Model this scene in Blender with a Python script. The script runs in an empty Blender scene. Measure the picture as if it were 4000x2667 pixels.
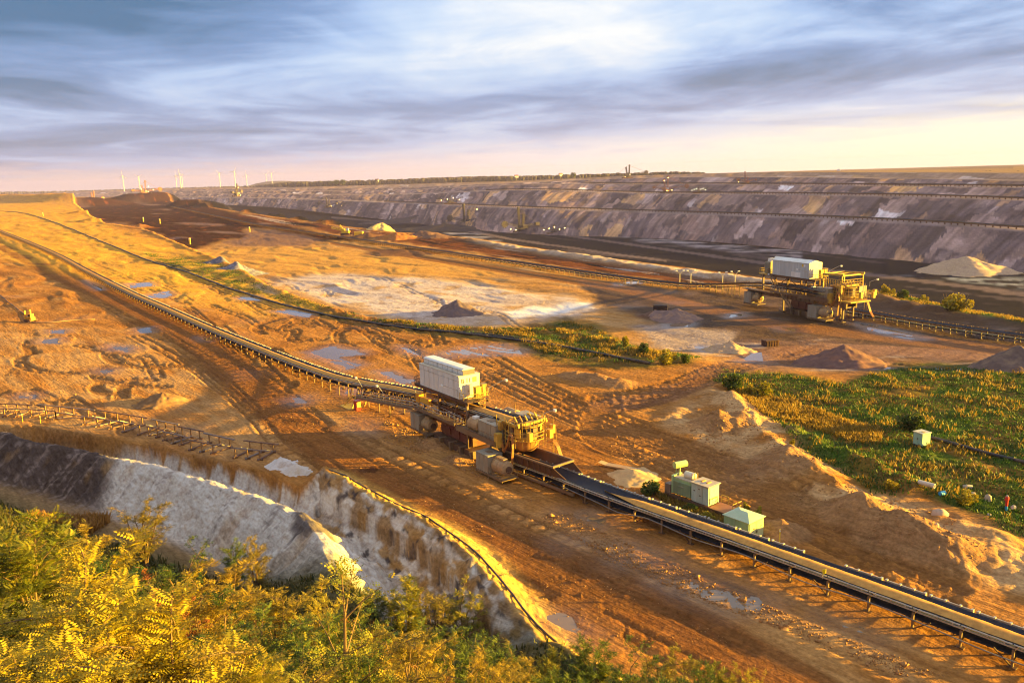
import bpy, math, random
import numpy as np
from mathutils import Vector, Matrix

# ------------------------------------------------------------------ camera, world, sun, exposure
scene = bpy.context.scene
COL = scene.collection
H = 40.0                       # eye height over the working level (m)
FPX = 3200.0                   # focal length in photo pixels (4000 px wide)
ROLL = math.radians(1.6)
PITCH = math.atan(636 / FPX)
_U = np.array([0, math.sin(PITCH), math.cos(PITCH)])
_F = np.array([0, math.cos(PITCH), -math.sin(PITCH)])
_X = np.array([1.0, 0, 0])
cd = bpy.data.cameras.new('camera')
cam = bpy.data.objects.new('camera', cd)
COL.objects.link(cam)
cd.sensor_width = 36.0
cd.lens = 36.0 * FPX / 4000
cd.clip_start = 0.5
cd.clip_end = 80000
cr_, sr_ = math.cos(ROLL), math.sin(ROLL)
_right = cr_ * _X - sr_ * _U
_up = sr_ * _X + cr_ * _U
cam.matrix_world = Matrix([[_right[i], _up[i], -_F[i], (0, 0, H)[i]] for i in range(3)] + [[0, 0, 0, 1]])
scene.camera = cam

SUN_AZ = math.radians(90.0)    # from the view direction towards the right
SUN_EL = math.radians(6.5)
scene.view_settings.view_transform = 'Standard'
scene.view_settings.look = 'None'
scene.view_settings.exposure = 2.55
scene.view_settings.gamma = 1.0
scene.view_settings.use_curve_mapping = False
scene.render.film_transparent = False
scene.cycles.max_bounces = 6
scene.cycles.diffuse_bounces = 2
scene.cycles.glossy_bounces = 2
scene.cycles.transmission_bounces = 2
scene.cycles.volume_bounces = 0
scene.cycles.caustics_reflective = False
scene.cycles.caustics_refractive = False
scene.cycles.use_denoising = True
scene.cycles.sample_clamp_indirect = 4.0
scene.cycles.filter_width = 1.15

sun_d = bpy.data.lights.new('sun', 'SUN')
sun_d.energy = 5.0
sun_d.angle = math.radians(0.6)
sun_d.color = (1.0, 0.645, 0.07)
sun = bpy.data.objects.new('sun', sun_d)
COL.objects.link(sun)
sdir = Vector((math.sin(SUN_AZ) * math.cos(SUN_EL), math.cos(SUN_AZ) * math.cos(SUN_EL), math.sin(SUN_EL)))
sun.rotation_euler = sdir.to_track_quat('Z', 'Y').to_euler()
sun.location = (300, 0, 200)


class NT:
    """tiny node-tree writer"""
    def __init__(self, tree):
        self.t = tree
        self.l = tree.links

    def n(self, typ, **kw):
        nd = self.t.nodes.new(typ)
        for k, v in kw.items():
            setattr(nd, k, v)
        return nd

    def set(self, nd, sock, val):
        s = nd.inputs[sock]
        if isinstance(val, bpy.types.NodeSocket):
            self.l.new(val, s)
        else:
            if hasattr(s.default_value, '__len__') and not hasattr(val, '__len__'):
                val = (val,) * len(s.default_value)
            if hasattr(s.default_value, '__len__') and len(s.default_value) == 4 and len(val) == 3:
                val = (*val, 1)
            s.default_value = val

    def math(self, op, a, b=0.0, c=None, clamp=False):
        nd = self.n('ShaderNodeMath', operation=op, use_clamp=clamp)
        self.set(nd, 0, a)
        self.set(nd, 1, b)
        if c is not None:
            self.set(nd, 2, c)
        return nd.outputs[0]

    def mix(self, fac, a, b, blend='MIX'):
        nd = self.n('ShaderNodeMix', data_type='RGBA', blend_type=blend)
        self.set(nd, 0, fac)
        self.set(nd, 6, a)
        self.set(nd, 7, b)
        return nd.outputs[2]

    def mapr(self, v, a, b, c=0.0, d=1.0, smooth=True):
        nd = self.n('ShaderNodeMapRange', interpolation_type='SMOOTHSTEP' if smooth else 'LINEAR')
        for i, x in enumerate((v, a, b, c, d)):
            self.set(nd, i, x)
        return nd.outputs[0]

    def noise(self, vec, scale, detail=4.0, rough=0.55, dist=0.0):
        nd = self.n('ShaderNodeTexNoise')
        if vec is not None:
            self.l.new(vec, nd.inputs['Vector'])
        nd.inputs['Scale'].default_value = scale
        nd.inputs['Detail'].default_value = detail
        nd.inputs['Roughness'].default_value = rough
        nd.inputs['Distortion'].default_value = dist
        return nd.outputs['Fac']

    def mapping(self, vec, scale=(1, 1, 1), loc=(0, 0, 0), rot=(0, 0, 0)):
        nd = self.n('ShaderNodeMapping')
        self.l.new(vec, nd.inputs[0])
        nd.inputs['Location'].default_value = loc
        nd.inputs['Rotation'].default_value = rot
        nd.inputs['Scale'].default_value = scale
        return nd.outputs[0]

    def ramp(self, fac, stops):
        nd = self.n('ShaderNodeValToRGB')
        self.set(nd, 0, fac)
        el = nd.color_ramp.elements
        while len(el) < len(stops):
            el.new(0.5)
        for e, (p, c) in zip(el, stops):
            e.position = p
            e.color = (*c, 1)
        return nd.outputs[0]


def build_world():
    w = bpy.data.worlds.new('World')
    scene.world = w
    w.use_nodes = True
    t = w.node_tree
    t.nodes.clear()
    N = NT(t)
    out = N.n('ShaderNodeOutputWorld')
    bg = N.n('ShaderNodeBackground')
    N.l.new(bg.outputs[0], out.inputs[0])
    sky = N.n('ShaderNodeTexSky', sky_type='NISHITA')
    sky.sun_disc = False
    sky.sun_elevation = SUN_EL
    sky.sun_rotation = SUN_AZ
    sky.air_density = 1.2
    sky.dust_density = 2.0
    tc = N.n('ShaderNodeTexCoord')
    sep = N.n('ShaderNodeSeparateXYZ')
    N.l.new(tc.outputs['Generated'], sep.inputs[0])
    x, y, z = sep.outputs
    zc = N.math('MAXIMUM', z, 0.0)
    az = N.math('ARCTAN2', x, y)                       # radians, + right
    # clouds lie on a plane overhead: divide by height so they flatten to the horizon
    den = N.math('ADD', zc, 0.045)
    cx = N.math('DIVIDE', x, den)
    cy = N.math('DIVIDE', y, den)
    cmb = N.n('ShaderNodeCombineXYZ')
    N.l.new(cx, cmb.inputs[0])
    N.l.new(cy, cmb.inputs[1])
    p = cmb.outputs[0]
    n1 = N.noise(N.mapping(p, (0.34, 0.30, 1), (3.1, 0.6, 0), (0, 0, -0.22)), 1.0, 7, 0.56, 0.7)
    n2 = N.noise(N.mapping(p, (1.1, 0.8, 1), (7.3, 2.2, 4), (0, 0, -0.12)), 1.0, 6, 0.58, 0.8)
    n3 = N.noise(N.mapping(p, (0.07, 0.16, 1), (1.7, 5.2, 2), (0, 0, 0.3)), 1.0, 2, 0.5, 0.0)
    cl = N.math('ADD', N.math('MULTIPLY', n1, 0.55), N.math('MULTIPLY', n2, 0.25))
    cl = N.math('ADD', cl, N.math('MULTIPLY', n3, 0.25))
    cl = N.math('ADD', N.math('MULTIPLY', N.math('SUBTRACT', cl, 0.525), 1.1), 0.525)
    # large layout of the deck: dense bank to the left, thin bright gap ahead, clear strip over the right horizon
    left = N.mapr(az, -0.62, -0.02, 0.145, 0.0)
    lowleft = N.mapr(z, 0.03, 0.20, 0.25, 1.0)
    cl = N.math('SUBTRACT', cl, N.math('MULTIPLY', left, lowleft))
    da = N.math('MULTIPLY', N.math('SUBTRACT', az, 0.04), 1 / 0.26)
    dz = N.math('MULTIPLY', N.math('SUBTRACT', z, 0.185), 1 / 0.085)
    rr = N.math('SQRT', N.math('ADD', N.math('MULTIPLY', da, da), N.math('MULTIPLY', dz, dz)))
    gap = N.mapr(rr, 0.0, 1.4, 0.15, 0.0)
    cl = N.math('ADD', cl, gap)
    band = N.math('MULTIPLY', N.math('SUBTRACT', z, N.math('ADD', 0.075, N.math('MULTIPLY', az, 0.05))), 1 / 0.05)
    bandf = N.mapr(N.math('ABSOLUTE', band), 0.0, 1.2, 0.06, 0.0)
    cl = N.math('SUBTRACT', cl, bandf)
    cloud = N.ramp(cl, [(0.325, (0.07, 0.19, 0.38)), (0.425, (0.21, 0.36, 0.66)), (0.505, (0.42, 0.60, 0.93)),
                        (0.585, (0.62, 0.78, 1.02)), (0.675, (1.0, 1.03, 1.05))])
    # lit undersides turn mauve near the horizon, the clear strip under the deck glows
    low = N.mapr(z, 0.0, 0.17, 1.0, 0.0)
    mauve = N.mix(N.mapr(az, -0.5, 0.6, 0, 1), (0.66, 0.62, 0.74), (0.88, 0.72, 0.74))
    cloud = N.mix(N.math('MULTIPLY', low, 0.42), cloud, mauve)
    nz = N.math('ADD', z, N.math('MULTIPLY', N.math('SUBTRACT', n2, 0.5), 0.05))
    top = N.mapr(az, -0.35, 0.62, 0.026, 0.060, smooth=False)
    clear = N.mapr(N.math('DIVIDE', nz, top), 0.45, 1.35, 1.0, 0.0)
    glow = N.ramp(N.mapr(az, -0.7, 0.7, 0, 1, smooth=False),
                  [(0.0, (0.66, 0.57, 0.64)), (0.35, (0.80, 0.70, 0.77)), (0.55, (0.97, 0.92, 0.94)), (0.78, (1.15, 1.08, 0.86)), (1.0, (1.28, 1.2, 0.88))])
    colr = N.mix(clear, cloud, glow)
    colr = N.mix(N.mapr(z, 0.24, 0.55, 0.0, 0.75), colr, (0.74, 0.75, 0.80))
    # a share of the physical sky so that the tint follows the sun
    phys = N.n('ShaderNodeVectorMath', operation='SCALE')
    N.l.new(sky.outputs[0], phys.inputs[0])
    phys.inputs['Scale'].default_value = 0.30
    colr = N.mix(0.06, colr, phys.outputs[0])
    N.l.new(colr, bg.inputs[0])
    bg.inputs[1].default_value = 0.172
build_world()

# ------------------------------------------------------------------ layout helpers (photo pixel -> ground point)
def ray(px, py):
    u = (px - 2000) / FPX
    v = -(py - 1333.5) / FPX
    h = u * cr_ + v * sr_
    w = -u * sr_ + v * cr_
    return h * _X + w * _U + _F

def G(px, py, z=0.0):
    d = ray(px, py)
    t = (z - H) / d[2]
    return np.array([d[0] * t, d[1] * t, z])

def GD(px, py, D):
    """point at forward distance D under a pixel"""
    d = ray(px, py)
    t = D / d[1]
    return np.array([d[0] * t, D, H + d[2] * t])

def plan_px(x, y, z):
    dz = z - H
    k = y * _F[1] + dz * _F[2]
    k = np.where(k > 1, k, 1)
    h = x / k
    w = (y * _U[1] + dz * _U[2]) / k
    return 2000 + (h * cr_ - w * sr_) * FPX, 1333.5 - (h * sr_ + w * cr_) * FPX

_rng = np.random.RandomState(7)
_perm = np.concatenate([_rng.permutation(512)] * 2)
_ang = _rng.rand(512) * 2 * np.pi
_gx, _gy = np.cos(_ang), np.sin(_ang)

def perlin(x, y, seed=0):
    x = np.asarray(x, float) + seed * 17.31
    y = np.asarray(y, float) - seed * 9.77
    xi = np.floor(x).astype(np.int64)
    yi = np.floor(y).astype(np.int64)
    xf = x - xi
    yf = y - yi
    u = xf * xf * xf * (xf * (xf * 6 - 15) + 10)
    v = yf * yf * yf * (yf * (yf * 6 - 15) + 10)
    def g(ix, iy, fx, fy):
        k = _perm[(_perm[ix & 511] + iy) & 511]
        return _gx[k] * fx + _gy[k] * fy
    a = g(xi, yi, xf, yf)
    b = g(xi + 1, yi, xf - 1, yf)
    c = g(xi, yi + 1, xf, yf - 1)
    d = g(xi + 1, yi + 1, xf - 1, yf - 1)
    return 1.5 * (a + u * (b - a) + v * (c + u * (d - c) - a - u * (b - a)))

def fbm(x, y, octv=4, seed=0, gain=0.5):
    s = 0
    a = 1.0
    t = 0
    for i in range(octv):
        s = s + a * perlin(x * 2 ** i, y * 2 ** i, seed + i * 3)
        t += a
        a *= gain
    return s / t

def sst(a, b, v):
    t = np.clip((v - a) / (b - a), 0, 1)
    return t * t * (3 - 2 * t)

def pline(X, Y, pts):
    """distance to a polyline, signed side (+ = right of travel), arc position 0..1"""
    best = np.full(X.shape, 1e18)
    side = np.zeros(X.shape)
    tt = np.zeros(X.shape)
    P = np.array(pts, float)[:, :2]
    L = np.concatenate([[0], np.cumsum(np.hypot(*(P[1:] - P[:-1]).T))])
    for i in range(len(P) - 1):
        a, b = P[i], P[i + 1]
        e = b - a
        q = e @ e
        t = np.clip(((X - a[0]) * e[0] + (Y - a[1]) * e[1]) / q, 0, 1)
        dx = X - a[0] - t * e[0]
        dy = Y - a[1] - t * e[1]
        d = dx * dx + dy * dy
        m = d < best
        best[m] = d[m]
        side[m] = (e[1] * dx - e[0] * dy)[m]
        tt[m] = ((L[i] + t * (L[i + 1] - L[i])) / L[-1])[m]
    return np.sqrt(best), np.sign(side), tt

def inpoly(X, Y, poly):
    r = np.zeros(X.shape, bool)
    n = len(poly)
    for i in range(n):
        x1, y1 = poly[i]
        x2, y2 = poly[(i + 1) % n]
        if y1 == y2:
            continue
        c = (y1 > Y) != (y2 > Y)
        r ^= c & (X < (x2 - x1) * (Y - y1) / (y2 - y1) + x1)
    return r

def pmask(PX, PY, poly, soft):
    """soft mask of a traced outline (soft in photo pixels, less vertically)"""
    d, s, t = pline(PX, PY * 2.0, [(a, b * 2.0) for a, b in poly] + [(poly[0][0], poly[0][1] * 2.0)])
    sd = np.where(inpoly(PX, PY, poly), d, -d)
    return sst(-soft, soft, sd)

def new_mesh(name, verts, faces, mat=None, smooth=False, parent=None, attrs=None):
    """verts (n,3), faces (m,4|3) arrays"""
    me = bpy.data.meshes.new(name)
    verts = np.asarray(verts, np.float32)
    faces = np.asarray(faces, np.int32)
    k = faces.shape[1]
    me.vertices.add(len(verts))
    me.vertices.foreach_set('co', verts.ravel())
    me.loops.add(faces.size)
    me.loops.foreach_set('vertex_index', faces.ravel())
    me.polygons.add(len(faces))
    me.polygons.foreach_set('loop_start', np.arange(0, faces.size, k, dtype=np.int32))
    me.polygons.foreach_set('loop_total', np.full(len(faces), k, np.int32))
    if smooth:
        me.polygons.foreach_set('use_smooth', np.ones(len(faces), bool))
    me.update(calc_edges=True)
    for nm, (typ, data) in (attrs or {}).items():
        a = me.attributes.new(nm, typ, 'POINT')
        if typ == 'FLOAT_COLOR':
            a.data.foreach_set('color', np.asarray(data, np.float32).ravel())
        else:
            a.data.foreach_set('value', np.asarray(data, np.float32).ravel())
    if mat:
        me.materials.append(mat)
    o = bpy.data.objects.new(name, me)
    COL.objects.link(o)
    if parent:
        o.parent = parent
    return o

def grid_faces(nr, nc, wrap=False):
    i = np.arange(nr - 1)[:, None] * nc
    j = np.arange(nc if wrap else nc - 1)[None, :]
    j2 = (j + 1) % nc
    a = i + j
    b = i + j2
    return np.stack([a, b, b + nc, a + nc], -1).reshape(-1, 4)
# ------------------------------------------------------------------ the ground
CD = np.array([0.643, -0.766])      # direction of the near conveyor
CN = np.array([0.766, 0.643])       # its left-hand normal (away from the viewer)
ZL = -3.0                           # lower working level
ZP = -50.0                          # pit floor
EDGE_PX = [(-100, 766), (290, 795), (300, 815), (360, 860), (420, 890), (560, 905), (700, 960), (800, 1000), (930, 1050), (1050, 1120), (1200, 1172), (1400, 1232),
           (1600, 1262), (1800, 1282), (2200, 1292), (2400, 1330), (2520, 1365), (2800, 1420), (3200, 1455), (3700, 1455), (5200, 1440)]
EDGE = [G(*p)[:2] for p in EDGE_PX]
BERM_PX = [(0, 758), (300, 762), (560, 772), (760, 802), (1000, 838), (1300, 880), (1500, 905), (1800, 928), (2000, 960), (2300, 1003), (2600, 1043), (2950, 1092), (3400, 1150), (3700, 1215), (4000, 1262), (5000, 1420)]
BERM = [G(*p, ZL)[:2] for p in BERM_PX]
SCARP_PX = [(-900, 1640), (0, 1662), (150, 1668), (260, 1685), (420, 1712), (570, 1742), (590, 1728), (700, 1765), (850, 1792), (1000, 1832), (1090, 1862), (1180, 1905),
            (1270, 1868), (1400, 1935), (1500, 1992), (1700, 2092), (1850, 2205), (1960, 2330), (2040, 2440), (2150, 2590), (2400, 2800)]
SCARP = [G(*p)[:2] for p in SCARP_PX]
BIG = 60000.0
EDGE_AREA = [tuple(p) for p in EDGE] + [(BIG, EDGE[-1][1]), (BIG, BIG), (EDGE[0][0], BIG)]
BERM_AREA = [tuple(p) for p in BERM] + [(BIG, BERM[-1][1]), (BIG, BIG), (BERM[0][0], BIG)]
SCARP_AREA = [tuple(p) for p in SCARP] + [(SCARP[-1][0], -300), (SCARP[0][0], -300)]
CREST_PX = [(-500, 1660), (0, 1688), (100, 1725), (300, 1758), (420, 1790), (560, 1808), (780, 1872), (1000, 1942), (1180, 2018), (1250, 2085), (1285, 2170), (1330, 2290), (1380, 2400)]
CREST_Z = [0.9, 1.0, 1.1, 1.3, 1.4, 1.5, 1.7, 2.0, 2.6, 3.1, 3.1, 2.5, 1.4]
CREST = [G(*p, q)[:2] for p, q in zip(CREST_PX, CREST_Z)]
_cl = np.concatenate([[0], np.cumsum(np.hypot(*np.diff(np.array(CREST), axis=0).T))])
CREST_T = _cl / _cl[-1]
DUNE_PX = [(3060, 1655), (3150, 1690), (3230, 1725), (3330, 1760), (3440, 1810), (3545, 1870)]
DUNE = [G(*p, 1.2)[:2] for p in DUNE_PX]
DUNE2_PX = [(2790, 1508), (2860, 1535), (2905, 1570), (2955, 1630), (2990, 1680), (3080, 1760), (3160, 1810), (3230, 1840), (3300, 1890), (3390, 1990), (3500, 2030)]
DUNE2 = [G(*p, 1.8)[:2] for p in DUNE2_PX]
# loose heaps: px, py of the foot centre, level, height, foot radius
HEAPS = [(2560, 1235, ZL, 2.2, 6), (1755, 1600, 0, 1.2, 3.2), (1690, 1735, 0, 1.1, 3.0), (1790, 1795, 0, 0.8, 2.6),
         (2810, 1668, 0, 2.2, 5), (3070, 1830, 0, 2.3, 5), (1300, 868, -2, 7, 18), (1175, 850, -2, 6, 16), (1260, 862, -2, 6, 14), (1440, 930, ZL, 4, 22), (1350, 925, ZL, 2, 10), (1660, 918, -2, 5, 18), (1710, 925, -2, 3.5, 14),
         (1600, 985, ZL, 1.2, 30), (330, 860, ZL, 6, 30), (365, 885, -1, 5, 18), (545, 890, -2, 7, 16), (900, 800, ZL, 10, 45), (1040, 815, ZL, 12, 40), (1100, 835, ZL, 11, 22), (980, 828, ZL, 7, 25), (3050, 2075, 0, 1.4, 3.5), (3500, 2080, 0.5, 1.2, 5), (3620, 2120, 0.5, 1.3, 5), (3730, 2140, 0.5, 1.2, 4.5), (3350, 2010, 0.4, 1.0, 4.5),
         (2330, 1485, 0, 1.5, 4), (2420, 1500, 0, 1.2, 4), (2250, 1470, 0, 1.0, 4), (2300, 2010, 0, 0.35, 2)]
PUDDLES_PX = [[(1700, 1385), (1790, 1363), (1880, 1350), (1960, 1348), (2040, 1368), (2050, 1385), (1900, 1392), (1760, 1398)],
              [(1560, 1352), (1600, 1362), (1650, 1385), (1760, 1398), (1755, 1405), (1690, 1400), (1590, 1378)],
              [(1200, 1375), (1290, 1352), (1400, 1368), (1425, 1385), (1330, 1395), (1420, 1425), (1350, 1450), (1270, 1405)],
              [(1480, 1450), (1530, 1452), (1600, 1480), (1625, 1485), (1580, 1500), (1500, 1470)],
              [(500, 1120), (590, 1112), (600, 1128), (510, 1136)], [(575, 1160), (660, 1146), (668, 1160), (640, 1172), (580, 1172)],
              [(335, 1108), (400, 1135), (395, 1147), (345, 1120)], [(1060, 1218), (1130, 1212), (1205, 1228), (1200, 1240), (1120, 1228)],
              [(930, 1166), (1000, 1160), (1010, 1178), (940, 1176)], [(1000, 1115), (1060, 1140), (1075, 1152), (1020, 1135)], [(780, 1320), (850, 1318), (830, 1335), (800, 1335)],
              [(540, 1290), (590, 1285), (590, 1305), (545, 1308)], [(430, 1352), (505, 1360), (500, 1382), (440, 1368)], [(190, 1300), (260, 1298), (250, 1312), (200, 1312)], [(165, 1335), (230, 1330), (225, 1350), (165, 1350)],
              [(380, 1445), (440, 1448), (435, 1462), (385, 1458)], [(75, 1545), (140, 1545), (135, 1558), (78, 1558)], [(1130, 1558), (1210, 1545), (1205, 1575), (1150, 1580)], [(1370, 1670), (1400, 1650), (1450, 1690), (1430, 1690)],
              [(2880, 1388), (2935, 1350), (2970, 1345), (2960, 1375), (2930, 1390), (2890, 1392)], [(3045, 1238), (3110, 1240), (3125, 1255), (3060, 1252)], [(2850, 1192), (2910, 1185), (2905, 1196), (2850, 1204)],
              [(3345, 1222), (3420, 1230), (3560, 1262), (3620, 1278), (3560, 1282), (3400, 1250)], [(3420, 1415), (3465, 1416), (3455, 1425), (3425, 1424)], [(3680, 1428), (3780, 1432), (3770, 1440), (3690, 1436)],
              [(2410, 1078), (2500, 1066), (2505, 1080), (2420, 1086)], [(2700, 1310), (2730, 1305), (2780, 1315), (2730, 1322)], [(2610, 1228), (2700, 1212), (2690, 1235), (2620, 1240)], [(2310, 2125), (2430, 2130), (2560, 2170), (2600, 2190), (2480, 2178), (2380, 2150)],
              [(2600, 2270), (2700, 2275), (2900, 2330), (3010, 2360), (3000, 2390), (2850, 2380), (2720, 2320)], [(2400, 2188), (2510, 2190), (2515, 2198), (2410, 2196)], [(2190, 2118), (2280, 2108), (2275, 2118), (2200, 2128)], [(3230, 2400), (3350, 2430), (3470, 2490), (3440, 2500), (3300, 2450), (3220, 2415)],
              [(2060, 2420), (2200, 2400), (2290, 2470), (2250, 2520), (2120, 2500)], [(2200, 2005), (2300, 2000), (2390, 2030), (2350, 2050), (2260, 2030)], [(1400, 1640), (1460, 1650), (1450, 1680), (1420, 1670)], [(1340, 1520), (1370, 1525), (1365, 1540), (1345, 1535)]]

BANKS = [([(-400, 795), (0, 792), (180, 794), (340, 800)], 26, 150), ([(560, 786), (640, 778), (705, 770)], 34, 170), ([(740, 800), (830, 796), (880, 800)], 17, 70), ([(200, 775), (420, 772), (560, 772)], 10, 120)]

def level_of(X, Y):
    """smooth base level (no relief)"""
    d, s, t = pline(X, Y, EDGE)
    sd = np.where(inpoly(X, Y, EDGE_AREA), d, -d)      # + beyond the edge (away from viewer)
    px0, _ = plan_px(X, Y, np.zeros_like(X))
    wid = 4.0 + 22.0 * sst(2350, 2900, px0)
    zl = ZL * sst(-0.2, 1.0, sd / wid)
    zl = np.where(Y < 30, 0, zl)
    db, sb, tb = pline(X, Y, BERM)
    sdb = np.where(inpoly(X, Y, BERM_AREA), db, -db)
    pit = sst(0, 130, sdb)
    z = zl * (1 - pit) + ZP * pit
    ds, ss, ts = pline(X, Y, SCARP)
    sds = np.where(inpoly(X, Y, SCARP_AREA), ds, -ds)  # + on the viewer's side
    wid_t = 1.1 + 5.5 * sst(1130, 1350, px0)
    trench = sst(0.0, wid_t, sds + 0.7 * fbm(X / 4, Y / 4, 3, 8))
    z = z - 3.2 * trench * (Y < 250)
    # wooded hillside under the viewpoint
    nt = np.array([-0.536, -0.844])
    dt = (X - 5) * nt[0] + (Y - 59) * nt[1]
    hill = np.clip(dt, 0, 52) * 0.64 + 0.9 * np.exp(-np.abs(dt - 1) / 2.5)
    z = z + np.where(dt > -12, hill, 0) * (Y < 260)
    # far left ground climbs gently, a tilt added to catch the low sun
    lf = np.clip(-X - 60, 0, 900)
    z = z + np.where(sd < 0, lf * 0.012 * sst(90, 260, Y), 0)
    return z, sd, sdb, sds, dt

def relief(X, Y, sd, sdb, sds, dt, PX, PY):
    a = X * CD[0] + Y * CD[1]
    b = X * CN[0] + Y * CN[1]
    R = np.hypot(X, Y)
    near = 1 - sst(150, 500, R)
    # wheel ruts run with the haul roads; smooth compacted road
    wx = fbm(X / 40, Y / 40, 2, 5) * 7
    rut = fbm((a) / 26, (b + wx) / 2.4, 3, 11)
    lump = fbm(X / 5.5, Y / 5.5, 4, 21)
    soft = fbm(X / 30, Y / 30, 3, 31)
    far = fbm(a / 90, (b + 2 * wx) / 11, 4, 41)
    z = 0.15 * rut * (0.35 + 0.65 * near) + 0.075 * lump + 0.14 * soft + (1.0 * far) * sst(120, 420, R)
    return z, rut, lump, far

def ground_height(X, Y, full=True):
    z, sd, sdb, sds, dt = level_of(X, Y)
    zb = z.copy()
    PX, PY = plan_px(X, Y, np.clip(z, -60, 3))
    rz, rut, lump, far = relief(X, Y, sd, sdb, sds, dt, PX, PY)
    calm = np.ones_like(X)
    rd = road_mask(PX, PY)
    calm *= 1 - 0.85 * rd
    hum = sand_heap_mask(PX, PY)
    trk = track_depth(X, Y)
    z = z + rz * calm - 0.22 * trk * (0.4 + 0.6 * calm)
    n2 = fbm(X / 7, Y / 7, 4, 51)
    z = z + hum * (0.35 + 0.8 * n2 + 0.35 * fbm(X / 2.2, Y / 2.2, 3, 53))
    gm = grass_mask(PX, PY)
    z = z + gm * 0.5 * fbm(X / 4, Y / 4, 3, 61)
    # edge bank of the upper level
    z = z + 0.9 * np.exp(-(np.abs(sd + 2.0) / 2.2) ** 2) * (0.6 + 0.8 * lump) * (1 - sst(2350, 2800, PX))
    # berm before the pit
    z = z + 2.4 * np.exp(-(np.abs(sdb + 7) / 6.0) ** 2) * (0.7 + 0.8 * fbm(X / 12, Y / 12, 3, 71)) * sst(1700, 1900, PX)
    m = (Y < 260) & (X < 60)
    if m.any():
        x, y = X[m], Y[m]
        dc, sc, tc = pline(x, y, CREST)
        nn = fbm(x / 3.0, y / 3.0, 4, 81)
        gl = fbm(tc * 90, dc * 0.25, 3, 82)
        h1 = np.clip(3.3 + np.interp(tc, CREST_T, CREST_Z) - (np.clip(dc - 0.45, 0, 99) + 0.5 * gl * np.clip(dc, 0, 3)) * np.where(sc > 0, 0.86, 1.05) + 0.45 * nn, 0, 9)
        ds = sds[m]
        mm = sst(1150, 1280, PX[m])
        h2 = np.clip(2.3 - np.where(ds > 0.9, (ds - 0.9) * 0.3, (0.9 - ds) * 0.62) + 0.5 * nn, 0, 9) * mm * (ds < 3.2)
        up = np.maximum(h1 * (ds > -1.0) * sst(-0.5, 1.5, ds), h2)
        # eroded rills under the scarp
        er = sst(0.3, 1.5, ds) * (1 - sst(2.0, 7.0, ds)) * (0.5 * gl + 0.25)
        z[m] = z[m] + np.where(ds < 14, up, up) + er * (ds > 0)
    for dn, hh, wd in ((DUNE, 1.3, 3.0), (DUNE2, 1.5, 4.2)):
        m = (Y > 50) & (Y < 190) & (X > 20) & (X < 120)
        d, s, t = pline(X[m], Y[m], dn)
        nn = fbm(X[m] / 5, Y[m] / 5, 4, 91)
        z[m] += np.clip(hh - d * hh / wd + 1.0 * nn * np.exp(-d / 4) , 0, 9) * (0.6 + 0.5 * np.sin(t * 15) ** 2)
    for (hx, hy, hz, hh, hr) in HEAPS:
        c = G(hx, hy, hz)
        m = (np.abs(X - c[0]) < hr * 1.8) & (np.abs(Y - c[1]) < hr * 1.8)
        if m.any():
            d = np.hypot(X[m] - c[0], Y[m] - c[1])
            ang = np.arctan2(Y[m] - c[1], X[m] - c[0])
            k = hr * (1 + 0.22 * perlin(np.cos(ang) * 1.7 + hx, np.sin(ang) * 1.7 + hy, 3))
            z[m] += np.clip(hh * (1 - d / k) + 0.16 * hh * fbm((X[m]) / hr * 3, Y[m] / hr * 3, 3, 95) * (d < k), 0, hh * 1.1)
    for bp, bh, bw in BANKS:
        P = np.array([G(*p)[:2] for p in bp])
        m = (X > P[:, 0].min() - 3 * bw) & (X < P[:, 0].max() + 3 * bw) & (Y > P[:, 1].min() - 3 * bw) & (Y < P[:, 1].max() + 3 * bw)
        if m.any():
            d, s_, t = pline(X[m], Y[m], list(P))
            z[m] = np.maximum(z[m], z[m] + bh * (1 - sst(0.25, 1.0, d / bw)) * (0.8 + 0.25 * fbm(X[m] / bw, Y[m] / bw, 3, 97)))
    wet = np.zeros_like(X)
    for pz in PUDDLES:
        xs, ys = pz[:, 0], pz[:, 1]
        m = (X > xs.min() - 6) & (X < xs.max() + 6) & (Y > ys.min() - 8) & (Y < ys.max() + 8)
        if m.any():
            d, s, t = pline(X[m], Y[m], list(pz) + [pz[0]])
            ins = inpoly(X[m], Y[m], pz)
            sdp = np.where(ins, d, -d)
            sdp = sdp + 1.1 * fbm(X[m] / 2.6, Y[m] / 2.6, 3, 191) + 1.0 * rut[m] - 0.3
            k = sst(-0.9, 0.5, sdp)
            ring = (sdp > -4.0) & (sdp < -0.2)
            z[m] = np.where(ring, np.maximum(z[m], zb[m] + 0.03), z[m])
            z[m] = z[m] * (1 - 0.8 * k) + (zb[m] - 0.075 + 0.20 * rut[m] + 0.09 * lump[m]) * 0.8 * k
            wet[m] = np.maximum(wet[m], sst(-5, 0.5, sdp))
    # no relief inside the deep pit beyond what the floor has
    z = np.where(sdb > 60, zb + 1.2 * fbm(X / 60, Y / 25, 4, 99) , z)
    return z, zb, sd, sdb, sds, dt, PX, PY, rut, lump, far, rd, hum, gm, wet, trk

def cap(PX, PY, pts, w):
    """soft road band round a traced centre line; width given at each point (photo px)"""
    d, s, t = pline(PX, PY * 2, [(p[0], p[1] * 2) for p in pts])
    P = np.array([(p[0], p[1] * 2) for p in pts])
    L = np.concatenate([[0], np.cumsum(np.hypot(*(P[1:] - P[:-1]).T))])
    ww = np.interp(t * L[-1], L, w)
    return 1 - sst(0.75 * ww, 1.1 * ww, d)

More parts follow.
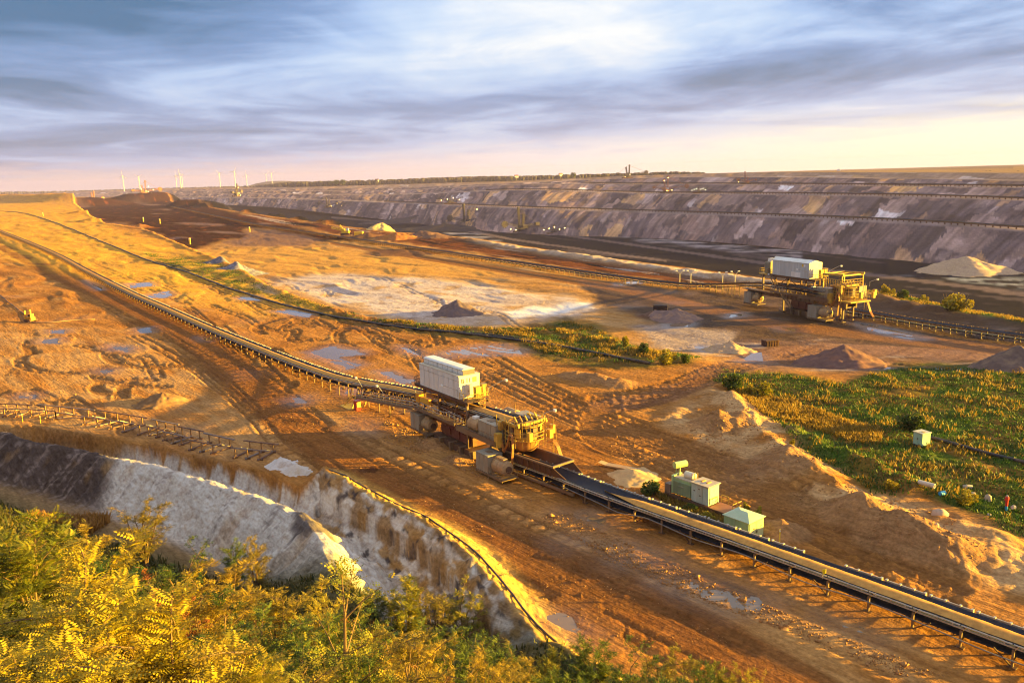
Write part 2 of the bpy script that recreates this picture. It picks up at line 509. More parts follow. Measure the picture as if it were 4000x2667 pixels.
ROAD1 = [(-100, 905), (100, 1010), (300, 1105), (520, 1195), (723, 1290), (860, 1400), (1000, 1520), (1100, 1620), (1340, 1790), (1600, 1935), (1900, 2090), (2255, 2250), (2638, 2440), (2900, 2590), (3150, 2760)]
ROAD1W = [22, 34, 46, 60, 85, 95, 100, 105, 120, 130, 140, 160, 190, 210, 230]
ROAD2 = [(2330, 1590), (2500, 1565), (2650, 1520), (2850, 1440), (3000, 1390), (3200, 1360), (3500, 1370), (4000, 1400)]
ROAD2W = [45, 60, 70, 75, 60, 45, 40, 40]
ROAD3 = [(1300, 950), (1600, 1000), (2000, 1060), (2400, 1122), (2700, 1190), (2850, 1230), (3050, 1272), (3400, 1310), (4000, 1375), (4600, 1440)]
ROAD3W = [14, 22, 32, 36, 40, 44, 46, 50, 58, 70]
ROAD4 = [(1900, 1450), (2200, 1600), (2500, 1720), (2800, 1840), (3100, 1970), (3400, 2120), (3700, 2270), (4100, 2480)]
ROAD4W = [60, 90, 100, 110, 110, 110, 115, 130]

def road_mask(PX, PY):
    return np.maximum(np.maximum(cap(PX, PY, ROAD1, ROAD1W), 0.8 * cap(PX, PY, ROAD2, ROAD2W)), cap(PX, PY, ROAD3, ROAD3W))

def sand_heap_mask(PX, PY):
    return pmask(PX, PY, [(2560, 1640), (2780, 1520), (2900, 1560), (3050, 1640), (3300, 1850), (3560, 1960), (3800, 2040), (4000, 2120), (4300, 2300), (4300, 2420), (3900, 2300), (3560, 2180), (3200, 2010), (2980, 1900), (2850, 1800), (2700, 1720)], 60)

GRASS_PX = [[(2830, 1440), (3100, 1465), (3300, 1500), (3520, 1420), (4400, 1440), (4500, 2050), (3990, 2100), (3800, 2000), (3600, 1930), (3420, 1930), (3300, 1860), (3180, 1800), (3060, 1700), (2960, 1600), (2880, 1520), (2790, 1490)],
            [(1380, 1262), (1650, 1285), (2000, 1282), (2210, 1238), (2350, 1270), (2420, 1330), (2540, 1362), (2740, 1402), (2700, 1420), (2540, 1440), (2300, 1440), (2100, 1400), (2000, 1340), (1700, 1315)],
            [(560, 1010), (700, 1010), (860, 1045), (1100, 1160), (1400, 1245), (1340, 1260), (1050, 1170), (900, 1130), (760, 1090)],
            [(3350, 1115), (3500, 1140), (3700, 1180), (4000, 1240), (4400, 1300), (4400, 1330), (4000, 1285), (3700, 1225), (3480, 1165)]]

def grass_mask(PX, PY):
    g = np.zeros_like(PX)
    for i, p in enumerate(GRASS_PX):
        g = np.maximum(g, pmask(PX, PY, p, (45, 24, 24, 16)[i]) * (1, 1, 0.8, 1)[i])
    return g

PUDDLES = []
for pp in PUDDLES_PX:
    c = np.array([G(*p, -0.05)[:2] for p in pp])
    PUDDLES.append(c)

ground_cache = {}
def gzs(P):
    """ground height read off the finished sheet"""
    P = np.asarray(P, float)
    az1, rr, Z = ground_cache['g']
    a = np.arctan2(P[:, 0], P[:, 1])
    r = np.clip(np.hypot(P[:, 0], P[:, 1]), rr[0], rr[-1] * 0.999)
    i = np.clip(np.searchsorted(rr, r) - 1, 0, len(rr) - 2)
    j = np.clip(np.searchsorted(az1, a) - 1, 0, len(az1) - 2)
    f = (r - rr[i]) / (rr[i + 1] - rr[i])
    g = np.clip((a - az1[j]) / (az1[j + 1] - az1[j]), 0, 1)
    return (Z[i, j] * (1 - f) + Z[i + 1, j] * f) * (1 - g) + (Z[i, j + 1] * (1 - f) + Z[i + 1, j + 1] * f) * g

def gz(x, y):
    return float(gzs([(x, y)])[0])

def make_tracks():
    R = random.Random(17)
    T = []
    def along(road, i0, i1, off, wob):
        P = [(x + R.uniform(-wob, wob), y + off + R.uniform(-wob, wob) * 0.35) for x, y in road[i0:i1]]
        W = [G(x, y)[:2] for x, y in P]
        if len(W) > 1:
            T.append(W)
    for k in range(15):
        i0 = R.randint(0, 3)
        along(ROAD4, i0, R.randint(i0 + 3, 8), R.uniform(-85, 85), 26)
    for k in range(13):
        i0 = R.randint(0, 9)
        s = R.choice((-1, 1))
        along(ROAD1, i0, i0 + R.randint(3, 6), s * R.uniform(60, 130), 16)
    for k in range(8):
        along(ROAD2, 0, R.randint(4, 8), R.uniform(-40, 40), 14)
    def arc(cx, cy, rx, ry, a0, a1):
        T.append([G(cx + rx * math.cos(t), cy + ry * math.sin(t))[:2] for t in np.linspace(a0, a1, 12)])
    for k in range(6):
        arc(2480 + 12 * k, 1650 + 3 * k, 170 + 16 * k, 75 + 9 * k, 1.9, 4.2 - 0.1 * k)
    for k in range(7):
        arc(R.uniform(250, 760), R.uniform(1330, 1560), R.uniform(60, 240), R.uniform(25, 75), R.uniform(0, 3), R.uniform(3.5, 6))
    for k in range(6):
        arc(R.uniform(1250, 1900), R.uniform(1250, 1450), R.uniform(200, 420), R.uniform(30, 80), R.uniform(2, 3.3), R.uniform(4.2, 5.6))
    for k in range(7):
        arc(R.uniform(2150, 2600), R.uniform(2250, 2500), R.uniform(250, 600), R.uniform(90, 240), R.uniform(3.4, 4.2), R.uniform(4.8, 5.9))
    for k in range(12):
        x0, y0 = R.uniform(0, 1100), R.uniform(1000, 1700)
        T.append([G(x0 + q * R.uniform(50, 80), y0 + q * R.uniform(5, 26))[:2] for q in range(6)])
    for k in range(14):
        x0, y0 = R.uniform(300, 1600), R.uniform(1020, 1300)
        T.append([G(x0 + q * R.uniform(50, 90), y0 + q * R.uniform(18, 34))[:2] for q in range(7)])
    return T

def track_depth(X, Y):
    out = np.zeros_like(X)
    for W in TRACKS:
        W, _ = smooth2(W)
        for a, b_ in zip(W[:-1], W[1:]):
            m = np.nonzero((X > min(a[0], b_[0]) - 2.2) & (X < max(a[0], b_[0]) + 2.2) & (Y > min(a[1], b_[1]) - 2.2) & (Y < max(a[1], b_[1]) + 2.2))[0]
            if not len(m):
                continue
            e = b_ - a
            q = e @ e
            t = np.clip(((X[m] - a[0]) * e[0] + (Y[m] - a[1]) * e[1]) / q, 0, 1)
            d = np.hypot(X[m] - a[0] - t * e[0], Y[m] - a[1] - t * e[1])
            w = np.exp(-((d - 1.15) / 0.34) ** 2) - 0.35 * np.exp(-((d - 1.85) / 0.25) ** 2)
            w = np.where(d < 2.2, w, 0)
            out[m] = np.where(np.abs(w) > np.abs(out[m]), w, out[m])
    return out

def smooth2(W):
    W = np.array(W, float)
    for _ in range(2):
        q = W[:-1] * 0.75 + W[1:] * 0.25
        r = W[:-1] * 0.25 + W[1:] * 0.75
        W = np.concatenate([W[:1], np.stack([q, r], 1).reshape(-1, 2), W[-1:]])
    return W, None
TRACKS = make_tracks()

def build_ground():
    az1 = np.radians(np.concatenate([np.arange(-180, -41, 5.0), np.linspace(-40.5, 40.5, 860), np.arange(44, 179, 5.0)]))
    rr = np.concatenate([np.geomspace(2.5, 42, 40)[:-1], np.arange(42, 135, 0.42), np.geomspace(135, 620, 250), np.geomspace(627, 4200, 150), np.geomspace(4600, 14200, 10)])
    A, R = np.meshgrid(az1, rr)
    X = (R * np.sin(A)).ravel()
    Y = (R * np.cos(A)).ravel()
    z, zb, sd, sdb, sds, dt, PX, PY, rut, lump, far, rd, hum, gm, wet, trk = ground_height(X, Y)
    ground_cache['g'] = (az1, rr, z.reshape(len(rr), len(az1)))
    n = len(X)
    c = np.zeros((n, 3))
    def lay(col, m):
        m = np.clip(m, 0, 1)[:, None]
        c[:] = c * (1 - m) + np.array(col) * m
    wob = fbm(X / 18, Y / 18, 4, 13)
    wob2 = fbm(X / 6, Y / 6, 3, 17)
    RR = np.hypot(X, Y)
    ax = X * CD[0] + Y * CD[1]
    bx = X * CN[0] + Y * CN[1]
    streak = fbm(ax / 45, bx / 3.0 + wob, 4, 23)
    bigs = fbm(X / 90, Y / 60, 4, 27)
    wpx = PX + 55 * fbm(PX / 130, PY / 40, 3, 33)
    wpy = PY + 16 * fbm(PX / 130, PY / 40, 3, 37)
    c[:] = (0.42, 0.205, 0.070)
    lay((0.26, 0.112, 0.036), sst(0.0, 0.5, wob + 0.4 * streak) * 0.75)
    lay((0.56, 0.34, 0.16), sst(0.12, 0.6, -wob + 0.5 * streak) * 0.7)
    lay((0.20, 0.085, 0.032), sst(0.2, 0.55, -rut) * 0.6)
    tan = np.maximum(pmask(wpx, wpy, [(-600, 1290), (250, 1280), (640, 1330), (850, 1480), (1150, 1750), (1230, 1850), (900, 1800), (500, 1700), (-600, 1640)], 60), 0.8 * pmask(wpx, wpy, [(1250, 1600), (1700, 1800), (2150, 1990), (2600, 2220), (3200, 2480), (3700, 2660), (3300, 2660), (2700, 2400), (2200, 2190), (1700, 1930), (1300, 1720)], 40))
    lay((0.55, 0.345, 0.185), tan * sst(-0.35, 0.25, wob + 0.5 * streak) * 0.75)
    # left far field: dry sand, its yellow sunlight partly put into the colour
    lf = pmask(PX, PY, [(-2000, 745), (330, 800), (420, 890), (700, 960), (1050, 1130), (1250, 1200), (1000, 1230), (700, 1180), (0, 1000), (-2000, 1000)], 60)
    lay((0.72, 0.40, 0.085), lf * 0.75)
    lay((0.40, 0.19, 0.06), lf * sst(0.05, 0.4, far + 0.4 * streak) * 0.6)
    # lower level
    low = sst(-1, 3, sd) * (sdb < 0)
    lay((0.48, 0.265, 0.105), low)
    lay((0.60, 0.40, 0.24), low * sst(0, .5, wob + streak) * 0.7)
    white = pmask(wpx, wpy, [(1060, 1105), (1230, 1062), (1480, 1070), (1750, 1092), (2000, 1128), (2330, 1180), (2330, 1215), (2250, 1245), (2050, 1262), (1750, 1275), (1500, 1235), (1260, 1175)], 36)
    lay((0.68, 0.565, 0.53), white * low * (0.8 + 0.5 * bigs))
    lay((0.44, 0.27, 0.14), white * low * sst(0.08, 0.4, fbm(PX / 150, PY / 22, 4, 171)) * 0.65)
    lay((0.28, 0.17, 0.13), white * low * sst(0.2, 0.45, fbm(PX / 60, PY / 12, 3, 173)) * 0.5)
    lay((0.88, 0.82, 0.80), pmask(wpx, wpy, [(1950, 1210), (2150, 1192), (2320, 1185), (2300, 1205), (2100, 1238), (2000, 1245)], 16) * low)
    lign = pmask(wpx, wpy, [(250, 800), (420, 775), (700, 768), (1000, 850), (1250, 905), (1400, 935), (1250, 940), (1050, 900), (960, 890), (945, 920), (850, 950), (720, 975), (590, 905), (500, 880), (360, 860)], 22)
    lay((0.045, 0.017, 0.013), lign * low * 0.96)
    lay((0.24, 0.15, 0.15), lign * low * sst(0.16, 0.45, fbm(PX / 260, PY / 18, 4, 43)) * 0.75)
    lay((0.36, 0.11, 0.03), lign * low * sst(0.25, 0.6, wob) * 0.7)
    lay((0.20, 0.12, 0.13), pmask(wpx, wpy, [(950, 900), (1100, 905), (1260, 940), (1180, 965), (1000, 965), (880, 955)], 20) * low * 0.8)
    lay((0.22, 0.14, 0.13), pmask(wpx, wpy, [(1880, 1072), (2000, 1066), (2080, 1078), (1960, 1086)], 12) * low * 0.8)
    gold = pmask(wpx, wpy, [(720, 985), (950, 965), (1300, 968), (1700, 1010), (2000, 1075), (1750, 1085), (1400, 1062), (1150, 1075), (950, 1060)], 30)
    lay((0.64, 0.36, 0.11), gold * low * 0.85)
    dark = pmask(wpx, wpy, [(2250, 1090), (2600, 1120), (2800, 1140), (3420, 1175), (4400, 1290), (4400, 1420), (3700, 1415), (3100, 1350), (2940, 1385), (2700, 1350), (2540, 1260), (2330, 1180)], 30)
    lay((0.045, 0.025, 0.02), dark * low * 0.88)
    lay((0.20, 0.13, 0.115), dark * low * sst(0.16, 0.45, fbm(PX / 160, PY / 22, 4, 47)) * 0.7)
    pale = pmask(wpx, wpy, [(2450, 1270), (2650, 1265), (2880, 1300), (2880, 1370), (2740, 1392), (2560, 1350)], 24)
    lay((0.44, 0.33, 0.29), pale * 0.85)
    lay((0.16, 0.10, 0.09), pale * sst(0.15, 0.4, fbm(PX / 70, PY / 12, 4, 49)) * 0.75)
    strip = pmask(wpx, wpy, [(900, 830), (1500, 905), (1800, 930), (2000, 965), (2600, 1045), (2960, 1095), (2900, 1128), (2500, 1090), (2000, 1012), (1500, 935), (1000, 860)], 12) * (sdb < -2)
    lay((0.15, 0.045, 0.022), strip * 0.9)
    lay((0.022, 0.015, 0.016), strip * sst(0.05, 0.3, fbm(PX / 320 + PY / 200, (PY - 0.16 * PX) / 10, 4, 53)) * 0.92)
    lay((0.55, 0.42, 0.36), strip * sst(0.22, 0.4, fbm(PX / 360, (PY - 0.155 * PX) / 9, 3, 57)) * 0.75)
    lay((0.62, 0.47, 0.36), np.exp(-(np.abs(sdb + 7) / 6.5) ** 2) * sst(1750, 1950, PX) * (1 - sst(2950, 3150, PX)) * 0.95)
    mauve = pmask(wpx, wpy, [(2780, 1395), (2930, 1330), (3200, 1318), (3700, 1375), (4400, 1385), (4400, 1450), (3700, 1452), (3300, 1462), (3000, 1440)], 26)
    lay((0.20, 0.115, 0.10), mauve * 0.9)
    lay((0.42, 0.31, 0.27), mauve * sst(0.14, 0.4, fbm(PX / 240, PY / 14, 4, 149)) * 0.75)
    lay((0.07, 0.04, 0.035), mauve * sst(0.14, 0.4, fbm(PX / 200, PY / 12, 4, 157)) * 0.75)
    # roads
    lay((0.25, 0.105, 0.040), cap(PX, PY, ROAD1, ROAD1W) * (0.82 + 0.25 * streak))
    lay((0.17, 0.078, 0.04), cap(PX, PY, ROAD1, [w * 0.45 for w in ROAD1W]) * sst(1300, 2100, PX) * 0.65)
    lay((0.34, 0.19, 0.15), cap(wpx, PY, ROAD2, ROAD2W) * 0.75)
    lay((0.17, 0.085, 0.07), cap(wpx, PY, ROAD2, ROAD2W) * sst(0.0, 0.35, fbm(PX / 300, (PY + 0.33 * PX) / 14, 3, 59)) * 0.7)
    lay((0.27, 0.125, 0.055), cap(PX, PY, ROAD3, [w * 0.8 for w in ROAD3W]) * 0.9)
    r4 = cap(PX, PY, ROAD4, ROAD4W)
    lay((0.46, 0.235, 0.095), r4 * 0.6)
    lay((0.25, 0.115, 0.05), r4 * sst(0.05, 0.4, fbm(ax / 60, bx / 1.6, 3, 63)) * 0.7)
    lay((0.58, 0.40, 0.25), hum * sst(-0.2, 0.4, wob2 + 0.2) * 0.85)
    lay((0.20, 0.095, 0.040), np.clip(trk, 0, 1) * (1 - 0.5 * low) * 0.7)
    # trench, banks and hill
    tr = sst(0.3, 1.6, sds) * (Y < 260)
    lay((0.34, 0.23, 0.15), tr)
    dsi, ssi, tsi = pline(X, Y, CREST)
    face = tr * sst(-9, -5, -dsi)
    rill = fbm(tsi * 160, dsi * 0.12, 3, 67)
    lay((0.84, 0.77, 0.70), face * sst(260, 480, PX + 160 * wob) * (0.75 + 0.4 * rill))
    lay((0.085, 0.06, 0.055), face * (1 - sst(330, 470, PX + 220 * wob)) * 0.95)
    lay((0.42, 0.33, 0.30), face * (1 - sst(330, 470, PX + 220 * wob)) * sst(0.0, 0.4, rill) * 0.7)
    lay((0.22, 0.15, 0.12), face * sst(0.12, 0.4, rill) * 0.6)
    lay((0.40, 0.24, 0.12), face * sst(0.2, 0.5, wob2) * 0.5)
    lay((0.07, 0.05, 0.05), face * pmask(wpx, wpy, [(1180, 2130), (1280, 2120), (1330, 2300), (1150, 2270)], 20) * 0.85)
    wall = tr * (1 - sst(1.5, 6, sds)) * (PX < 1250)
    lay((0.76, 0.69, 0.62), wall * sst(-0.35, 0.2, rill) * sst(380, 560, PX) * 0.9)
    lay((0.30, 0.14, 0.05), wall * (1 - sst(0.25, 0.6, sds)) * 0.85)
    lay((0.70, 0.62, 0.55), sst(0.3, 0.7, sds) * (Y < 260) * sst(5.2, 6.5, dsi) * sst(-0.5, 0.1, rill + 0.4 * wob2) * sst(420, 600, PX) * (1 - sst(1180, 1260, PX)) * (1 - sst(6, 9, sds)) * 0.85)
    bank2 = sst(0.6, 1.6, sds) * (Y < 260) * (1 - sst(6, 9, sds)) * sst(1180, 1280, PX)
    lay((0.74, 0.66, 0.58), bank2 * sst(-0.2, 0.3, fbm(PX / 60, PY / 60, 3, 71)) * 0.9)
    lay((0.38, 0.22, 0.09), bank2 * sst(0.05, 0.3, fbm(PX / 70, PY / 70, 3, 73)) * 0.8)
    lay((0.08, 0.06, 0.06), bank2 * sst(0.22, 0.36, fbm(PX / 50, PY / 50, 3, 77)) * 0.9)
    lay((0.11, 0.10, 0.05), sst(-6, 2, dt) * (Y < 300) * 0.95)
    lay((0.05, 0.055, 0.02), sst(-2, 6, dt) * (Y < 300) * sst(-0.2, 0.3, wob2) * 0.8)
    # grass
    gcol = fbm(X / 9, Y / 9, 4, 83)
    lay((0.085, 0.105, 0.026), gm * (0.6 + 0.6 * wob2) * (1.0 - 0.6 * hum))
    lay((0.045, 0.12, 0.02), gm * sst(-0.1, 0.25, gcol) * sst(2900, 3200, PX) * 0.85)
    lay((0.085, 0.05, 0.028), gm * sst(0.12, 0.35, -gcol) * 0.6)
    # heaps
    for (hx, hy, hz, hh, hr) in HEAPS:
        k = G(hx, hy, hz)
        d = np.hypot(X - k[0], Y - k[1])
        colh = (0.24, 0.15, 0.13)
        if hz == ZL or hz == -2.2:
            colh = (0.20, 0.105, 0.075)
        if hx < 1800 and hy < 900 or hy in (885, 890, 1048):
            colh = (0.42, 0.17, 0.05)
        if hy > 1450:
            colh = (0.36, 0.21, 0.12)
        if hx in (860, 950):
            colh = (0.19, 0.165, 0.18)
        if (hx, hy) == (1550, 933):
            colh = (0.34, 0.12, 0.04)
        if hx in (1090, 1140):
            colh = (0.66, 0.58, 0.52)
        lay(colh, (1 - sst(hr * 0.8, hr * 1.1, d)) * 0.85)
    lay((0.075, 0.03, 0.02), pmask(wpx, wpy, [(1380, 1838), (1420, 1825), (1470, 1835), (1475, 1845), (1400, 1850)], 8) * 0.8)
    # pit floor: coal darkened for shade too, pale dust and water stained streaks
    pf = sst(0, 14, sdb)
    lay((0.016, 0.013, 0.017), pf)
    lay((0.44, 0.39, 0.43), sst(-0.25, 0.2, fbm(PX / 150, PY / 8, 4, 163)) * pf * pmask(wpx, PY, [(1700, 905), (1800, 900), (1960, 940), (2100, 990), (1950, 970), (1800, 930)], 14) * 0.9)
    pl = fbm(PX / 500, (PY - 0.11 * PX) / 22, 4, 79)
    lay((0.15, 0.11, 0.12), pf * sst(0.2, 0.4, pl) * 0.5)
    lay((0.50, 0.42, 0.44), pf * pmask(wpx, PY, [(2350, 905), (2600, 925), (2900, 950), (3150, 975), (3120, 1005), (2850, 985), (2500, 945)], 16) * sst(-0.2, 0.25, fbm(PX / 180, PY / 7, 4, 161)) * 0.8)
    lay((0.40, 0.42, 0.48), pf * pmask(wpx, PY, [(3500, 1075), (3900, 1085), (4400, 1100), (4400, 1170), (3900, 1115)], 18) * sst(-0.15, 0.25, fbm(PX / 160, PY / 9, 4, 167)) * 0.75)
    lay((0.30, 0.21, 0.20), pf * np.maximum(cap(PX, PY, [(1300, 850), (1650, 872), (1800, 895), (2000, 935), (2350, 985), (2600, 1020)], [8, 10, 10, 9, 8, 7]), cap(PX, PY, [(2100, 905), (2500, 960), (3000, 1030), (3500, 1085), (4000, 1150), (4500, 1220)], [6, 9, 12, 14, 16, 16])) * 0.5)
    lay((0.68, 0.44, 0.14), sst(-4.5, -2.5, sds) * (1 - sst(0.8, 1.4, sds)) * sst(1260, 1320, PX) * (Y < 200) * (0.75 + 0.5 * wob2))  # sunlit flank of the second ridge, its yellow light painted into the sand
    lay((0.86, 0.50, 0.075), lf * (sd < 0) * sst(0.0, 0.4, 0.25 + far) * 0.6)  # more of the far field's yellow sunlight laid into the sand colour
    c *= 0.9
    warm = sst(1.5, 2.2, c[:, 0] / np.maximum(c[:, 2], 1e-3))
    c[:, 2] *= 1 - 0.32 * warm
    c[:, 1] *= 1 - 0.10 * warm
    c *= (1 + 0.16 * wob2 + 0.10 * lump)[:, None]
    cl = np.concatenate([np.clip(c, 0.01, 0.95), np.ones((n, 1))], 1)
    damp = np.clip(0.85 * wet + 0.30 * sst(0.1, 0.5, -soft_wet(X, Y)) * (1 - gm) * (RR < 400) + 0.3 * dark * low, 0, 1)
    faces = grid_faces(len(rr), len(az1), wrap=True)[:, ::-1]
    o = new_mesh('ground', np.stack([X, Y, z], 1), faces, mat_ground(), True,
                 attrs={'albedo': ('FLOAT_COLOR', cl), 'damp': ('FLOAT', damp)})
    o['kind'] = 'structure'
    return o

def soft_wet(X, Y):
    return fbm(X / 22, Y / 22, 3, 87)

def mat_ground():
    m = bpy.data.materials.new('ground')
    m.use_nodes = True
    t = m.node_tree
    N = NT(t)
    b = t.nodes['Principled BSDF']
    at = N.n('ShaderNodeAttribute', attribute_name='albedo')
    da = N.n('ShaderNodeAttribute', attribute_name='damp')
    geo = N.n('ShaderNodeNewGeometry')
    pos = geo.outputs['Position']
    rot = N.mapping(pos, (1, 1, 1), rot=(0, 0, 0.8727))
    st = N.noise(N.mapping(rot, (0.25, 1.9, 1)), 1.0, 5, 0.6)
    fine = N.noise(pos, 2.2, 6, 0.65)
    mid = N.noise(pos, 0.35, 5, 0.6)
    cm = N.mix(0.6, at.outputs['Color'], N.ramp(fine, [(0.3, (0.25, 0.22, 0.2)), (0.5, (0.5, 0.5, 0.5)), (0.72, (0.80, 0.78, 0.74))]), 'OVERLAY')
    cm = N.mix(0.5, cm, N.ramp(st, [(0.32, (0.28, 0.25, 0.22)), (0.5, (0.5, 0.5, 0.5)), (0.68, (0.72, 0.71, 0.7))]), 'OVERLAY')
    cm = N.mix(0.35, cm, N.ramp(mid, [(0.3, (0.3, 0.29, 0.28)), (0.7, (0.7, 0.7, 0.7))]), 'OVERLAY')
    dk = N.mix(N.math('MULTIPLY', da.outputs['Fac'], 0.45), cm, N.mix(1.0, cm, (0.5, 0.47, 0.45), 'MULTIPLY'))
    N.l.new(dk, b.inputs['Base Color'])
    rg = N.mapr(da.outputs['Fac'], 0.0, 1.0, 0.92, 0.32, smooth=False)
    N.l.new(rg, b.inputs['Roughness'])
    N.l.new(N.math('MULTIPLY_ADD', da.outputs['Fac'], 0.35, 0.02), b.inputs['Specular IOR Level'])
    bm = N.n('ShaderNodeBump')
    bm.inputs['Strength'].default_value = 0.9
    bm.inputs['Distance'].default_value = 0.45
    hgt = N.math('ADD', N.math('MULTIPLY', N.noise(pos, 0.9, 6, 0.62), 0.8), N.math('MULTIPLY', st, 0.6))
    N.l.new(hgt, bm.inputs['Height'])
    N.l.new(bm.outputs[0], b.inputs['Normal'])
    return m

ground = build_ground()
# ------------------------------------------------------------------ far side of the pit: benches, plain, woods
FS = [100, 600, 1000, 1500, 2000, 2500, 3000, 3500, 4000, 4600, 5600]
def hz_y(px):
    return 697 + (2000 - px) * math.tan(ROLL)
F_TOE = [800, 795, 806, 858, 913, 928, 964, 1031, 1068, 1085, 1120]
F_A = [786, 772, 774, 791, 812, 829, 846, 869, 901, 945, 1030]      # front edge of the belt bench
F_B = [776, 758, 757, 761, 744, 755, 760, 768, 784, 810, 870]
F_C = [770, 750, 746, 744, 722, 720, 722, 727, 733, 748, 790]
F_D = [764, 744, 739, 734, 716, 696, 692, 698, 706, 716, 745]
F_R = [758, 738, 734, 723, 711, 686, 674, 674, 676, 683, 700]
D_TOE = [4300, 3700, 3000, 1950, 1380, 1200, 985, 800, 690, 620, 540]
D_RIM = [7500, 6000, 4700, 3900, 3000, 2450, 1950, 1560, 1280, 1080, 900]

def bench_lines():
    """rows of the far slope from the toe to the rim: (py per station, distance fraction)"""
    rows = [(F_TOE, 0.0)]
    for ln, f0, f1 in ((F_A, 0.17, 0.25), (F_B, 0.44, 0.52), (F_C, 0.66, 0.72), (F_D, 0.83, 0.89)):
        rows.append((ln, f0))
        rows.append((None, f1))
    rows.append((F_R, 1.0))
    out = []
    for py, f in rows:
        D = [a + (b - a) * f for a, b in zip(D_TOE, D_RIM)]
        if py is None:                      # back of a bench: level with its front edge
            pf = out[-1]
            pts = []
            for k, (x, d) in enumerate(zip(FS, D)):
                q = pf[k]
                s = d / q[1]
                pts.append(np.array([q[0] * s, d, q[2] + 0.5]))
            out.append(pts)
        else:
            out.append([GD(x, y, d) for x, y, d in zip(FS, py, D)])
    return [np.array(o) for o in out]

BL = bench_lines()

def resample(line, n):
    k = np.linspace(0, len(line) - 1, n)
    # even steps in screen stations keep the curve smooth
    xs = np.arange(len(line))
    # cubic-ish smoothing by Catmull-Rom
    out = np.zeros((n, 3))
    for a in range(3):
        p = line[:, a]
        i = np.clip(np.floor(k).astype(int), 0, len(line) - 2)
        f = k - i
        p0 = p[np.clip(i - 1, 0, None)]
        p1 = p[i]
        p2 = p[i + 1]
        p3 = p[np.clip(i + 2, None, len(line) - 1)]
        out[:, a] = 0.5 * (2 * p1 + (p2 - p0) * f + (2 * p0 - 5 * p1 + 4 * p2 - p3) * f * f + (3 * p1 - p0 - 3 * p2 + p3) * f ** 3)
    return out

def mat_attr(name, rough=0.95, fine=(0.02, 0.25), bump=0.6, dist=2.0):
    m = bpy.data.materials.new(name)
    m.use_nodes = True
    t = m.node_tree
    N = NT(t)
    b = t.nodes['Principled BSDF']
    at = N.n('ShaderNodeAttribute', attribute_name='albedo')
    pos = N.n('ShaderNodeNewGeometry').outputs['Position']
    a = N.noise(pos, fine[0], 6, 0.65)
    c = N.noise(pos, fine[1], 5, 0.65)
    cm = N.mix(0.45, at.outputs['Color'], N.ramp(a, [(0.3, (0.25, 0.25, 0.25)), (0.7, (0.75, 0.75, 0.75))]), 'OVERLAY')
    cm = N.mix(0.35, cm, N.ramp(c, [(0.3, (0.25, 0.25, 0.25)), (0.7, (0.75, 0.75, 0.75))]), 'OVERLAY')
    N.l.new(cm, b.inputs['Base Color'])
    b.inputs['Roughness'].default_value = rough
    b.inputs['Specular IOR Level'].default_value = 0.02
    bm = N.n('ShaderNodeBump')
    bm.inputs['Strength'].default_value = bump
    bm.inputs['Distance'].default_value = dist
    N.l.new(a, bm.inputs['Height'])
    N.l.new(bm.outputs[0], b.inputs['Normal'])
    return m

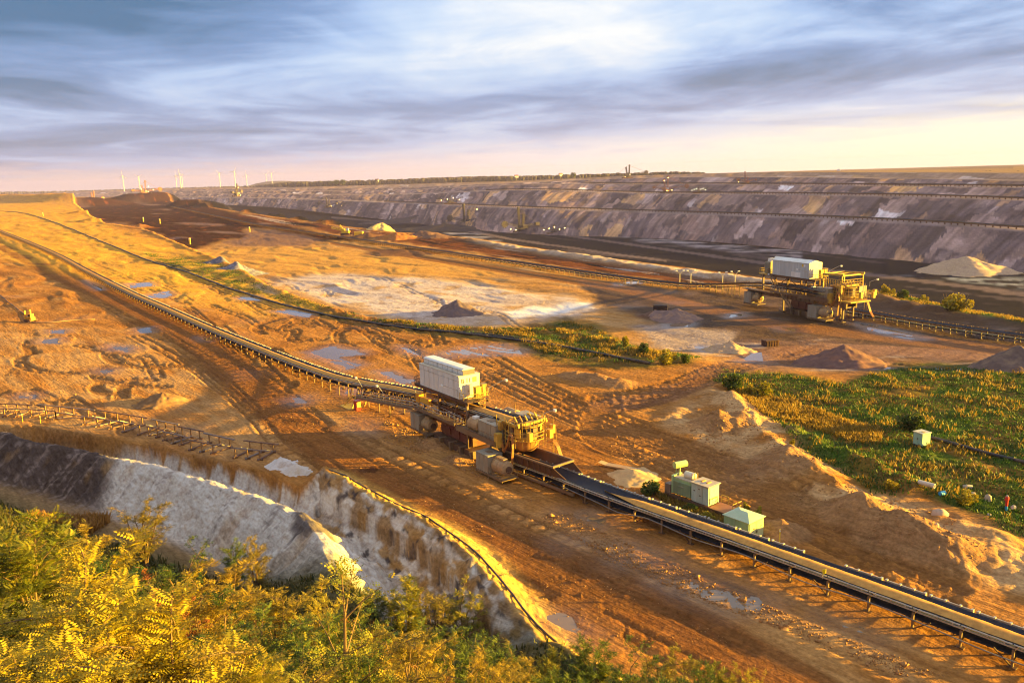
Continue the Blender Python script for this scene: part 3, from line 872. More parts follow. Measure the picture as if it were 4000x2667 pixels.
def build_far_slope():
    n = 1100
    lines = [resample(l, n) for l in BL]
    rows, tag, vv = [], [], []
    sub = (16, 3, 16, 3, 12, 3, 10, 3, 8)
    for k in range(len(lines) - 1):
        for i in range(sub[k]):
            f = i / sub[k]
            rows.append(lines[k] * (1 - f) + lines[k + 1] * f)
            tag.append(k)
            vv.append(f)
    rows.append(lines[-1])
    tag.append(len(lines) - 1)
    vv.append(0)
    P = np.array(rows)                                  # rows x n x 3
    tag = np.array(tag)[:, None] * np.ones((1, n))
    v = np.array(vv)[:, None] * np.ones((1, n))
    face = (tag % 2 == 0) & (tag < len(lines) - 1)
    # strike coordinate in metres
    mid = lines[4]
    s1 = np.concatenate([[0], np.cumsum(np.hypot(np.diff(mid[:, 0]), np.diff(mid[:, 1])))])
    S = np.ones((len(rows), 1)) * s1[None, :]
    z = P[..., 2]
    skew = S - 2.2 * (z - z.min())                      # dumped tongues lean along the strike
    rel = fbm(skew / 34 + tag * 7.7, z / 130, 4, 101)
    big = fbm(skew / 150 + tag * 3.3, z / 300, 3, 103)
    wedge = np.sin(np.clip(v, 0, 1) * np.pi)
    amp = np.where(face, wedge, 0.0)
    out = np.array([-0.75, -0.66])
    disp = (8.0 * rel + 20.0 * big) * amp
    P[..., 0] += out[0] * disp
    P[..., 1] += out[1] * disp
    P[..., 2] += 1.8 * rel * amp + np.where(face, 0, 0.5 * fbm(S / 30, z / 9 + tag, 2, 104))
    # spoil colours in leaning tongues, each with its own dump colour
    pal = np.array([(0.060, 0.048, 0.056), (0.105, 0.083, 0.09), (0.20, 0.15, 0.145), (0.31, 0.225, 0.20), (0.15, 0.11, 0.11), (0.44, 0.27, 0.14), (0.08, 0.065, 0.072), (0.40, 0.31, 0.29), (0.23, 0.155, 0.135), (0.11, 0.088, 0.098), (0.52, 0.32, 0.14), (0.68, 0.62, 0.62)])
    pal = pal * np.array([1.25, 1.12, 1.12])  # palette lightened, so part of the slope's haze sits in the colour
    wgt = np.array([4, 5, 4, 3, 4, 1.3, 4, 1.6, 3, 4, 0.7, 0.45])
    cum = np.cumsum(wgt / wgt.sum())
    def cells(width, seed, vcut):
        ph = skew / width + 0.7 * fbm(S / (width * 2.5), z / 40, 3, seed) + 0.4 * fbm(S / (width * .4), z / 14, 3, seed + 1) + tag * 13.7
        row = np.floor(v * vcut + 0.9 * fbm(S / (width * 1.3), tag, 3, seed + 2) + 0.5)
        idx = np.floor(ph).astype(np.int64)
        h = _perm[(_perm[(idx + int(seed) * 7) & 511] + (tag.astype(np.int64) * 31 + row.astype(np.int64) * 57)) & 511] / 512.0
        return np.searchsorted(cum, np.clip(h, 0, 0.999)), ph - idx
    c1, f1 = cells(46.0, 111, 1.6)
    c2, f2 = cells(15.0, 127, 2.2)
    mixm = sst(-0.25, 0.25, fbm(S / 70, z / 40 + tag, 3, 131))[..., None]
    c = pal[c1] * (1 - 0.55 * mixm) + pal[c2] * 0.55 * mixm
    st = fbm(skew / 8, z / 70 + tag, 4, 133)
    st2 = fbm(skew / 26, z / 50 + tag, 3, 134)
    c = c * (1 + 0.7 * st[..., None]) * (1 + 0.45 * st2[..., None])
    c = np.where(face[..., None], c, np.array([0.27, 0.195, 0.185]) * (1 + 0.6 * fbm(S / 60, z / 3 + tag * 5, 3, 137)[..., None]))
    # the top cut stands in loess: warm tan, greyer to the left
    topc = (tag >= 8)[..., None] * (0.55 + 0.4 * sst(900, 1500, S)[..., None])
    c = c * (1 - 0.6 * topc) + np.array([0.43, 0.265, 0.15]) * (1 + 0.25 * st[..., None]) * 0.6 * topc
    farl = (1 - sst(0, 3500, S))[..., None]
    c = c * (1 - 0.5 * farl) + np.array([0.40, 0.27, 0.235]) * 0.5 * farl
    # sand cone at the right foot
    cp = G(3840, 1062, ZP)
    cc = np.concatenate([np.clip(c, 0.02, 0.9), np.ones(c.shape[:2] + (1,))], -1)
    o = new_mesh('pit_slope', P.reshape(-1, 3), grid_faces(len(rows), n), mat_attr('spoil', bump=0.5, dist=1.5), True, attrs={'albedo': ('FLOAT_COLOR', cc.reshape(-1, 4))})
    o['kind'] = 'structure'
    # plain from the rim out to the horizon
    rim = lines[-1]
    rws = []
    for k, f in enumerate((1.0, 1.15, 1.4, 2.0, 3.2, 6.0, 20.0)):
        q = rim.copy()
        rad = np.hypot(q[:, 0], q[:, 1])
        g_ = np.minimum(f, 14200 / rad)
        q[:, 0] *= g_
        q[:, 1] *= g_
        q[:, 2] = rim[:, 2] + (33 - rim[:, 2]) * min(1, (f - 1) / 2.0) + (0 if k == 0 else 0.4)
        rws.append(q)
    Q = np.array(rws)
    fld = fbm(Q[..., 0] / 900, Q[..., 1] / 700, 3, 141)
    pc = np.array([0.20, 0.125, 0.075]) * (1 + 0.5 * fld[..., None])
    pc = np.where((Q[..., 1] < 2600)[..., None], np.array([0.30, 0.18, 0.08]), pc)
    pc = np.concatenate([np.clip(pc, 0.02, 0.9), np.ones(pc.shape[:2] + (1,))], -1)
    o = new_mesh('plain', Q.reshape(-1, 3), grid_faces(len(rws), n), mat_attr('field', bump=0.0), True, attrs={'albedo': ('FLOAT_COLOR', pc.reshape(-1, 4))})
    o['kind'] = 'structure'
    return lines

FAR_LINES = build_far_slope()

def build_hill():
    c = GD(1085, 722, 9000)
    a = np.linspace(0, 2 * np.pi, 40)
    V = []
    for r, h in ((430, 20), (330, 36), (230, 62), (120, 78), (40, 82)):
        for t in a[:-1]:
            V.append((c[0] + r * math.cos(t) * (1 + .1 * math.sin(3 * t)), c[1] + r * math.sin(t), h))
    o = new_mesh('hill', V, grid_faces(5, 39, True), mat_attr('hill', bump=0), True, attrs={'albedo': ('FLOAT_COLOR', np.tile((0.10, 0.085, 0.07, 1), (len(V), 1)))})
    o['kind'] = 'structure'
build_hill()

def build_haze():
    me = bpy.data.meshes.new('haze')
    xa, xb, ya, yb, za, zb = -14600, 14600, -14600, 14600, -56, 212
    V = [(x, y, z) for z in (za, zb) for y in (ya, yb) for x in (xa, xb)]
    Fc = [(0, 2, 3, 1), (4, 5, 7, 6), (0, 1, 5, 4), (2, 6, 7, 3), (0, 4, 6, 2), (1, 3, 7, 5)]
    me.from_pydata(V, [], Fc)
    o = bpy.data.objects.new('haze', me)
    COL.objects.link(o)
    o['kind'] = 'stuff'
    m = bpy.data.materials.new('haze')
    m.use_nodes = True
    t = m.node_tree
    for nd in list(t.nodes):
        if nd.type != 'OUTPUT_MATERIAL':
            t.nodes.remove(nd)
    pv = t.nodes.new('ShaderNodeVolumePrincipled')
    pv.inputs['Color'].default_value = (0.52, 0.47, 1.0, 1)
    pv.inputs['Density'].default_value = HAZE
    pv.inputs['Anisotropy'].default_value = 0.1
    t.links.new(pv.outputs[0], t.nodes['Material Output'].inputs['Volume'])
    me.materials.append(m)
HAZE = 0.00005
build_haze()
# ------------------------------------------------------------------ building blocks
def tag(o, label=None, cat=None, group=None, kind=None):
    if label:
        o['label'] = label
    if cat:
        o['category'] = cat
    if group:
        o['group'] = group
    if kind:
        o['kind'] = kind
    return o

def thing(name, label, cat, loc=(0, 0, 0), rz=0.0, group=None):
    o = bpy.data.objects.new(name, None)
    COL.objects.link(o)
    o.location = loc
    o.rotation_euler = (0, 0, rz)
    o.empty_display_size = 0.5
    return tag(o, label, cat, group)

def copy_tree(o, parent=None):
    c = o.copy()
    COL.objects.link(c)
    if parent:
        c.parent = parent
    for ch in list(o.children):
        copy_tree(ch, c)
    return c

_mats = {}
def M(name, col, rough=0.7, metal=0.0, dirt=None, amount=0.5, scale=1.2, emit=None, streaks=False, spec=0.4):
    if name in _mats:
        return _mats[name]
    m = bpy.data.materials.new(name)
    m.use_nodes = True
    t = m.node_tree
    N = NT(t)
    b = t.nodes['Principled BSDF']
    tc = N.n('ShaderNodeTexCoord').outputs['Object']
    v = N.mapping(tc, (3.0, 3.0, 0.35)) if streaks else tc
    n = N.noise(v, scale, 6, 0.65)
    c = N.mix(0.35, col, N.ramp(n, [(0.25, (0.2, 0.2, 0.2)), (0.75, (0.8, 0.8, 0.8))]), 'OVERLAY')
    if dirt:
        n2 = N.noise(v, scale * 0.45, 5, 0.7)
        k = N.math('MULTIPLY', N.mapr(n2, 0.45, 0.68), amount)
        c = N.mix(k, c, dirt)
    N.l.new(c, b.inputs['Base Color'])
    N.l.new(N.mapr(n, 0.2, 0.8, max(0.05, rough - 0.12), min(1, rough + 0.12)), b.inputs['Roughness'])
    b.inputs['Metallic'].default_value = metal
    b.inputs['Specular IOR Level'].default_value = spec
    if emit:
        b.inputs['Emission Color'].default_value = (*emit[0], 1)
        b.inputs['Emission Strength'].default_value = emit[1]
    _mats[name] = m
    return m

MUD = (0.33, 0.17, 0.07)
RUST = (0.20, 0.075, 0.028)
steel_tan = lambda: M('weathered tan steel', (0.22, 0.14, 0.08), 0.65, 0.0, (0.17, 0.075, 0.03), 0.7, 0.9)
steel_dark = lambda: M('dark rusty steel', (0.12, 0.062, 0.036), 0.75, 0.1, RUST, 0.7, 1.1)
steel_red = lambda: M('red brown steel', (0.16, 0.045, 0.025), 0.7, 0.0, MUD, 0.5, 0.8)
white_panel = lambda: M('off white panel', (0.74, 0.73, 0.70), 0.5, 0.0, (0.50, 0.41, 0.30), 0.3, 0.7, streaks=True)
white_roof = lambda: M('pale roof sheet', (0.80, 0.78, 0.72), 0.45, 0.0, (0.55, 0.45, 0.33), 0.35, 0.6)
grey_cab = lambda: M('grey cabinet steel', (0.33, 0.29, 0.22), 0.55, 0.0, MUD, 0.6, 0.8, streaks=True)
yellow = lambda: M('faded yellow paint', (0.58, 0.36, 0.05), 0.55, 0.0, (0.24, 0.10, 0.035), 0.75, 1.6)
orange_box = lambda: M('orange paint', (0.72, 0.32, 0.03), 0.45, 0.0, MUD, 0.25, 1.0)
rubber = lambda: M('black belt rubber', (0.018, 0.021, 0.034), 0.65, 0.0, (0.06, 0.04, 0.025), 0.35, 0.6, spec=0.2)
sand_load = lambda: M('conveyed sand', (0.60, 0.31, 0.085), 0.95, 0.0, (0.36, 0.18, 0.06), 0.6, 2.2, spec=0.02)
green_mint = lambda: M('mint green paint', (0.36, 0.50, 0.24), 0.5, 0.0, (0.33, 0.30, 0.18), 0.35, 0.8, streaks=True)
green_grey = lambda: M('grey green paint', (0.36, 0.45, 0.27), 0.5, 0.0, (0.30, 0.25, 0.16), 0.4, 0.8, streaks=True)
hose_blk = lambda: M('black plastic pipe', (0.022, 0.022, 0.026), 0.45, 0.0, MUD, 0.35, 0.8)
tank_tan = lambda: M('sandy motor housing', (0.42, 0.27, 0.13), 0.6, 0.0, MUD, 0.65, 1.2)
galv = lambda: M('galvanised steel', (0.46, 0.42, 0.36), 0.45, 0.3, MUD, 0.4, 1.5)
lens = lambda: M('lamp glass', (0.8, 0.8, 0.75), 0.2, 0.0)
black_paint = lambda: M('black lettering', (0.02, 0.02, 0.02), 0.6)
lamp_warm = lambda: M('lit warm lamp', (1, 0.8, 0.4), 0.4, emit=((1.0, 0.62, 0.16), 2.2))
lamp_cool = lambda: M('lit pale lamp', (1, 1, 0.9), 0.4, emit=((1.0, 0.92, 0.66), 1.6))


class MB:
    """collects boxes, beams and tubes; build() links them as ONE mesh"""
    def __init__(self):
        self.v = []
        self.f = []

    def add(self, vs, fs):
        k = len(self.v)
        self.v += [tuple(map(float, p)) for p in vs]
        self.f += [tuple(i + k for i in f) for f in fs]
        return self

    BOXF = [(0, 3, 2, 1), (4, 5, 6, 7), (0, 1, 5, 4), (1, 2, 6, 5), (2, 3, 7, 6), (3, 0, 4, 7)]

    def box(self, x0, x1, y0, y1, z0, z1, bev=0.0):
        if bev:
            b = min(bev, (x1 - x0) / 3, (y1 - y0) / 3)
            q = [(x0 + b, y0), (x1 - b, y0), (x1, y0 + b), (x1, y1 - b), (x1 - b, y1), (x0 + b, y1), (x0, y1 - b), (x0, y0 + b)]
            return self.prism(q, z0, z1)
        return self.add([(x0, y0, z0), (x1, y0, z0), (x1, y1, z0), (x0, y1, z0), (x0, y0, z1), (x1, y0, z1), (x1, y1, z1), (x0, y1, z1)], self.BOXF)

    def prism(self, poly, z0, z1):
        n = len(poly)
        vs = [(x, y, z0) for x, y in poly] + [(x, y, z1) for x, y in poly]
        fs = [tuple(range(n - 1, -1, -1)), tuple(range(n, 2 * n))] + [(i, (i + 1) % n, n + (i + 1) % n, n + i) for i in range(n)]
        return self.add(vs, fs)

    def xprism(self, poly, x0, x1):
        """outline in (y, z) pushed along x"""
        n = len(poly)
        vs = [(x0, y, z) for y, z in poly] + [(x1, y, z) for y, z in poly]
        fs = [tuple(range(n - 1, -1, -1)), tuple(range(n, 2 * n))] + [(i, (i + 1) % n, n + (i + 1) % n, n + i) for i in range(n)]
        return self.add(vs, fs)

    def yprism(self, poly, y0, y1):
        n = len(poly)
        vs = [(x, y0, z) for x, z in poly] + [(x, y1, z) for x, z in poly]
        fs = [tuple(range(n)), tuple(range(2 * n - 1, n - 1, -1))] + [(i, n + i, n + (i + 1) % n, (i + 1) % n) for i in range(n)]
        return self.add(vs, fs)

    def beam(self, a, b, w, h=None, up=(0, 0, 1)):
        h = h or w
        a, b = Vector(a), Vector(b)
        d = (b - a).normalized()
        u = Vector(up)
        if abs(d.dot(u)) > 0.95:
            u = Vector((1, 0, 0))
        s = d.cross(u).normalized()
        t = s.cross(d).normalized()
        s *= w / 2
        t *= h / 2
        vs = [a - s - t, a + s - t, a + s + t, a - s + t, b - s - t, b + s - t, b + s + t, b - s + t]
        return self.add(vs, self.BOXF)

    def tube(self, pts, r, n=6, caps=True):
        pts = [Vector(p) for p in pts]
        m = len(pts)
        rs = r if hasattr(r, '__len__') else [r] * m
        vs = []
        ref = Vector((0, 0, 1))
        for i, p in enumerate(pts):
            d = (pts[min(i + 1, m - 1)] - pts[max(i - 1, 0)]).normalized()
            u = ref if abs(d.dot(ref)) < 0.95 else Vector((1, 0, 0))
            s = d.cross(u).normalized()
            t = s.cross(d).normalized()
            for k in range(n):
                a = 2 * math.pi * k / n
                vs.append(p + (s * math.cos(a) + t * math.sin(a)) * rs[i])
        fs = [(i * n + k, i * n + (k + 1) % n, (i + 1) * n + (k + 1) % n, (i + 1) * n + k) for i in range(m - 1) for k in range(n)]
        if caps:
            fs += [tuple(range(n - 1, -1, -1)), tuple(range((m - 1) * n, m * n))]
        return self.add(vs, fs)

    def lathe(self, prof, c=(0, 0), n=20, a0=0.0, a1=2 * math.pi, axis='z'):
        """profile [(r, z)] turned about a vertical axis at c (or the x axis through (y, z)=c)"""
        full = abs(a1 - a0 - 2 * math.pi) < 1e-6
        k = n if full else n + 1
        vs = []
        for r, z in prof:
            for i in range(k):
                a = a0 + (a1 - a0) * i / n
                if axis == 'z':
                    vs.append((c[0] + r * math.cos(a), c[1] + r * math.sin(a), z))
                else:
                    vs.append((z, c[0] + r * math.cos(a), c[1] + r * math.sin(a)))
        fs = []
        for j in range(len(prof) - 1):
            for i in range(n):
                i2 = (i + 1) % k
                fs.append((j * k + i, j * k + i2, (j + 1) * k + i2, (j + 1) * k + i))
        if full:
            fs += [tuple(range(k - 1, -1, -1)), tuple(range((len(prof) - 1) * k, len(prof) * k))]
        return self.add(vs, fs)

    def rail(self, pts, h=1.05, post=1.5, r=0.035, mid=True, toe=False):
        """handrail along a walkway edge"""
        pts = [Vector(p) for p in pts]
        for hh in ((h, h * 0.5) if mid else (h,)):
            self.tube([p + Vector((0, 0, hh)) for p in pts], r, 4)
        for a, b in zip(pts[:-1], pts[1:]):
            L = (b - a).length
            k = max(1, int(round(L / post)))
            for i in range(k + 1):
                p = a.lerp(b, i / k)
                self.tube([p, p + Vector((0, 0, h))], r, 4, False)
        return self

    def build(self, name, mat, parent=None, loc=None, smooth=False, kind=None, offset=None):
        me = bpy.data.meshes.new(name)
        vs = self.v
        if offset is not None:
            vs = [(x - offset[0], y - offset[1], z - offset[2]) for x, y, z in vs]
        me.from_pydata(vs, [], self.f)
        if smooth:
            me.polygons.foreach_set('use_smooth', [True] * len(me.polygons))
        me.materials.append(mat)
        me.update()
        o = bpy.data.objects.new(name, me)
        COL.objects.link(o)
        if parent:
            o.parent = parent
        if loc is not None:
            o.location = loc
        if kind:
            o['kind'] = kind
        return o

def inst(name, mesh_obj, parent, loc, rz=0.0, scale=None):
    o = mesh_obj.copy()
    o.name = name
    COL.objects.link(o)
    o.parent = parent
    o.location = loc
    o.rotation_euler = (0, 0, rz)
    if scale:
        o.scale = scale
    return o

# ------------------------------------------------------------------ belt conveyors
def smooth_path(pts, step):
    pts = [np.array(p, float) for p in pts]
    dense = []
    for i in range(len(pts) - 1):
        p0 = pts[max(i - 1, 0)]
        p1, p2 = pts[i], pts[i + 1]
        p3 = pts[min(i + 2, len(pts) - 1)]
        L = np.linalg.norm(p2 - p1)
        for f in np.arange(0, 1, min(0.5, 2.0 / L)):
            dense.append(0.5 * (2 * p1 + (p2 - p0) * f + (2 * p0 - 5 * p1 + 4 * p2 - p3) * f * f + (3 * p1 - p0 - 3 * p2 + p3) * f ** 3))
    dense.append(pts[-1])
    D = np.array(dense)
    s = np.concatenate([[0], np.cumsum(np.linalg.norm(np.diff(D, axis=0), axis=1))])
    k = np.arange(0, s[-1], step)
    return np.stack([np.interp(k, s, D[:, a]) for a in range(3)], 1), s[-1]

def strip(path, prof, closed=False):
    """cross-section prof [(side, up)] swept along a path; side + = left of travel"""
    P = np.asarray(path)
    d = np.gradient(P, axis=0)
    d[:, 2] = 0
    d /= np.linalg.norm(d, axis=1)[:, None]
    n = np.stack([-d[:, 1], d[:, 0], np.zeros(len(P))], 1)
    V = np.concatenate([(P + n * a + np.array([0, 0, b]))[:, None, :] for a, b in prof], 1)
    k = len(prof)
    F = grid_faces(len(P), k, False)
    if closed:
        i = np.arange(len(P) - 1) * k
        F = np.concatenate([F, np.stack([i + k - 1, i, i + k, i + 2 * k - 1], 1)])
    return V.reshape(-1, 3), F

def conveyor(label, pts, ground, load=None, full_modules=60, near_side=-1, step=4.0, rail_mat=None, group=None, blurry=False, max_leg=4.6):
    """pts: belt axis (world). Every module: two legs, a cross beam, near rail, far idler frame; return belt below."""
    path, L = smooth_path(pts, 1.0)
    base = np.array([path[0][0], path[0][1], ground(path[0][0], path[0][1])])
    root = thing('belt_conveyor', label, 'conveyor', base, group=group)
    P = path - base
    belt = [(-1.32, 0.30), (-1.18, 0.24), (-0.55, 0.0), (0.55, 0.0), (1.18, 0.24), (1.32, 0.30), (1.32, 0.26), (0.56, -0.05), (-0.56, -0.05), (-1.32, 0.26)]
    V, F_ = strip(P, belt, True)
    new_mesh('belt', V, F_, rubber(), False, root)
    V, F_ = strip(P + np.array([0, 0, -0.85]), [(-1.2, 0), (1.2, 0), (1.2, -0.05), (-1.2, -0.05)], True)
    new_mesh('return_belt', V, F_, rubber(), False, root)
    if load:
        a, b = load
        Q = P[a:b].copy()
        k = np.arange(len(Q))
        w = 1 + 0.10 * perlin(k / 3.7, k * 0.0, 151) + 0.07 * perlin(k / 1.3, k * 0.0, 152)
        taper = np.clip(np.minimum(k / 6.0, 1), 0.02, 1) if a > 0 else np.ones(len(Q))
        prof = [(-1.12, 0.225), (-0.75, 0.36), (-0.3, 0.47), (0.1, 0.46), (0.45, 0.33), (0.72, 0.075)]
        Vs = []
        d = np.gradient(Q, axis=0)
        d[:, 2] = 0
        d /= np.linalg.norm(d, axis=1)[:, None]
        n = np.stack([-d[:, 1], d[:, 0], np.zeros(len(Q))], 1)
        for s, u in prof:
            jit = 0.04 * perlin(k / 1.1, k * 0 + s * 9, 153)
            Vs.append((Q + n * (s * near_side * -1 * w * taper)[:, None] + np.array([0, 0, 1]) * (np.maximum(u * taper + jit, np.interp(abs(s), [0, .55, 1.18], [.02, .02, .26])))[:, None])[:, None, :])
        Vs = np.concatenate(Vs, 1)
        new_mesh('sand_load', Vs.reshape(-1, 3), grid_faces(len(Q), len(prof)), sand_load(), True, root)
    # stations
    S, _ = smooth_path(pts, step)
    dirs = np.gradient(S, axis=0)
    dirs[:, 2] = 0
    dirs /= np.linalg.norm(dirs, axis=1)[:, None]
    G0 = gzs(S[:, :2]) if ground is gz else np.array([ground(*p[:2]) for p in S])
    order = np.argsort(np.hypot(S[:, 0], S[:, 1]))
    keep = set(order[:full_modules].tolist())
    st_m, dk, tan = galv(), steel_dark(), steel_tan()
    unit_leg = MB().box(-0.09, 0.09, -0.09, 0.09, 0.0, 1.0).build('leg', tan, root)
    unit_foot = MB().box(-0.35, 0.35, -0.22, 0.22, 0.0, 0.12).build('foot', dk, unit_leg)
    unit_cross = MB().beam((0, -1.45, 0), (0, 1.45, 0), 0.14, 0.18).beam((0, -1.4, -0.9), (0, 1.4, -0.9), 0.12, 0.12).build('cross_beam', dk, root)
    rn = MB().tube([(0, 0, 0), (step * 0.97, 0, 0)], 0.065, 6)
    for q in (0.6, 2.0, 3.3):
        rn.box(q - 0.05, q + 0.05, -0.05, 0.12, -0.16, 0.0)
    rn.box(0, step, -0.03, 0.05, -0.32, -0.2)
    unit_near = rn.build('rail', rail_mat or st_m, root)
    fr = MB().box(0.05, step * 0.96, -0.06, 0.06, -0.12, 0.16)
    for q in (0.25, 1.5, 2.75, 3.75):
        fr.box(q - 0.09, q + 0.09, -0.20, 0.12, -0.14, 0.26)
    unit_far = fr.build('idler_frame', rail_mat or galv(), root)
    ro = MB()
    for q in (0.7, 2.0, 3.3):
        ro.tube([(q, -1.25, 0.14), (q, -0.55, -0.14)], 0.075, 6).tube([(q, -0.5, -0.15), (q, 0.5, -0.15)], 0.075, 6).tube([(q, 0.55, -0.14), (q, 1.25, 0.14)], 0.075, 6)
        ro.tube([(q, -1.1, -0.98), (q, 1.1, -0.98)], 0.08, 6)
    unit_roll = ro.build('idler_rollers', tan, root)
    br = MB().beam((0, 0, 0), (1.5, 0.0, 1.0), 0.09).build('brace', dk, root)
    firsts = [unit_leg, unit_cross, unit_near, unit_far, unit_roll, br]
    far_mb = MB()
    for i in range(len(S)):
        p, d, g = S[i], dirs[i], G0[i]
        rz = math.atan2(d[1], d[0])
        n = np.array([-d[1], d[0]])
        h = p[2] - 0.25 - g
        if i in keep:
            loc = np.array([p[0], p[1], p[2]]) - base
            if 0.3 < h < max_leg:
                for s in (-1, 1):
                    lg = inst('leg', unit_leg, root, (loc[0] + n[0] * 1.42 * s, loc[1] + n[1] * 1.42 * s, g - base[2] - 0.12), rz, (1, 1, h + 0.12))
                    ft = unit_foot.copy()
                    COL.objects.link(ft)
                    ft.parent = lg
                    ft.location = (0, 0, 0)
                    ft.scale = (1, 1, 1.5 / (h + 0.12))
                if i % 2 == 0:
                    inst('brace', br, root, (loc[0] - n[0] * 1.42 * near_side * -1 , loc[1] - n[1] * 1.42 * near_side * -1, g - base[2]), rz + (0 if i % 4 else math.pi), (1, 1, max(0.3, h * 0.75)))
            inst('cross_beam', unit_cross, root, (loc[0], loc[1], loc[2] - 0.28), rz)
            if i + 1 < len(S):
                tilt = math.atan2(S[i + 1][2] - p[2], step)
                for u, off, nm in ((unit_near, 1.46 * near_side, 'rail'), (unit_far, -1.55 * near_side, 'idler_frame')):
                    if nm == 'idler_frame' and (i * 7) % 11 == 0:
                        continue
                    k = inst(nm, u, root, (loc[0] + n[0] * off, loc[1] + n[1] * off, loc[2] + 0.22), rz)
                    k.rotation_euler = (0, -tilt, rz)
                k = inst('idler_rollers', unit_roll, root, loc, rz)
                k.rotation_euler = (0, -tilt, rz)
        else:
            q = np.append(n, 0)
            P0 = p - base
            for s in (-1, 1):
                far_mb.beam(P0 + q * 1.42 * s + np.array([0, 0, -h - 0.25]), P0 + q * 1.42 * s + np.array([0, 0, 0.1]), 0.2)
            far_mb.beam(P0 - q * 1.45 + np.array([0, 0, -0.28]), P0 + q * 1.45 + np.array([0, 0, -0.28]), 0.2)
            if i + 1 < len(S):
                P1 = S[i + 1] - base
                for s, hh in ((-1, 0.22), (1, 0.26)):
                    far_mb.beam(P0 + q * 1.5 * s + np.array([0, 0, hh]), P0 + (P1 - P0) * 0.95 + q * 1.5 * s + np.array([0, 0, hh]), 0.16, 0.24)
                mid = P0 + (P1 - P0) * 0.5
                far_mb.beam(mid - q * 1.2 + np.array([0, 0, -0.15]), mid + q * 1.2 + np.array([0, 0, -0.15]), 0.2)
                far_mb.beam(mid - q * 1.5 + np.array([0, 0, -0.9]), mid + q * 1.5 + np.array([0, 0, -0.9]), 0.16)
    for u in firsts:
        for ch in list(u.children):
            bpy.data.objects.remove(ch)
        bpy.data.objects.remove(u)
    if far_mb.v:
        far_mb.build('trestles', rail_mat or steel_tan(), root, kind='stuff')
    return root

C0 = np.array([5.4, 102.8])
def LW(x, y, z):
    """near-conveyor frame -> world"""
    q = C0 + CD * x + CN * y
    return np.array([q[0], q[1], z])

conv1_pts = [G(-420, 800, 1.7), G(-150, 868, 1.7), G(0, 922, 1.7), G(191, 996, 1.7), G(340, 1072, 1.7), G(510, 1153, 1.7), G(638, 1208, 1.7), G(808, 1280, 1.7), G(1000, 1356, 1.8), G(1170, 1423, 1.9),
             LW(-68, 4.2, 2.6), LW(-56, 3.6, 3.5), LW(-46, 3.1, 4.5), LW(-38, 2.5, 5.3), LW(-28, 1.9, 6.1), LW(-18, 1.1, 6.6), LW(-8.2, 0.3, 6.9)]
for k in range(10):
    conv1_pts[k][2] += max(0.0, gz(*conv1_pts[k][:2]))
conv1 = conveyor('long belt conveyor carrying sand from the far left into the white roofed drive station', conv1_pts, gz, load=(0, 99999), full_modules=70, near_side=-1, group='belt conveyors')
conv2_pts = [LW(-9, 0, 1.55), LW(0, 0, 1.65), LW(8, -0.3, 1.7), LW(31.7, 0.1, 1.75), LW(55.3, 0.3, 1.75), LW(100, 0.3, 1.75)]
conv2 = conveyor('loaded belt conveyor running from the drive station to the lower right corner', conv2_pts, gz, load=(18, 99999), full_modules=40, near_side=-1, group='belt conveyors')

ZB = ZL + 1.8
farA = [G(*p, ZB) for p in ((640, 800), (820, 838), (1000, 876), (1315, 923), (1553, 957), (2000, 1021), (2425, 1081), (2638, 1106), (2730, 1111))] + [G(2830, 1110, ZL + 3.5), G(2920, 1106, ZL + 6.0), G(3010, 1108, ZL + 7.6), G(3110, 1120, ZL + 8.8), G(3215, 1140, ZL + 9.6)]
conv3 = conveyor('distant belt conveyor feeding the second drive station beside the dark mud', farA, gz, full_modules=60, near_side=-1, rail_mat=steel_dark(), group='belt conveyors')
farB = [G(*p, ZB) for p in ((3300, 1206), (3340, 1212), (3659, 1265), (4000, 1312), (4500, 1380))]
conv4 = conveyor('empty dark belt conveyor leaving the second drive station towards the right edge', farB, gz, full_modules=40, near_side=-1, rail_mat=steel_dark(), group='belt conveyors')
# ------------------------------------------------------------------ drive stations
def flood_lamp(root, base, tip, h=0.28):
    m = MB().tube([base, (base[0], base[1], (base[2] + tip[2]) / 2 + 0.2), (tip[0] * 0.8 + base[0] * 0.2, tip[1] * 0.8 + base[1] * 0.2, tip[2]), tip], 0.05, 5)
    o = m.build('lamp_arm', galv(), root)
    b = MB().box(tip[0] - 0.22, tip[0] + 0.22, tip[1] - 0.18, tip[1] + 0.18, tip[2] - 0.12, tip[2] + h - 0.1, 0.06).build('lamp_head', M('lamp housing', (0.75, 0.73, 0.68), 0.4), o)
    return o

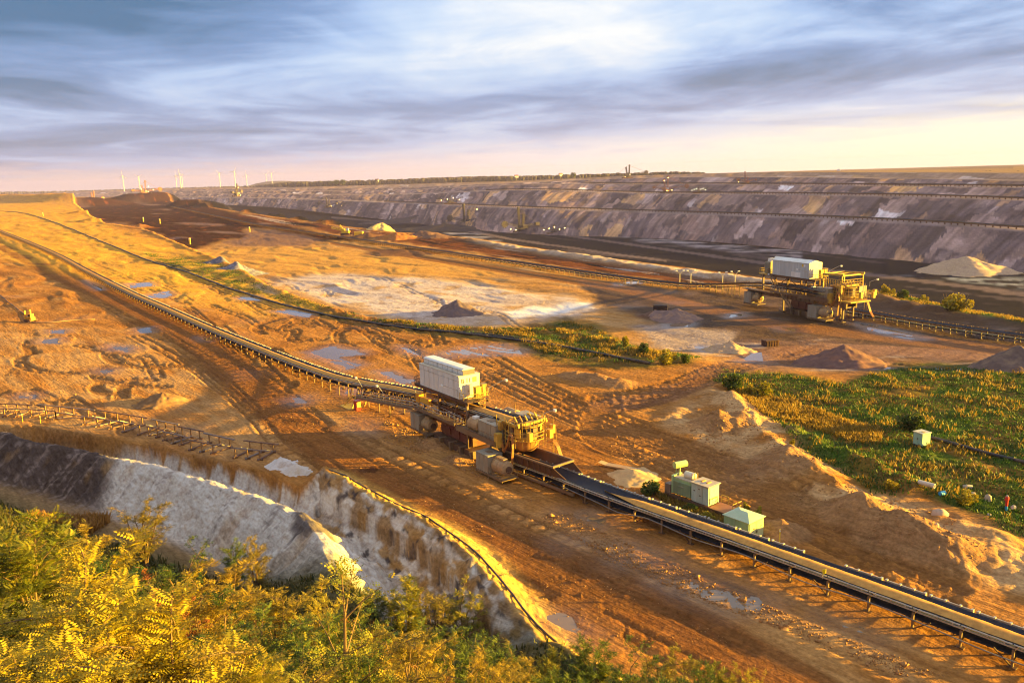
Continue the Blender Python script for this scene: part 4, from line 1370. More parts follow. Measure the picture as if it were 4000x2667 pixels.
def motor_set(root, x0, x1, y0, y1, z0, hb, xt, label=None, flip=False):
    """switch cabinet and drum motor on a hanging platform: x0..x1 cabinet, then the motor up to xt"""
    pl = MB().box(x0 - 0.1, xt + 0.4, y0 - 0.15, y1 + 0.1, z0 - 0.18, z0)
    pl.box(x0, xt + 0.3, y0 - 0.1, y0 + 0.02, z0 - 0.34, z0 - 0.18)
    pl.build('motor_platform', steel_tan(), root)
    cb = MB().box(x0, x1, y0, y1, z0, z0 + hb).box(x0 - 0.05, x1 + 0.05, y0 - 0.05, y1 + 0.05, z0 + hb, z0 + hb + 0.07)
    nd = 3
    for k in range(nd):
        a = x0 + (x1 - x0) * (k + 0.06) / nd
        b = x0 + (x1 - x0) * (k + 0.94) / nd
        for zz in ((z0 + 0.12, z0 + hb * 0.5 - 0.04), (z0 + hb * 0.5 + 0.04, z0 + hb - 0.1)):
            cb.box(a, b, y0 - 0.035, y0, *zz)
    c = cb.build('switch_cabinet', grey_cab(), root)
    MB().box((x0 + x1) / 2 - 0.5, (x0 + x1) / 2 + 0.5, (y0 + y1) / 2 - 0.35, (y0 + y1) / 2 + 0.35, z0 + hb + 0.07, z0 + hb + 0.12).build('hatch', steel_tan(), c)
    r = min(hb * 0.42, (y1 - y0) * 0.48)
    cy, cz = (y0 + y1) / 2, z0 + r + 0.15
    xs = x1 + 0.35
    mt = MB().lathe([(r * 0.55, xs - 0.1), (r * 0.96, xs), (r, xs + 0.12), (r, xt - 0.35), (r * 0.93, xt - 0.3), (r * 0.93, xt - 0.12), (r * 0.5, xt)], (cy, cz), 18, axis='x')
    for q in np.linspace(xs + 0.3, xt - 0.5, 3):
        mt.lathe([(r, q - 0.05), (r * 1.05, q - 0.04), (r * 1.05, q + 0.04), (r, q + 0.05)], (cy, cz), 18, axis='x')
    mo = mt.build('drum_motor', tank_tan(), root, smooth=False)
    MB().box(xs + 0.3, xt - 0.6, cy - 0.35, cy + 0.35, cz + r * 0.85, cz + r + 0.28).build('terminal_box', tank_tan(), mo)
    MB().lathe([(r * 0.45, xt), (r * 0.45, xt + 0.22), (r * 0.2, xt + 0.24)], (cy, cz), 12, axis='x').build('gear_hub', steel_dark(), mo)
    rl = MB().rail([(x1 + 0.1, y0 - 0.1, z0), (xt + 0.35, y0 - 0.1, z0), (xt + 0.35, y1, z0)], 1.0, 1.0, 0.035)
    rl.build('guard_rail', steel_tan(), root)

def caged_ladder(root, x, y, z0, z1, mat):
    m = MB()
    for s in (-0.28, 0.28):
        m.tube([(x, y + s, z0), (x, y + s, z1)], 0.045, 4)
    z = z0 + 0.25
    while z < z1:
        m.tube([(x, y - 0.28, z), (x, y + 0.28, z)], 0.03, 4)
        z += 0.32
    for z in np.arange(z0 + 1.0, z1 - 0.05, 0.6):
        m.tube([(x, y - 0.34, z), (x + 0.45, y - 0.4, z), (x + 0.8, y, z), (x + 0.45, y + 0.4, z), (x, y + 0.34, z)], 0.04, 4)
    for a in ((0.45, -0.4), (0.8, 0.0), (0.45, 0.4)):
        m.tube([(x + a[0], y + a[1], z0 + 1.0), (x + a[0], y + a[1], z1)], 0.035, 4)
    m.build('caged_ladder', mat, root)

def drive_station(root, variant):
    tan, dk, red, yl = steel_tan(), steel_dark(), steel_red(), yellow()
    B = variant == 1
    dF, dU, dR = (0.0, 0.0, 0.0) if B else (-5.0, -2.8, -9.5)
    # pontoon feet in the mud
    for k in range(4):
        a = -7.2 + k * 2.9
        if k < 4:
            f = MB().box(a, a + 2.7, -2.5, 2.5, -0.6, 1.15 - 0.04 * k, 0.1).build('pontoon', steel_dark(), root)
            MB().yprism([(a + 2.35, 1.18), (a + 2.95, 1.18), (a + 2.95, -0.2), (a + 2.7, 0.1)], -3.0, -1.7).build('pontoon_fin', steel_tan(), f)
    # body: box girder with ribs, hydraulic frames, columns
    g = MB().box(-11.5, 12.5, -1.5, -1.15, 2.9, 4.2).box(-11.5, 12.5, 1.15, 1.5, 2.9, 4.2).box(-11.5, 12.5, -1.1, 1.1, 3.0, 3.2)
    for q in np.arange(-11, 12.6, 1.6):
        g.box(q - 0.06, q + 0.06, -1.62, -1.5, 2.95, 4.15)
    if not B:
        g.box(-24.0, -11.5, -1.5, -1.15, 2.9, 4.0).box(-24.0, -11.5, 1.15, 1.5, 2.9, 4.0).box(-24, -11.5, -3.0, -1.5, 3.9, 4.1)
        g.rail([(-24, -3.0, 4.1), (-12.6, -3.0, 4.4)], 1.0, 1.5, 0.05)
    g.build('main_girder', red if B else tan, root)
    MB().box(-6.5, 2.6, -1.4, 1.4, 1.2, 2.9).box(-6.4, -3.6, -1.55, -1.4, 1.6, 2.6).box(-3.2, -1.0, -1.55, -1.4, 1.4, 2.7).box(-0.4, 2.0, -1.55, -1.4, 1.3, 2.6).build('undercarriage', red, root)
    for x in (-9.5, 7.5, 11.5):
        for s in (-1, 1):
            MB().box(x - 0.16, x + 0.16, s * 1.35 - 0.16, s * 1.35 + 0.16, 0.0, 2.9).box(x - 0.5, x + 0.5, s * 1.35 - 0.4, s * 1.35 + 0.4, -0.1, 0.15).build('support_leg', tan, root)
    MB().box(1.9, 2.25, -2.0, -1.65, 0.3, 7.7).build('support_leg', tan, root)
    # belt side frames rising through the station
    for s in (-1, 1):
        MB().beam((-12, s * 1.75 + 0.1, 5.5), (11.5, s * 1.75 - 0.1, 6.75), 0.14, 0.34).build('belt_frame', dk, root)
    for x in np.arange(-11, 11.5, 2.2):
        MB().beam((x, -1.6, 4.2), (x, -1.7, 5.6 + (x + 12) * 0.053), 0.14).beam((x, 1.6, 4.2), (x, 1.7, 5.6 + (x + 12) * 0.053), 0.14).beam((x, -1.7, 5.35 + (x + 12) * 0.053), (x, 1.7, 5.35 + (x + 12) * 0.053), 0.12).build('belt_trestle', dk, root)
    # raised electrical house on columns
    hx0 = -12.0 if B else -13.6
    zf, ze = 8.0, 11.5 if B else 11.3
    for x in (hx0 + 1.6, hx0 + 6.2, -0.8):
        for s in (-1, 1):
            MB().box(x - 0.17, x + 0.17, s * 1.95 - 0.17, s * 1.95 + 0.17, 4.0, zf - 0.35).build('house_column', dk, root)
    fl = MB().box(hx0 - 1.8, 2.4, -1.95, 1.95, zf - 0.14, zf - 0.02)
    fl.box(hx0 - 1.8, 2.4, -1.9, -1.7, zf - 0.5, zf - 0.14).box(hx0 - 1.8, 2.4, 1.7, 1.9, zf - 0.5, zf - 0.14)
    for x in np.arange(hx0 - 1.6, 2.4, 1.5):
        fl.box(x - 0.07, x + 0.07, -1.7, 1.7, zf - 0.4, zf - 0.15)
    fl.build('house_floor_frame', dk, root)
    for a, b in (((hx0 + 1.6, -1.95, 5.2), (hx0 + 6.2, -1.95, 7.6)), ((hx0 + 6.2, -1.95, 7.6), (-0.8, -1.95, 5.2))):
        MB().beam(a, b, 0.14).build('brace', dk, root)
    walls = M('second station panel', (0.50, 0.54, 0.54), 0.5, 0.0, (0.36, 0.32, 0.26), 0.3, 0.7, streaks=True) if not B else white_panel()
    house = MB().box(hx0 + 0.05, -0.05, -1.74, 1.74, zf, ze - 0.05).build('house_core', M('panel joint', (0.16, 0.145, 0.13), 0.8), root)
    n = 8 if B else 13
    for k in range(n):
        a = hx0 + (-hx0) * k / n
        b = hx0 + (-hx0) * (k + 1) / n
        for s in (-1, 1):
            y0, y1 = (-1.82, -1.74) if s < 0 else (1.74, 1.82)
            if B:
                MB().box(a + 0.035, b - 0.035, y0, y1, zf, ze - 0.84).build('wall_panel', walls, house)
                MB().box(a + 0.055, b - 0.055, y0 - (0.05 if s < 0 else 0), y1 + (0.05 if s > 0 else 0), ze - 0.77, ze - 0.08).build('vent_panel', walls, house)
            else:
                MB().box(a + 0.03, b - 0.03, y0, y1, zf, ze - 0.04).build('wall_panel', walls, house)
    if B:
        MB().box(hx0 - 0.08, 0.0, -1.9, 1.9, ze - 0.05, ze + 0.03).build('roof', M('tan flat roof', (0.62, 0.52, 0.38), 0.6, 0, (0.45, 0.33, 0.2), 0.4, 0.8), house)
        mon = MB().box(hx0 + 0.2, -0.05, -1.02, 1.02, ze + 0.03, ze + 0.78).build('roof_monitor', M('panel joint', (0.16, 0.145, 0.13)), house)
        for k in range(8):
            a = hx0 + 0.2 + (-hx0 - 0.25) * k / 8
            b = hx0 + 0.2 + (-hx0 - 0.25) * (k + 1) / 8
            MB().box(a + 0.06, b - 0.06, -1.07, -1.02, ze + 0.07, ze + 0.70).build('vent_panel', walls, mon)
            MB().xprism([(-1.14, ze + 0.78), (1.14, ze + 0.78), (1.14, ze + 0.80), (0.75, ze + 1.0), (-0.75, ze + 1.0), (-1.14, ze + 0.82)], a + 0.01, b - 0.01).build('roof_sheet', white_roof(), mon)
        # end wall, lettering and fittings
        MB().box(-0.05, 0.02, -1.8, 1.8, zf, ze - 0.06).build('end_wall', M('end wall', (0.72, 0.70, 0.62), 0.5, 0.0, (0.5, 0.4, 0.28), 0.25, 0.8), house)
        MB().box(0.02, 0.06, 0.55, 1.25, ze - 1.2, ze - 0.45).build('hatch', M('ochre hatch', (0.62, 0.48, 0.10), 0.5), house)
        dr = MB().box(0.02, 0.07, -0.95, 0.35, zf + 0.1, zf + 2.0).box(0.02, 0.09, -1.05, 0.45, zf + 2.0, zf + 2.15).build('door', M('door leaf', (0.60, 0.57, 0.50), 0.5), house)
        MB().box(0.07, 0.12, -0.34, -0.3, zf + 0.9, zf + 1.2).build('handle', dk, dr)
        cu = bpy.data.curves.new('lettering', 'FONT')
        cu.body = 'B 11'
        cu.size = 0.95
        cu.extrude = 0.012
        cu.offset = 0.012
        tx = bpy.data.objects.new('tmp', cu)
        COL.objects.link(tx)
        dg = bpy.context.evaluated_depsgraph_get()
        me = bpy.data.meshes.new_from_object(tx.evaluated_get(dg))
        bpy.data.objects.remove(tx)
        me.materials.append(black_paint())
        lt = bpy.data.objects.new('lettering', me)
        COL.objects.link(lt)
        lt.parent = house
        lt.location = (0.035, -1.45, ze - 1.15)
        lt.rotation_euler = (math.pi / 2, 0, math.pi / 2)
    else:
        MB().xprism([(-1.95, ze - 0.02), (1.95, ze - 0.02), (0, ze + 0.55)], hx0 - 0.1, 0.05).build('roof', white_roof(), house)
        MB().box(-0.05, 0.03, -1.8, 1.8, zf, ze - 0.03).build('end_wall', M('end wall', (0.72, 0.70, 0.62), 0.5, 0.0, (0.5, 0.4, 0.28), 0.25, 0.8), house)
        MB().box(-2.6, -2.0, -1.86, -1.83, ze - 0.85, ze - 0.3).build('sign', M('yellow sign', (0.75, 0.52, 0.02), 0.5), house)
        MB().box(-1.95, -1.35, -1.86, -1.83, ze - 0.85, ze - 0.3).build('sign', M('white sign', (0.8, 0.8, 0.82), 0.5), house)
        MB().box(-6.4, -3.0, -1.87, -1.83, zf + 0.05, zf + 1.15).build('cover_panel', white_roof(), house)
        # transformer behind the house with a round expansion tank
        tr = MB().box(hx0 - 3.6, hx0 - 1.6, -1.3, 1.3, zf, zf + 2.6).build('transformer', grey_cab(), root)
        for k in range(5):
            MB().box(hx0 - 3.5 + k * 0.4, hx0 - 3.3 + k * 0.4, -1.55, -1.3, zf + 0.2, zf + 2.4).build('cooling_fin', grey_cab(), tr)
        MB().lathe([(0.1, hx0 - 1.9), (0.5, hx0 - 1.8), (0.5, hx0 - 0.5), (0.1, hx0 - 0.4)], (0.4, zf + 3.3), 14, axis='x').build('expansion_tank', white_roof(), tr)
        MB().box(hx0 - 3.4, hx0 - 2.2, -0.7, 0.5, zf + 2.6, zf + 3.3).build('terminal_box', white_roof(), tr)
        MB().box(hx0 - 5.2, hx0 - 1.8, -1.95, 1.95, zf - 0.3, zf - 0.02).rail([(hx0 - 1.8, -1.9, zf), (hx0 - 5.1, -1.9, zf), (hx0 - 5.1, 1.9, zf)], 1.0, 1.1).build('rear_platform', yl, root)
        for s in (-1, 1):
            MB().beam((hx0 - 3.5, s * 1.8, 4.2), (hx0 - 3.5, s * 1.8, zf - 0.3), 0.4).build('house_column', tan, root)
        st = MB()
        for s in (-0.4, 0.4):
            st.beam((hx0 + 0.5, -2.6 + s, zf - 0.3), (hx0 + 9.5, -3.0 + s, 1.2), 0.12, 0.28)
        st.rail([(hx0 + 0.5, -3.0, zf - 0.3), (hx0 + 9.5, -3.4, 1.2)], 0.95, 1.2)
        for k in range(22):
            f = k / 21
            st.box(hx0 + 0.5 + 9 * f - 0.12, hx0 + 0.5 + 9 * f + 0.12, -3.0 - 0.4 * f, -2.2 - 0.4 * f, zf - 0.3 - 6.5 * f, zf - 0.26 - 6.5 * f)
        st.build('stairway', tan, root)
    # porch with cabinets before the end wall
    MB().rail([(0.1, -1.85, zf), (2.3, -1.85, zf), (2.3, 1.9, zf)], 1.05, 0.9, 0.045).build('porch_rail', yl, root)
    for (ya, yb, za, zb) in ((-0.2, 0.75, 8.2, 9.9), (0.95, 1.8, 8.5, 10.2)):
        MB().box(1.3, 2.1, ya, yb, za, zb, 0.03).box(1.25, 2.15, ya - 0.04, yb + 0.04, zb, zb + 0.06).build('control_box', yl, root)
    MB().rail([(hx0 - 0.1, -1.85, zf), (hx0 - 1.7, -1.85, zf), (hx0 - 1.7, 1.85, zf)], 1.05, 0.6, 0.045).build('porch_rail', dk, root)
    caged_ladder(root, 2.5, 0.4, 4.9, 9.0, yl)
    # drives: low rear, low front, upper platform
    motor_set(root, -13.5 + dR, -10.6 + dR, -3.1, -1.0, 0.9, 2.4, -8.0 + dR)
    motor_set(root, 9.2 + dF, 12.2 + dF, -5.1, -2.7, 0.7, 2.4, 15.3 + dF)
    lad = MB()
    for s in (0, 0.5):
        lad.tube([(-8.6 + s, -3.3, -0.3), (-8.6 + s, -3.2, 1.9)], 0.04, 4)
    for z in np.arange(-0.1, 1.1, 0.3):
        lad.tube([(-8.6, -3.28, z), (-8.1, -3.28, z)], 0.03, 4)
    lad.build('ladder', tan, root)
    pf = MB().box(1.4, 11.9, -3.4, -1.5, 4.1, 4.35).box(1.4, 11.9, -3.5, -3.4, 3.95, 4.75).box(1.3, 1.4, -3.5, -1.5, 3.95, 4.5)
    pf.build('drive_platform', tan, root, loc=(dU, 0, 0))
    MB().rail([(1.4, -1.8, 4.35), (1.4, -3.45, 4.35), (11.9, -3.45, 4.35)], 1.1, 1.7, 0.04).build('guard_rail', tan, root, loc=(dU, 0, 0))
    cb = MB().box(6.9, 11.2, -3.1, -1.0, 4.35, 6.7).box(6.85, 11.25, -3.15, -0.95, 6.7, 6.78)
    for k in range(4):
        cb.box(6.95 + k * 1.06, 7.93 + k * 1.06, -3.13, -3.1, 4.5, 6.6)
    cab = cb.build('switch_cabinet', grey_cab(), root, loc=(dU, 0, 0))
    MB().box(8.2, 9.4, -2.5, -1.6, 6.78, 6.83).build('hatch', tan, cab)
    MB().box(11.4, 12.2, -3.5, -2.6, 3.9, 5.9, 0.03).build('control_box', yl, root, loc=(dU, 0, 0))
    mt = MB().lathe([(0.5, 3.7), (0.95, 3.8), (1.0, 3.95), (1.0, 6.2), (0.9, 6.35), (0.5, 6.5)], (-2.15, 5.4), 18, axis='x')
    mo = mt.build('drum_motor', tank_tan(), root, loc=(dU, 0, 0))
    MB().box(4.6, 5.4, -2.6, -1.8, 6.3, 6.65).build('terminal_box', white_roof(), mo)
    # far-side drive
    MB().lathe([(0.5, 5.7), (0.95, 5.8), (1.0, 5.95), (1.0, 8.2), (0.5, 8.5)], (2.7, 6.3), 16, axis='x').build('drum_motor', tank_tan(), root)
    MB().box(8.9, 12.6, 1.8, 3.8, 5.2, 7.2).box(8.85, 12.65, 1.75, 3.85, 7.2, 7.27).build('switch_cabinet', grey_cab(), root)
    MB().box(5, 13, 1.6, 4.0, 4.9, 5.15).rail([(5, 3.95, 5.15), (13, 3.95, 5.15)], 1.0, 1.5).build('drive_platform', tan, root)
    # walkway along the near side
    wk = MB().box(-12.6, 0.2, -3.0, -1.9, 4.35, 4.5).box(-12.6, 0.2, -3.06, -3.0, 4.15, 4.62)
    wk.build('walkway', tan, root)
    MB().rail([(-12.6, -3.0, 4.5), (-3.0, -3.0, 4.5), (-1.4, -3.0, 4.9), (0.2, -3.0, 4.9), (1.4, -2.2, 4.4)], 1.1, 1.6, 0.045).build('guard_rail', galv(), root)
    MB().rail([(-12.6, -1.95, 4.5), (0.2, -1.95, 4.5)], 1.1, 1.6, 0.04).build('guard_rail', galv(), root)
    if B:
        # boarding bridge with its truss on the upstream side
        br = MB()
        A, Z = (-35.0, -3.4, 1.4), (-12.6, -2.9, 4.0)
        def at(f, dy=0.0, dz=0.0):
            return (A[0] + (Z[0] - A[0]) * f, A[1] + (Z[1] - A[1]) * f + dy, A[2] + (Z[2] - A[2]) * f + dz)
        br.beam(at(0, -0.1), at(1, -0.1), 0.12, 0.36).beam(at(0, 1.0), at(1, 1.0), 0.12, 0.36)
        br.add([at(0, -0.1, 0.18), at(0, 1.0, 0.18), at(1, 1.0, 0.18), at(1, -0.1, 0.18)], [(0, 3, 2, 1)])
        br.build('bridge_walkway', tan, root)
        MB().rail([at(k / 12, -0.12, 0.2) for k in range(13)], 1.05, 1.9, 0.045).rail([at(k / 12, 1.0, 0.2) for k in range(2, 13)], 1.05, 1.9, 0.04).build('guard_rail', galv(), root)
        tr = MB()
        for dz in (0.3, 2.0):
            for dy in (1.3, 2.7):
                tr.beam(at(-0.06, dy, dz), at(1, dy, dz), 0.18, 0.24)
        for k in range(12):
            f0, f1 = k / 12, (k + 1) / 12
            for dy in (1.3, 2.7):
                tr.beam(at(f0, dy, 0.3), at(f0, dy, 2.0), 0.12)
                tr.beam(at(f0, dy, 0.3 if k % 2 else 2.0), at(f1, dy, 2.0 if k % 2 else 0.3), 0.1)
            tr.beam(at(f0, 1.3, 0.3), at(f0, 2.7, 0.3), 0.12)
        tr.build('bridge_truss', dk, root)
        ft = MB()
        for s in (-1.0, 1.4):
            ft.beam((-34.5, -2.6 + s, 1.9), (-35.6 + 0.4 * s, -4.2 + s, -0.3), 0.22)
            ft.beam((-33.4, -2.6 + s, 1.9), (-32.6, -4.0 + s, -0.3), 0.18)
        ft.box(-36.2, -32.2, -5.6, -2.2, -0.3, 0.1)
        ft.build('bridge_foot', yl, root)
        for (x_, y_) in ((-22.0, -3.6), (-30.0, -3.8)):
            flood_lamp(root, (x_, y_, 2.6 if x_ < -25 else 3.4), (x_ - 1.0, y_ - 0.6, 6.0))
        sp_ = MB().lathe([(0.25, -0.35), (0.85, -0.3), (0.85, -0.2), (0.3, -0.15), (0.3, 0.15), (0.85, 0.2), (0.85, 0.3), (0.25, 0.35)], (0, 0), 14, axis='x')
        sp_.build('cable_drum', dk, root, loc=(-31.5, -2.0, 2.6))
        MB().box(-11.4, -10.3, -3.1, -2.2, 5.6, 7.0).box(-10.3, -7.4, -2.95, -2.5, 5.7, 6.6).build('control_box', orange_box(), root)
        MB().box(-10.1, -7.6, -3.0, -2.95, 5.85, 6.45).build('cover_panel', M('ochre cover', (0.70, 0.40, 0.05), 0.5), root)
        MB().tube([(-10.9, -3.0, 4.5), (-10.9, -3.0, 5.6)], 0.08, 6).build('post', galv(), root)
    # discharge hopper: bowl, shell with windows, ring rails, pulley
    cx, cy = 13.3, 0.5
    MB().lathe([(1.3, 3.3), (1.6, 3.6), (2.0, 4.4), (2.1, 5.0), (2.16, 5.05), (2.0, 5.05), (1.8, 4.4)], (cx, cy), 24).build('hopper_bowl', M('scoured rust steel', (0.50, 0.24, 0.07), 0.5, 0.2, RUST, 0.5, 0.8), root, smooth=True)
    MB().lathe([(2.2, 5.0), (2.2, 5.5)], (cx, cy), 24, -2.2, 2.2).lathe([(2.35, 6.9), (2.42, 6.95), (2.42, 7.1), (2.35, 7.15)], (cx, cy), 24, -2.4, 2.4).build('hopper_ring', yl, root)
    sh = MB().lathe([(2.28, 5.3), (2.28, 7.3)], (cx, cy), 22, 0.9, 5.4).build('hopper_shell', steel_dark(), root)
    for k in range(9):
        a = -2.1 + k * 0.52
        ca, sa = math.cos(a), math.sin(a)
        w = MB()
        w.beam((cx + 2.36 * ca, cy + 2.36 * sa, 5.45), (cx + 2.36 * ca, cy + 2.36 * sa, 6.85), 0.14 if k % 3 == 0 else 0.72, 0.06, up=(ca, sa, 0))
        w.build('hopper_panel', yl if k % 3 != 1 else tan, root)
    MB().rail([(cx + 2.7 * math.cos(a), cy + 2.7 * math.sin(a), 6.9) for a in np.linspace(-1.9, 1.9, 10)], 0.95, 0.9, 0.045).build('ring_rail', yl, root)
    rg = MB()
    for a in np.linspace(-2.3, 2.3, 13):
        ca, sa = math.cos(a), math.sin(a)
        rg.tube([(cx + 2.85 * ca, cy + 2.85 * sa, 4.2), (cx + 2.85 * ca, cy + 2.85 * sa, 7.9)], 0.05, 4)
        rg.beam((cx + 2.2 * ca, cy + 2.2 * sa, 5.2), (cx + 2.9 * ca, cy + 2.9 * sa, 5.2), 0.08)
    for zz, rr_ in ((5.25, 2.9), (5.8, 2.9), (6.3, 2.9)):
        rg.tube([(cx + rr_ * math.cos(a), cy + rr_ * math.sin(a), zz) for a in np.linspace(-2.3, 2.3, 20)], 0.045, 4)
    rg.build('ring_platform', yl, root)
    for (x_, y_, z_) in ((15.6, 3.4, 5.6), (16.1, 2.6, 5.2), (11.4, -2.3, 6.2), (16.2, -0.9, 5.4)):
        MB().box(x_ - 0.35, x_ + 0.35, y_ - 0.3, y_ + 0.3, z_, z_ + 1.2, 0.03).build('control_box', yl, root)
    MB().tube([(16.0, 3.2, 2.2), (16.0, 3.2, 7.4)], 0.05, 4).tube([(16.3, 3.5, 2.2), (16.3, 3.5, 6.4)], 0.05, 4).tube([(15.6, 3.6, 2.6), (15.6, 3.6, 7.8)], 0.05, 4).tube([(10.9, -2.6, 4.4), (10.9, -2.6, 8.3)], 0.07, 5).tube([(9.0, 1.9, 7.2), (9.0, 1.9, 8.8)], 0.06, 4).build('pole', yl, root)
    fr = MB().box(10.8, 15.3, -2.1, -1.85, 7.2, 7.5).box(10.8, 15.3, 2.6, 2.85, 7.2, 7.5).box(14.9, 15.2, -2.1, 2.8, 7.3, 7.75)
    fr.build('head_frame', yl, root)
    for y in np.linspace(-1.4, 2.0, 5):
        MB().tube([(14.2, y, 7.4), (13.4, y, 8.25)], 0.14, 6).build('scraper', yl, root)
    if not B:
        hf = MB()
        for x in (9.5, 15.5):
            for y in (-2.8, 2.9):
                hf.beam((x, y, 4.2), (x, y, 9.6), 0.22)
        for y in (-2.8, 2.9):
            hf.beam((9.2, y, 9.6), (15.9, y, 9.9), 0.22, 0.4)
        for x in (9.5, 12.5, 15.5):
            hf.beam((x, -2.8, 9.7), (x, 2.9, 9.7), 0.2, 0.3)
        hf.rail([(9.5, -2.8, 7.8), (15.7, -2.8, 7.8), (15.7, 2.9, 7.8)], 1.0, 0.8, 0.05)
        hf.rail([(15.9, -2.8, 4.6), (18.5, -2.0, 4.9), (18.5, 2.4, 4.9)], 1.0, 0.8, 0.05).box(15.4, 18.6, -2.8, 2.6, 4.4, 4.65)
        hf.build('head_gantry', yl, root)
        for x in (11.0, 14.6):
            MB().lathe([(0.75, -2.55), (0.75, -2.2), (0.4, -2.15)], (x, 9.3), 14, axis='z').build('sheave', yl, root)
    MB().tube([(11.5, -1.5, 6.6), (11.5, 2.0, 6.6)], 0.55, 14).build('head_pulley', dk, root)
    # bundled cables looping down from the upper drive
    for k in range(3):
        o = 0.12 * k
        MB().tube([(11.9, -2.7 + o, 4.9), (12.6, -2.9 + o, 3.5 - o), (13.3, -2.8 + o, 4.4), (13.9, -2.6 + o, 6.1 + o), (14.7, -2.8 + o, 6.0), (15.0, -3.0 + o, 4.5), (14.9, -3.2 + o, 1.6), (14.2, -3.6 + o, 1.0)], 0.06, 5).build('cable', M('orange cable', (0.50, 0.20, 0.05), 0.5), root)
    for k in range(4):
        o = 0.14 * k
        MB().tube([(15.2, 2.9 + o, 4.2), (16.0, 3.1 + o, 4.6), (17.0, 3.0 + o, 4.0), (18.0, 3.0 + o, 2.2), (19.4, 2.6 + o, 1.3)], 0.07, 5).build('cable', M('orange cable', (0.50, 0.20, 0.05), 0.5), root)
    flood_lamp(root, (-0.2, -2.0, 8.4), (-2.0, -3.6, 10.0))
    flood_lamp(root, (1.0, -2.0, 8.4), (1.6, -2.6, 10.2))
    flood_lamp(root, (2.3, 1.9, 8.2), (3.6, 4.2, 10.6))
    flood_lamp(root, (-12.8, -2.2, 4.5), (-13.8, -2.7, 8.0))
    flood_lamp(root, (14.8, 2.6, 7.4), (16.0, 3.6, 8.8))
    return root

S1 = thing('drive_station', 'conveyor drive station with white raised house lettered B 11 above the sand belt', 'drive station', LW(-20, 1.2, 0), math.radians(-55), 'conveyor drive stations')
drive_station(S1, 1)
# transfer chute over the tail of the next belt
def chute(root, z0):
    m = MB()
    for s in (-1, 1):
        m.add([(-9.6, s * 1.75, 3.1), (1.2, s * 1.75, 3.2), (3.4, s * 1.5, 2.1), (1.2, s * 1.5, 1.95), (-9.6, s * 1.5, 1.9), (-9.6, s * 1.85, 3.1), (1.2, s * 1.85, 3.2), (3.4, s * 1.6, 2.1), (1.2, s * 1.6, 1.9), (-9.6, s * 1.6, 1.85)],
              [(0, 1, 3, 4), (1, 2, 3), (5, 9, 8, 6), (6, 8, 7), (0, 5, 6, 1), (1, 6, 7, 2)])
    m.box(-9.7, -9.55, -1.8, 1.8, 1.8, 3.1)
    for q in np.arange(-9, 1, 1.1):
        m.box(q - 0.05, q + 0.05, -1.98, -1.85, 2.0, 3.1)
    c = m.build('loading_chute', steel_dark(), root)
    MB().beam((-9.7, -1.9, 3.2), (1.3, -1.9, 3.3), 0.22).beam((-9.7, 1.9, 3.2), (1.3, 1.9, 3.3), 0.22).beam((1.3, -1.9, 3.3), (1.3, 1.9, 3.3), 0.25).build('chute_rim', steel_tan(), c)
    t = MB().box(-11.2, -8.6, -2.0, 2.0, 0.0, 0.5).box(-10.5, 5, -1.9, -1.6, 0.35, 0.7).box(-10.5, 5, 1.6, 1.9, 0.35, 0.7)
    t.tube([(-9.2, -1.4, 1.1), (-9.2, 1.4, 1.1)], 0.5, 14)
    t.build('tail_sled', steel_tan(), root)
K1 = thing('loading_hopper', 'dark open loading chute with skirts at the tail of the lower right belt', 'hopper', LW(0, 0, 0), math.radians(-50))
chute(K1, 0)

S2K = 1.4
a = G(3010, 1070, ZL + 8 * S2K)
b = G(3159, 1090, ZL + 8 * S2K)
ang2 = math.atan2(b[1] - a[1], b[0] - a[0])
n2 = np.array([-math.sin(ang2), math.cos(ang2)])
S2 = thing('drive_station', 'distant conveyor drive station with grey house and gold lit hopper beside dark mud', 'drive station', (b[0] + n2[0] * 1.82 * S2K, b[1] + n2[1] * 1.82 * S2K, ZL), ang2, 'conveyor drive stations')
drive_station(S2, 2)
S2.scale = (1.15, S2K, S2K)
for ch in S2.children:
    if ch.name.split('.')[0] in ('hopper_bowl', 'hopper_ring', 'hopper_shell', 'hopper_panel', 'ring_rail', 'ring_platform', 'head_frame', 'scraper', 'head_gantry', 'sheave', 'head_pulley', 'pole', 'cable'):
        ch.location.x -= 3.2

for i, (px_, py_, lab) in enumerate([(2655, 1120, 'leftmost twin lamp mast beside the distant belt'), (2698, 1120, 'second twin lamp mast from the left beside the distant belt'), (2822, 1130, 'third twin lamp mast left of the distant station'), (2870, 1128, 'twin lamp mast closest to the distant station')]):
    c = G(px_, py_, ZL)
    r = thing('light_mast', lab, 'lamp mast', (c[0], c[1], gz(*c[:2])), 0.2, 'twin lamp masts by the distant belt')
    MB().tube([(0, 0, 0), (0, 0, 5.0)], 0.1, 6).tube([(0, 0, 4.9), (-1.3, 0, 6.2)], 0.07, 5).tube([(0, 0, 4.9), (1.3, 0, 6.2)], 0.07, 5).build('pole', galv(), r)
    for s in (-1.5, 1.5):
        MB().box(s - 0.4, s + 0.4, -0.25, 0.25, 6.1, 6.45, 0.08).build('lamp_head', M('lamp housing', (0.75, 0.73, 0.68)), r)
# ------------------------------------------------------------------ substation skid, sheds and small kit by the belt
def frame_at(p, q):
    """origin p, x axis towards q (world points on the ground)"""
    return (p[0], p[1]), math.atan2(q[1] - p[1], q[0] - p[0])

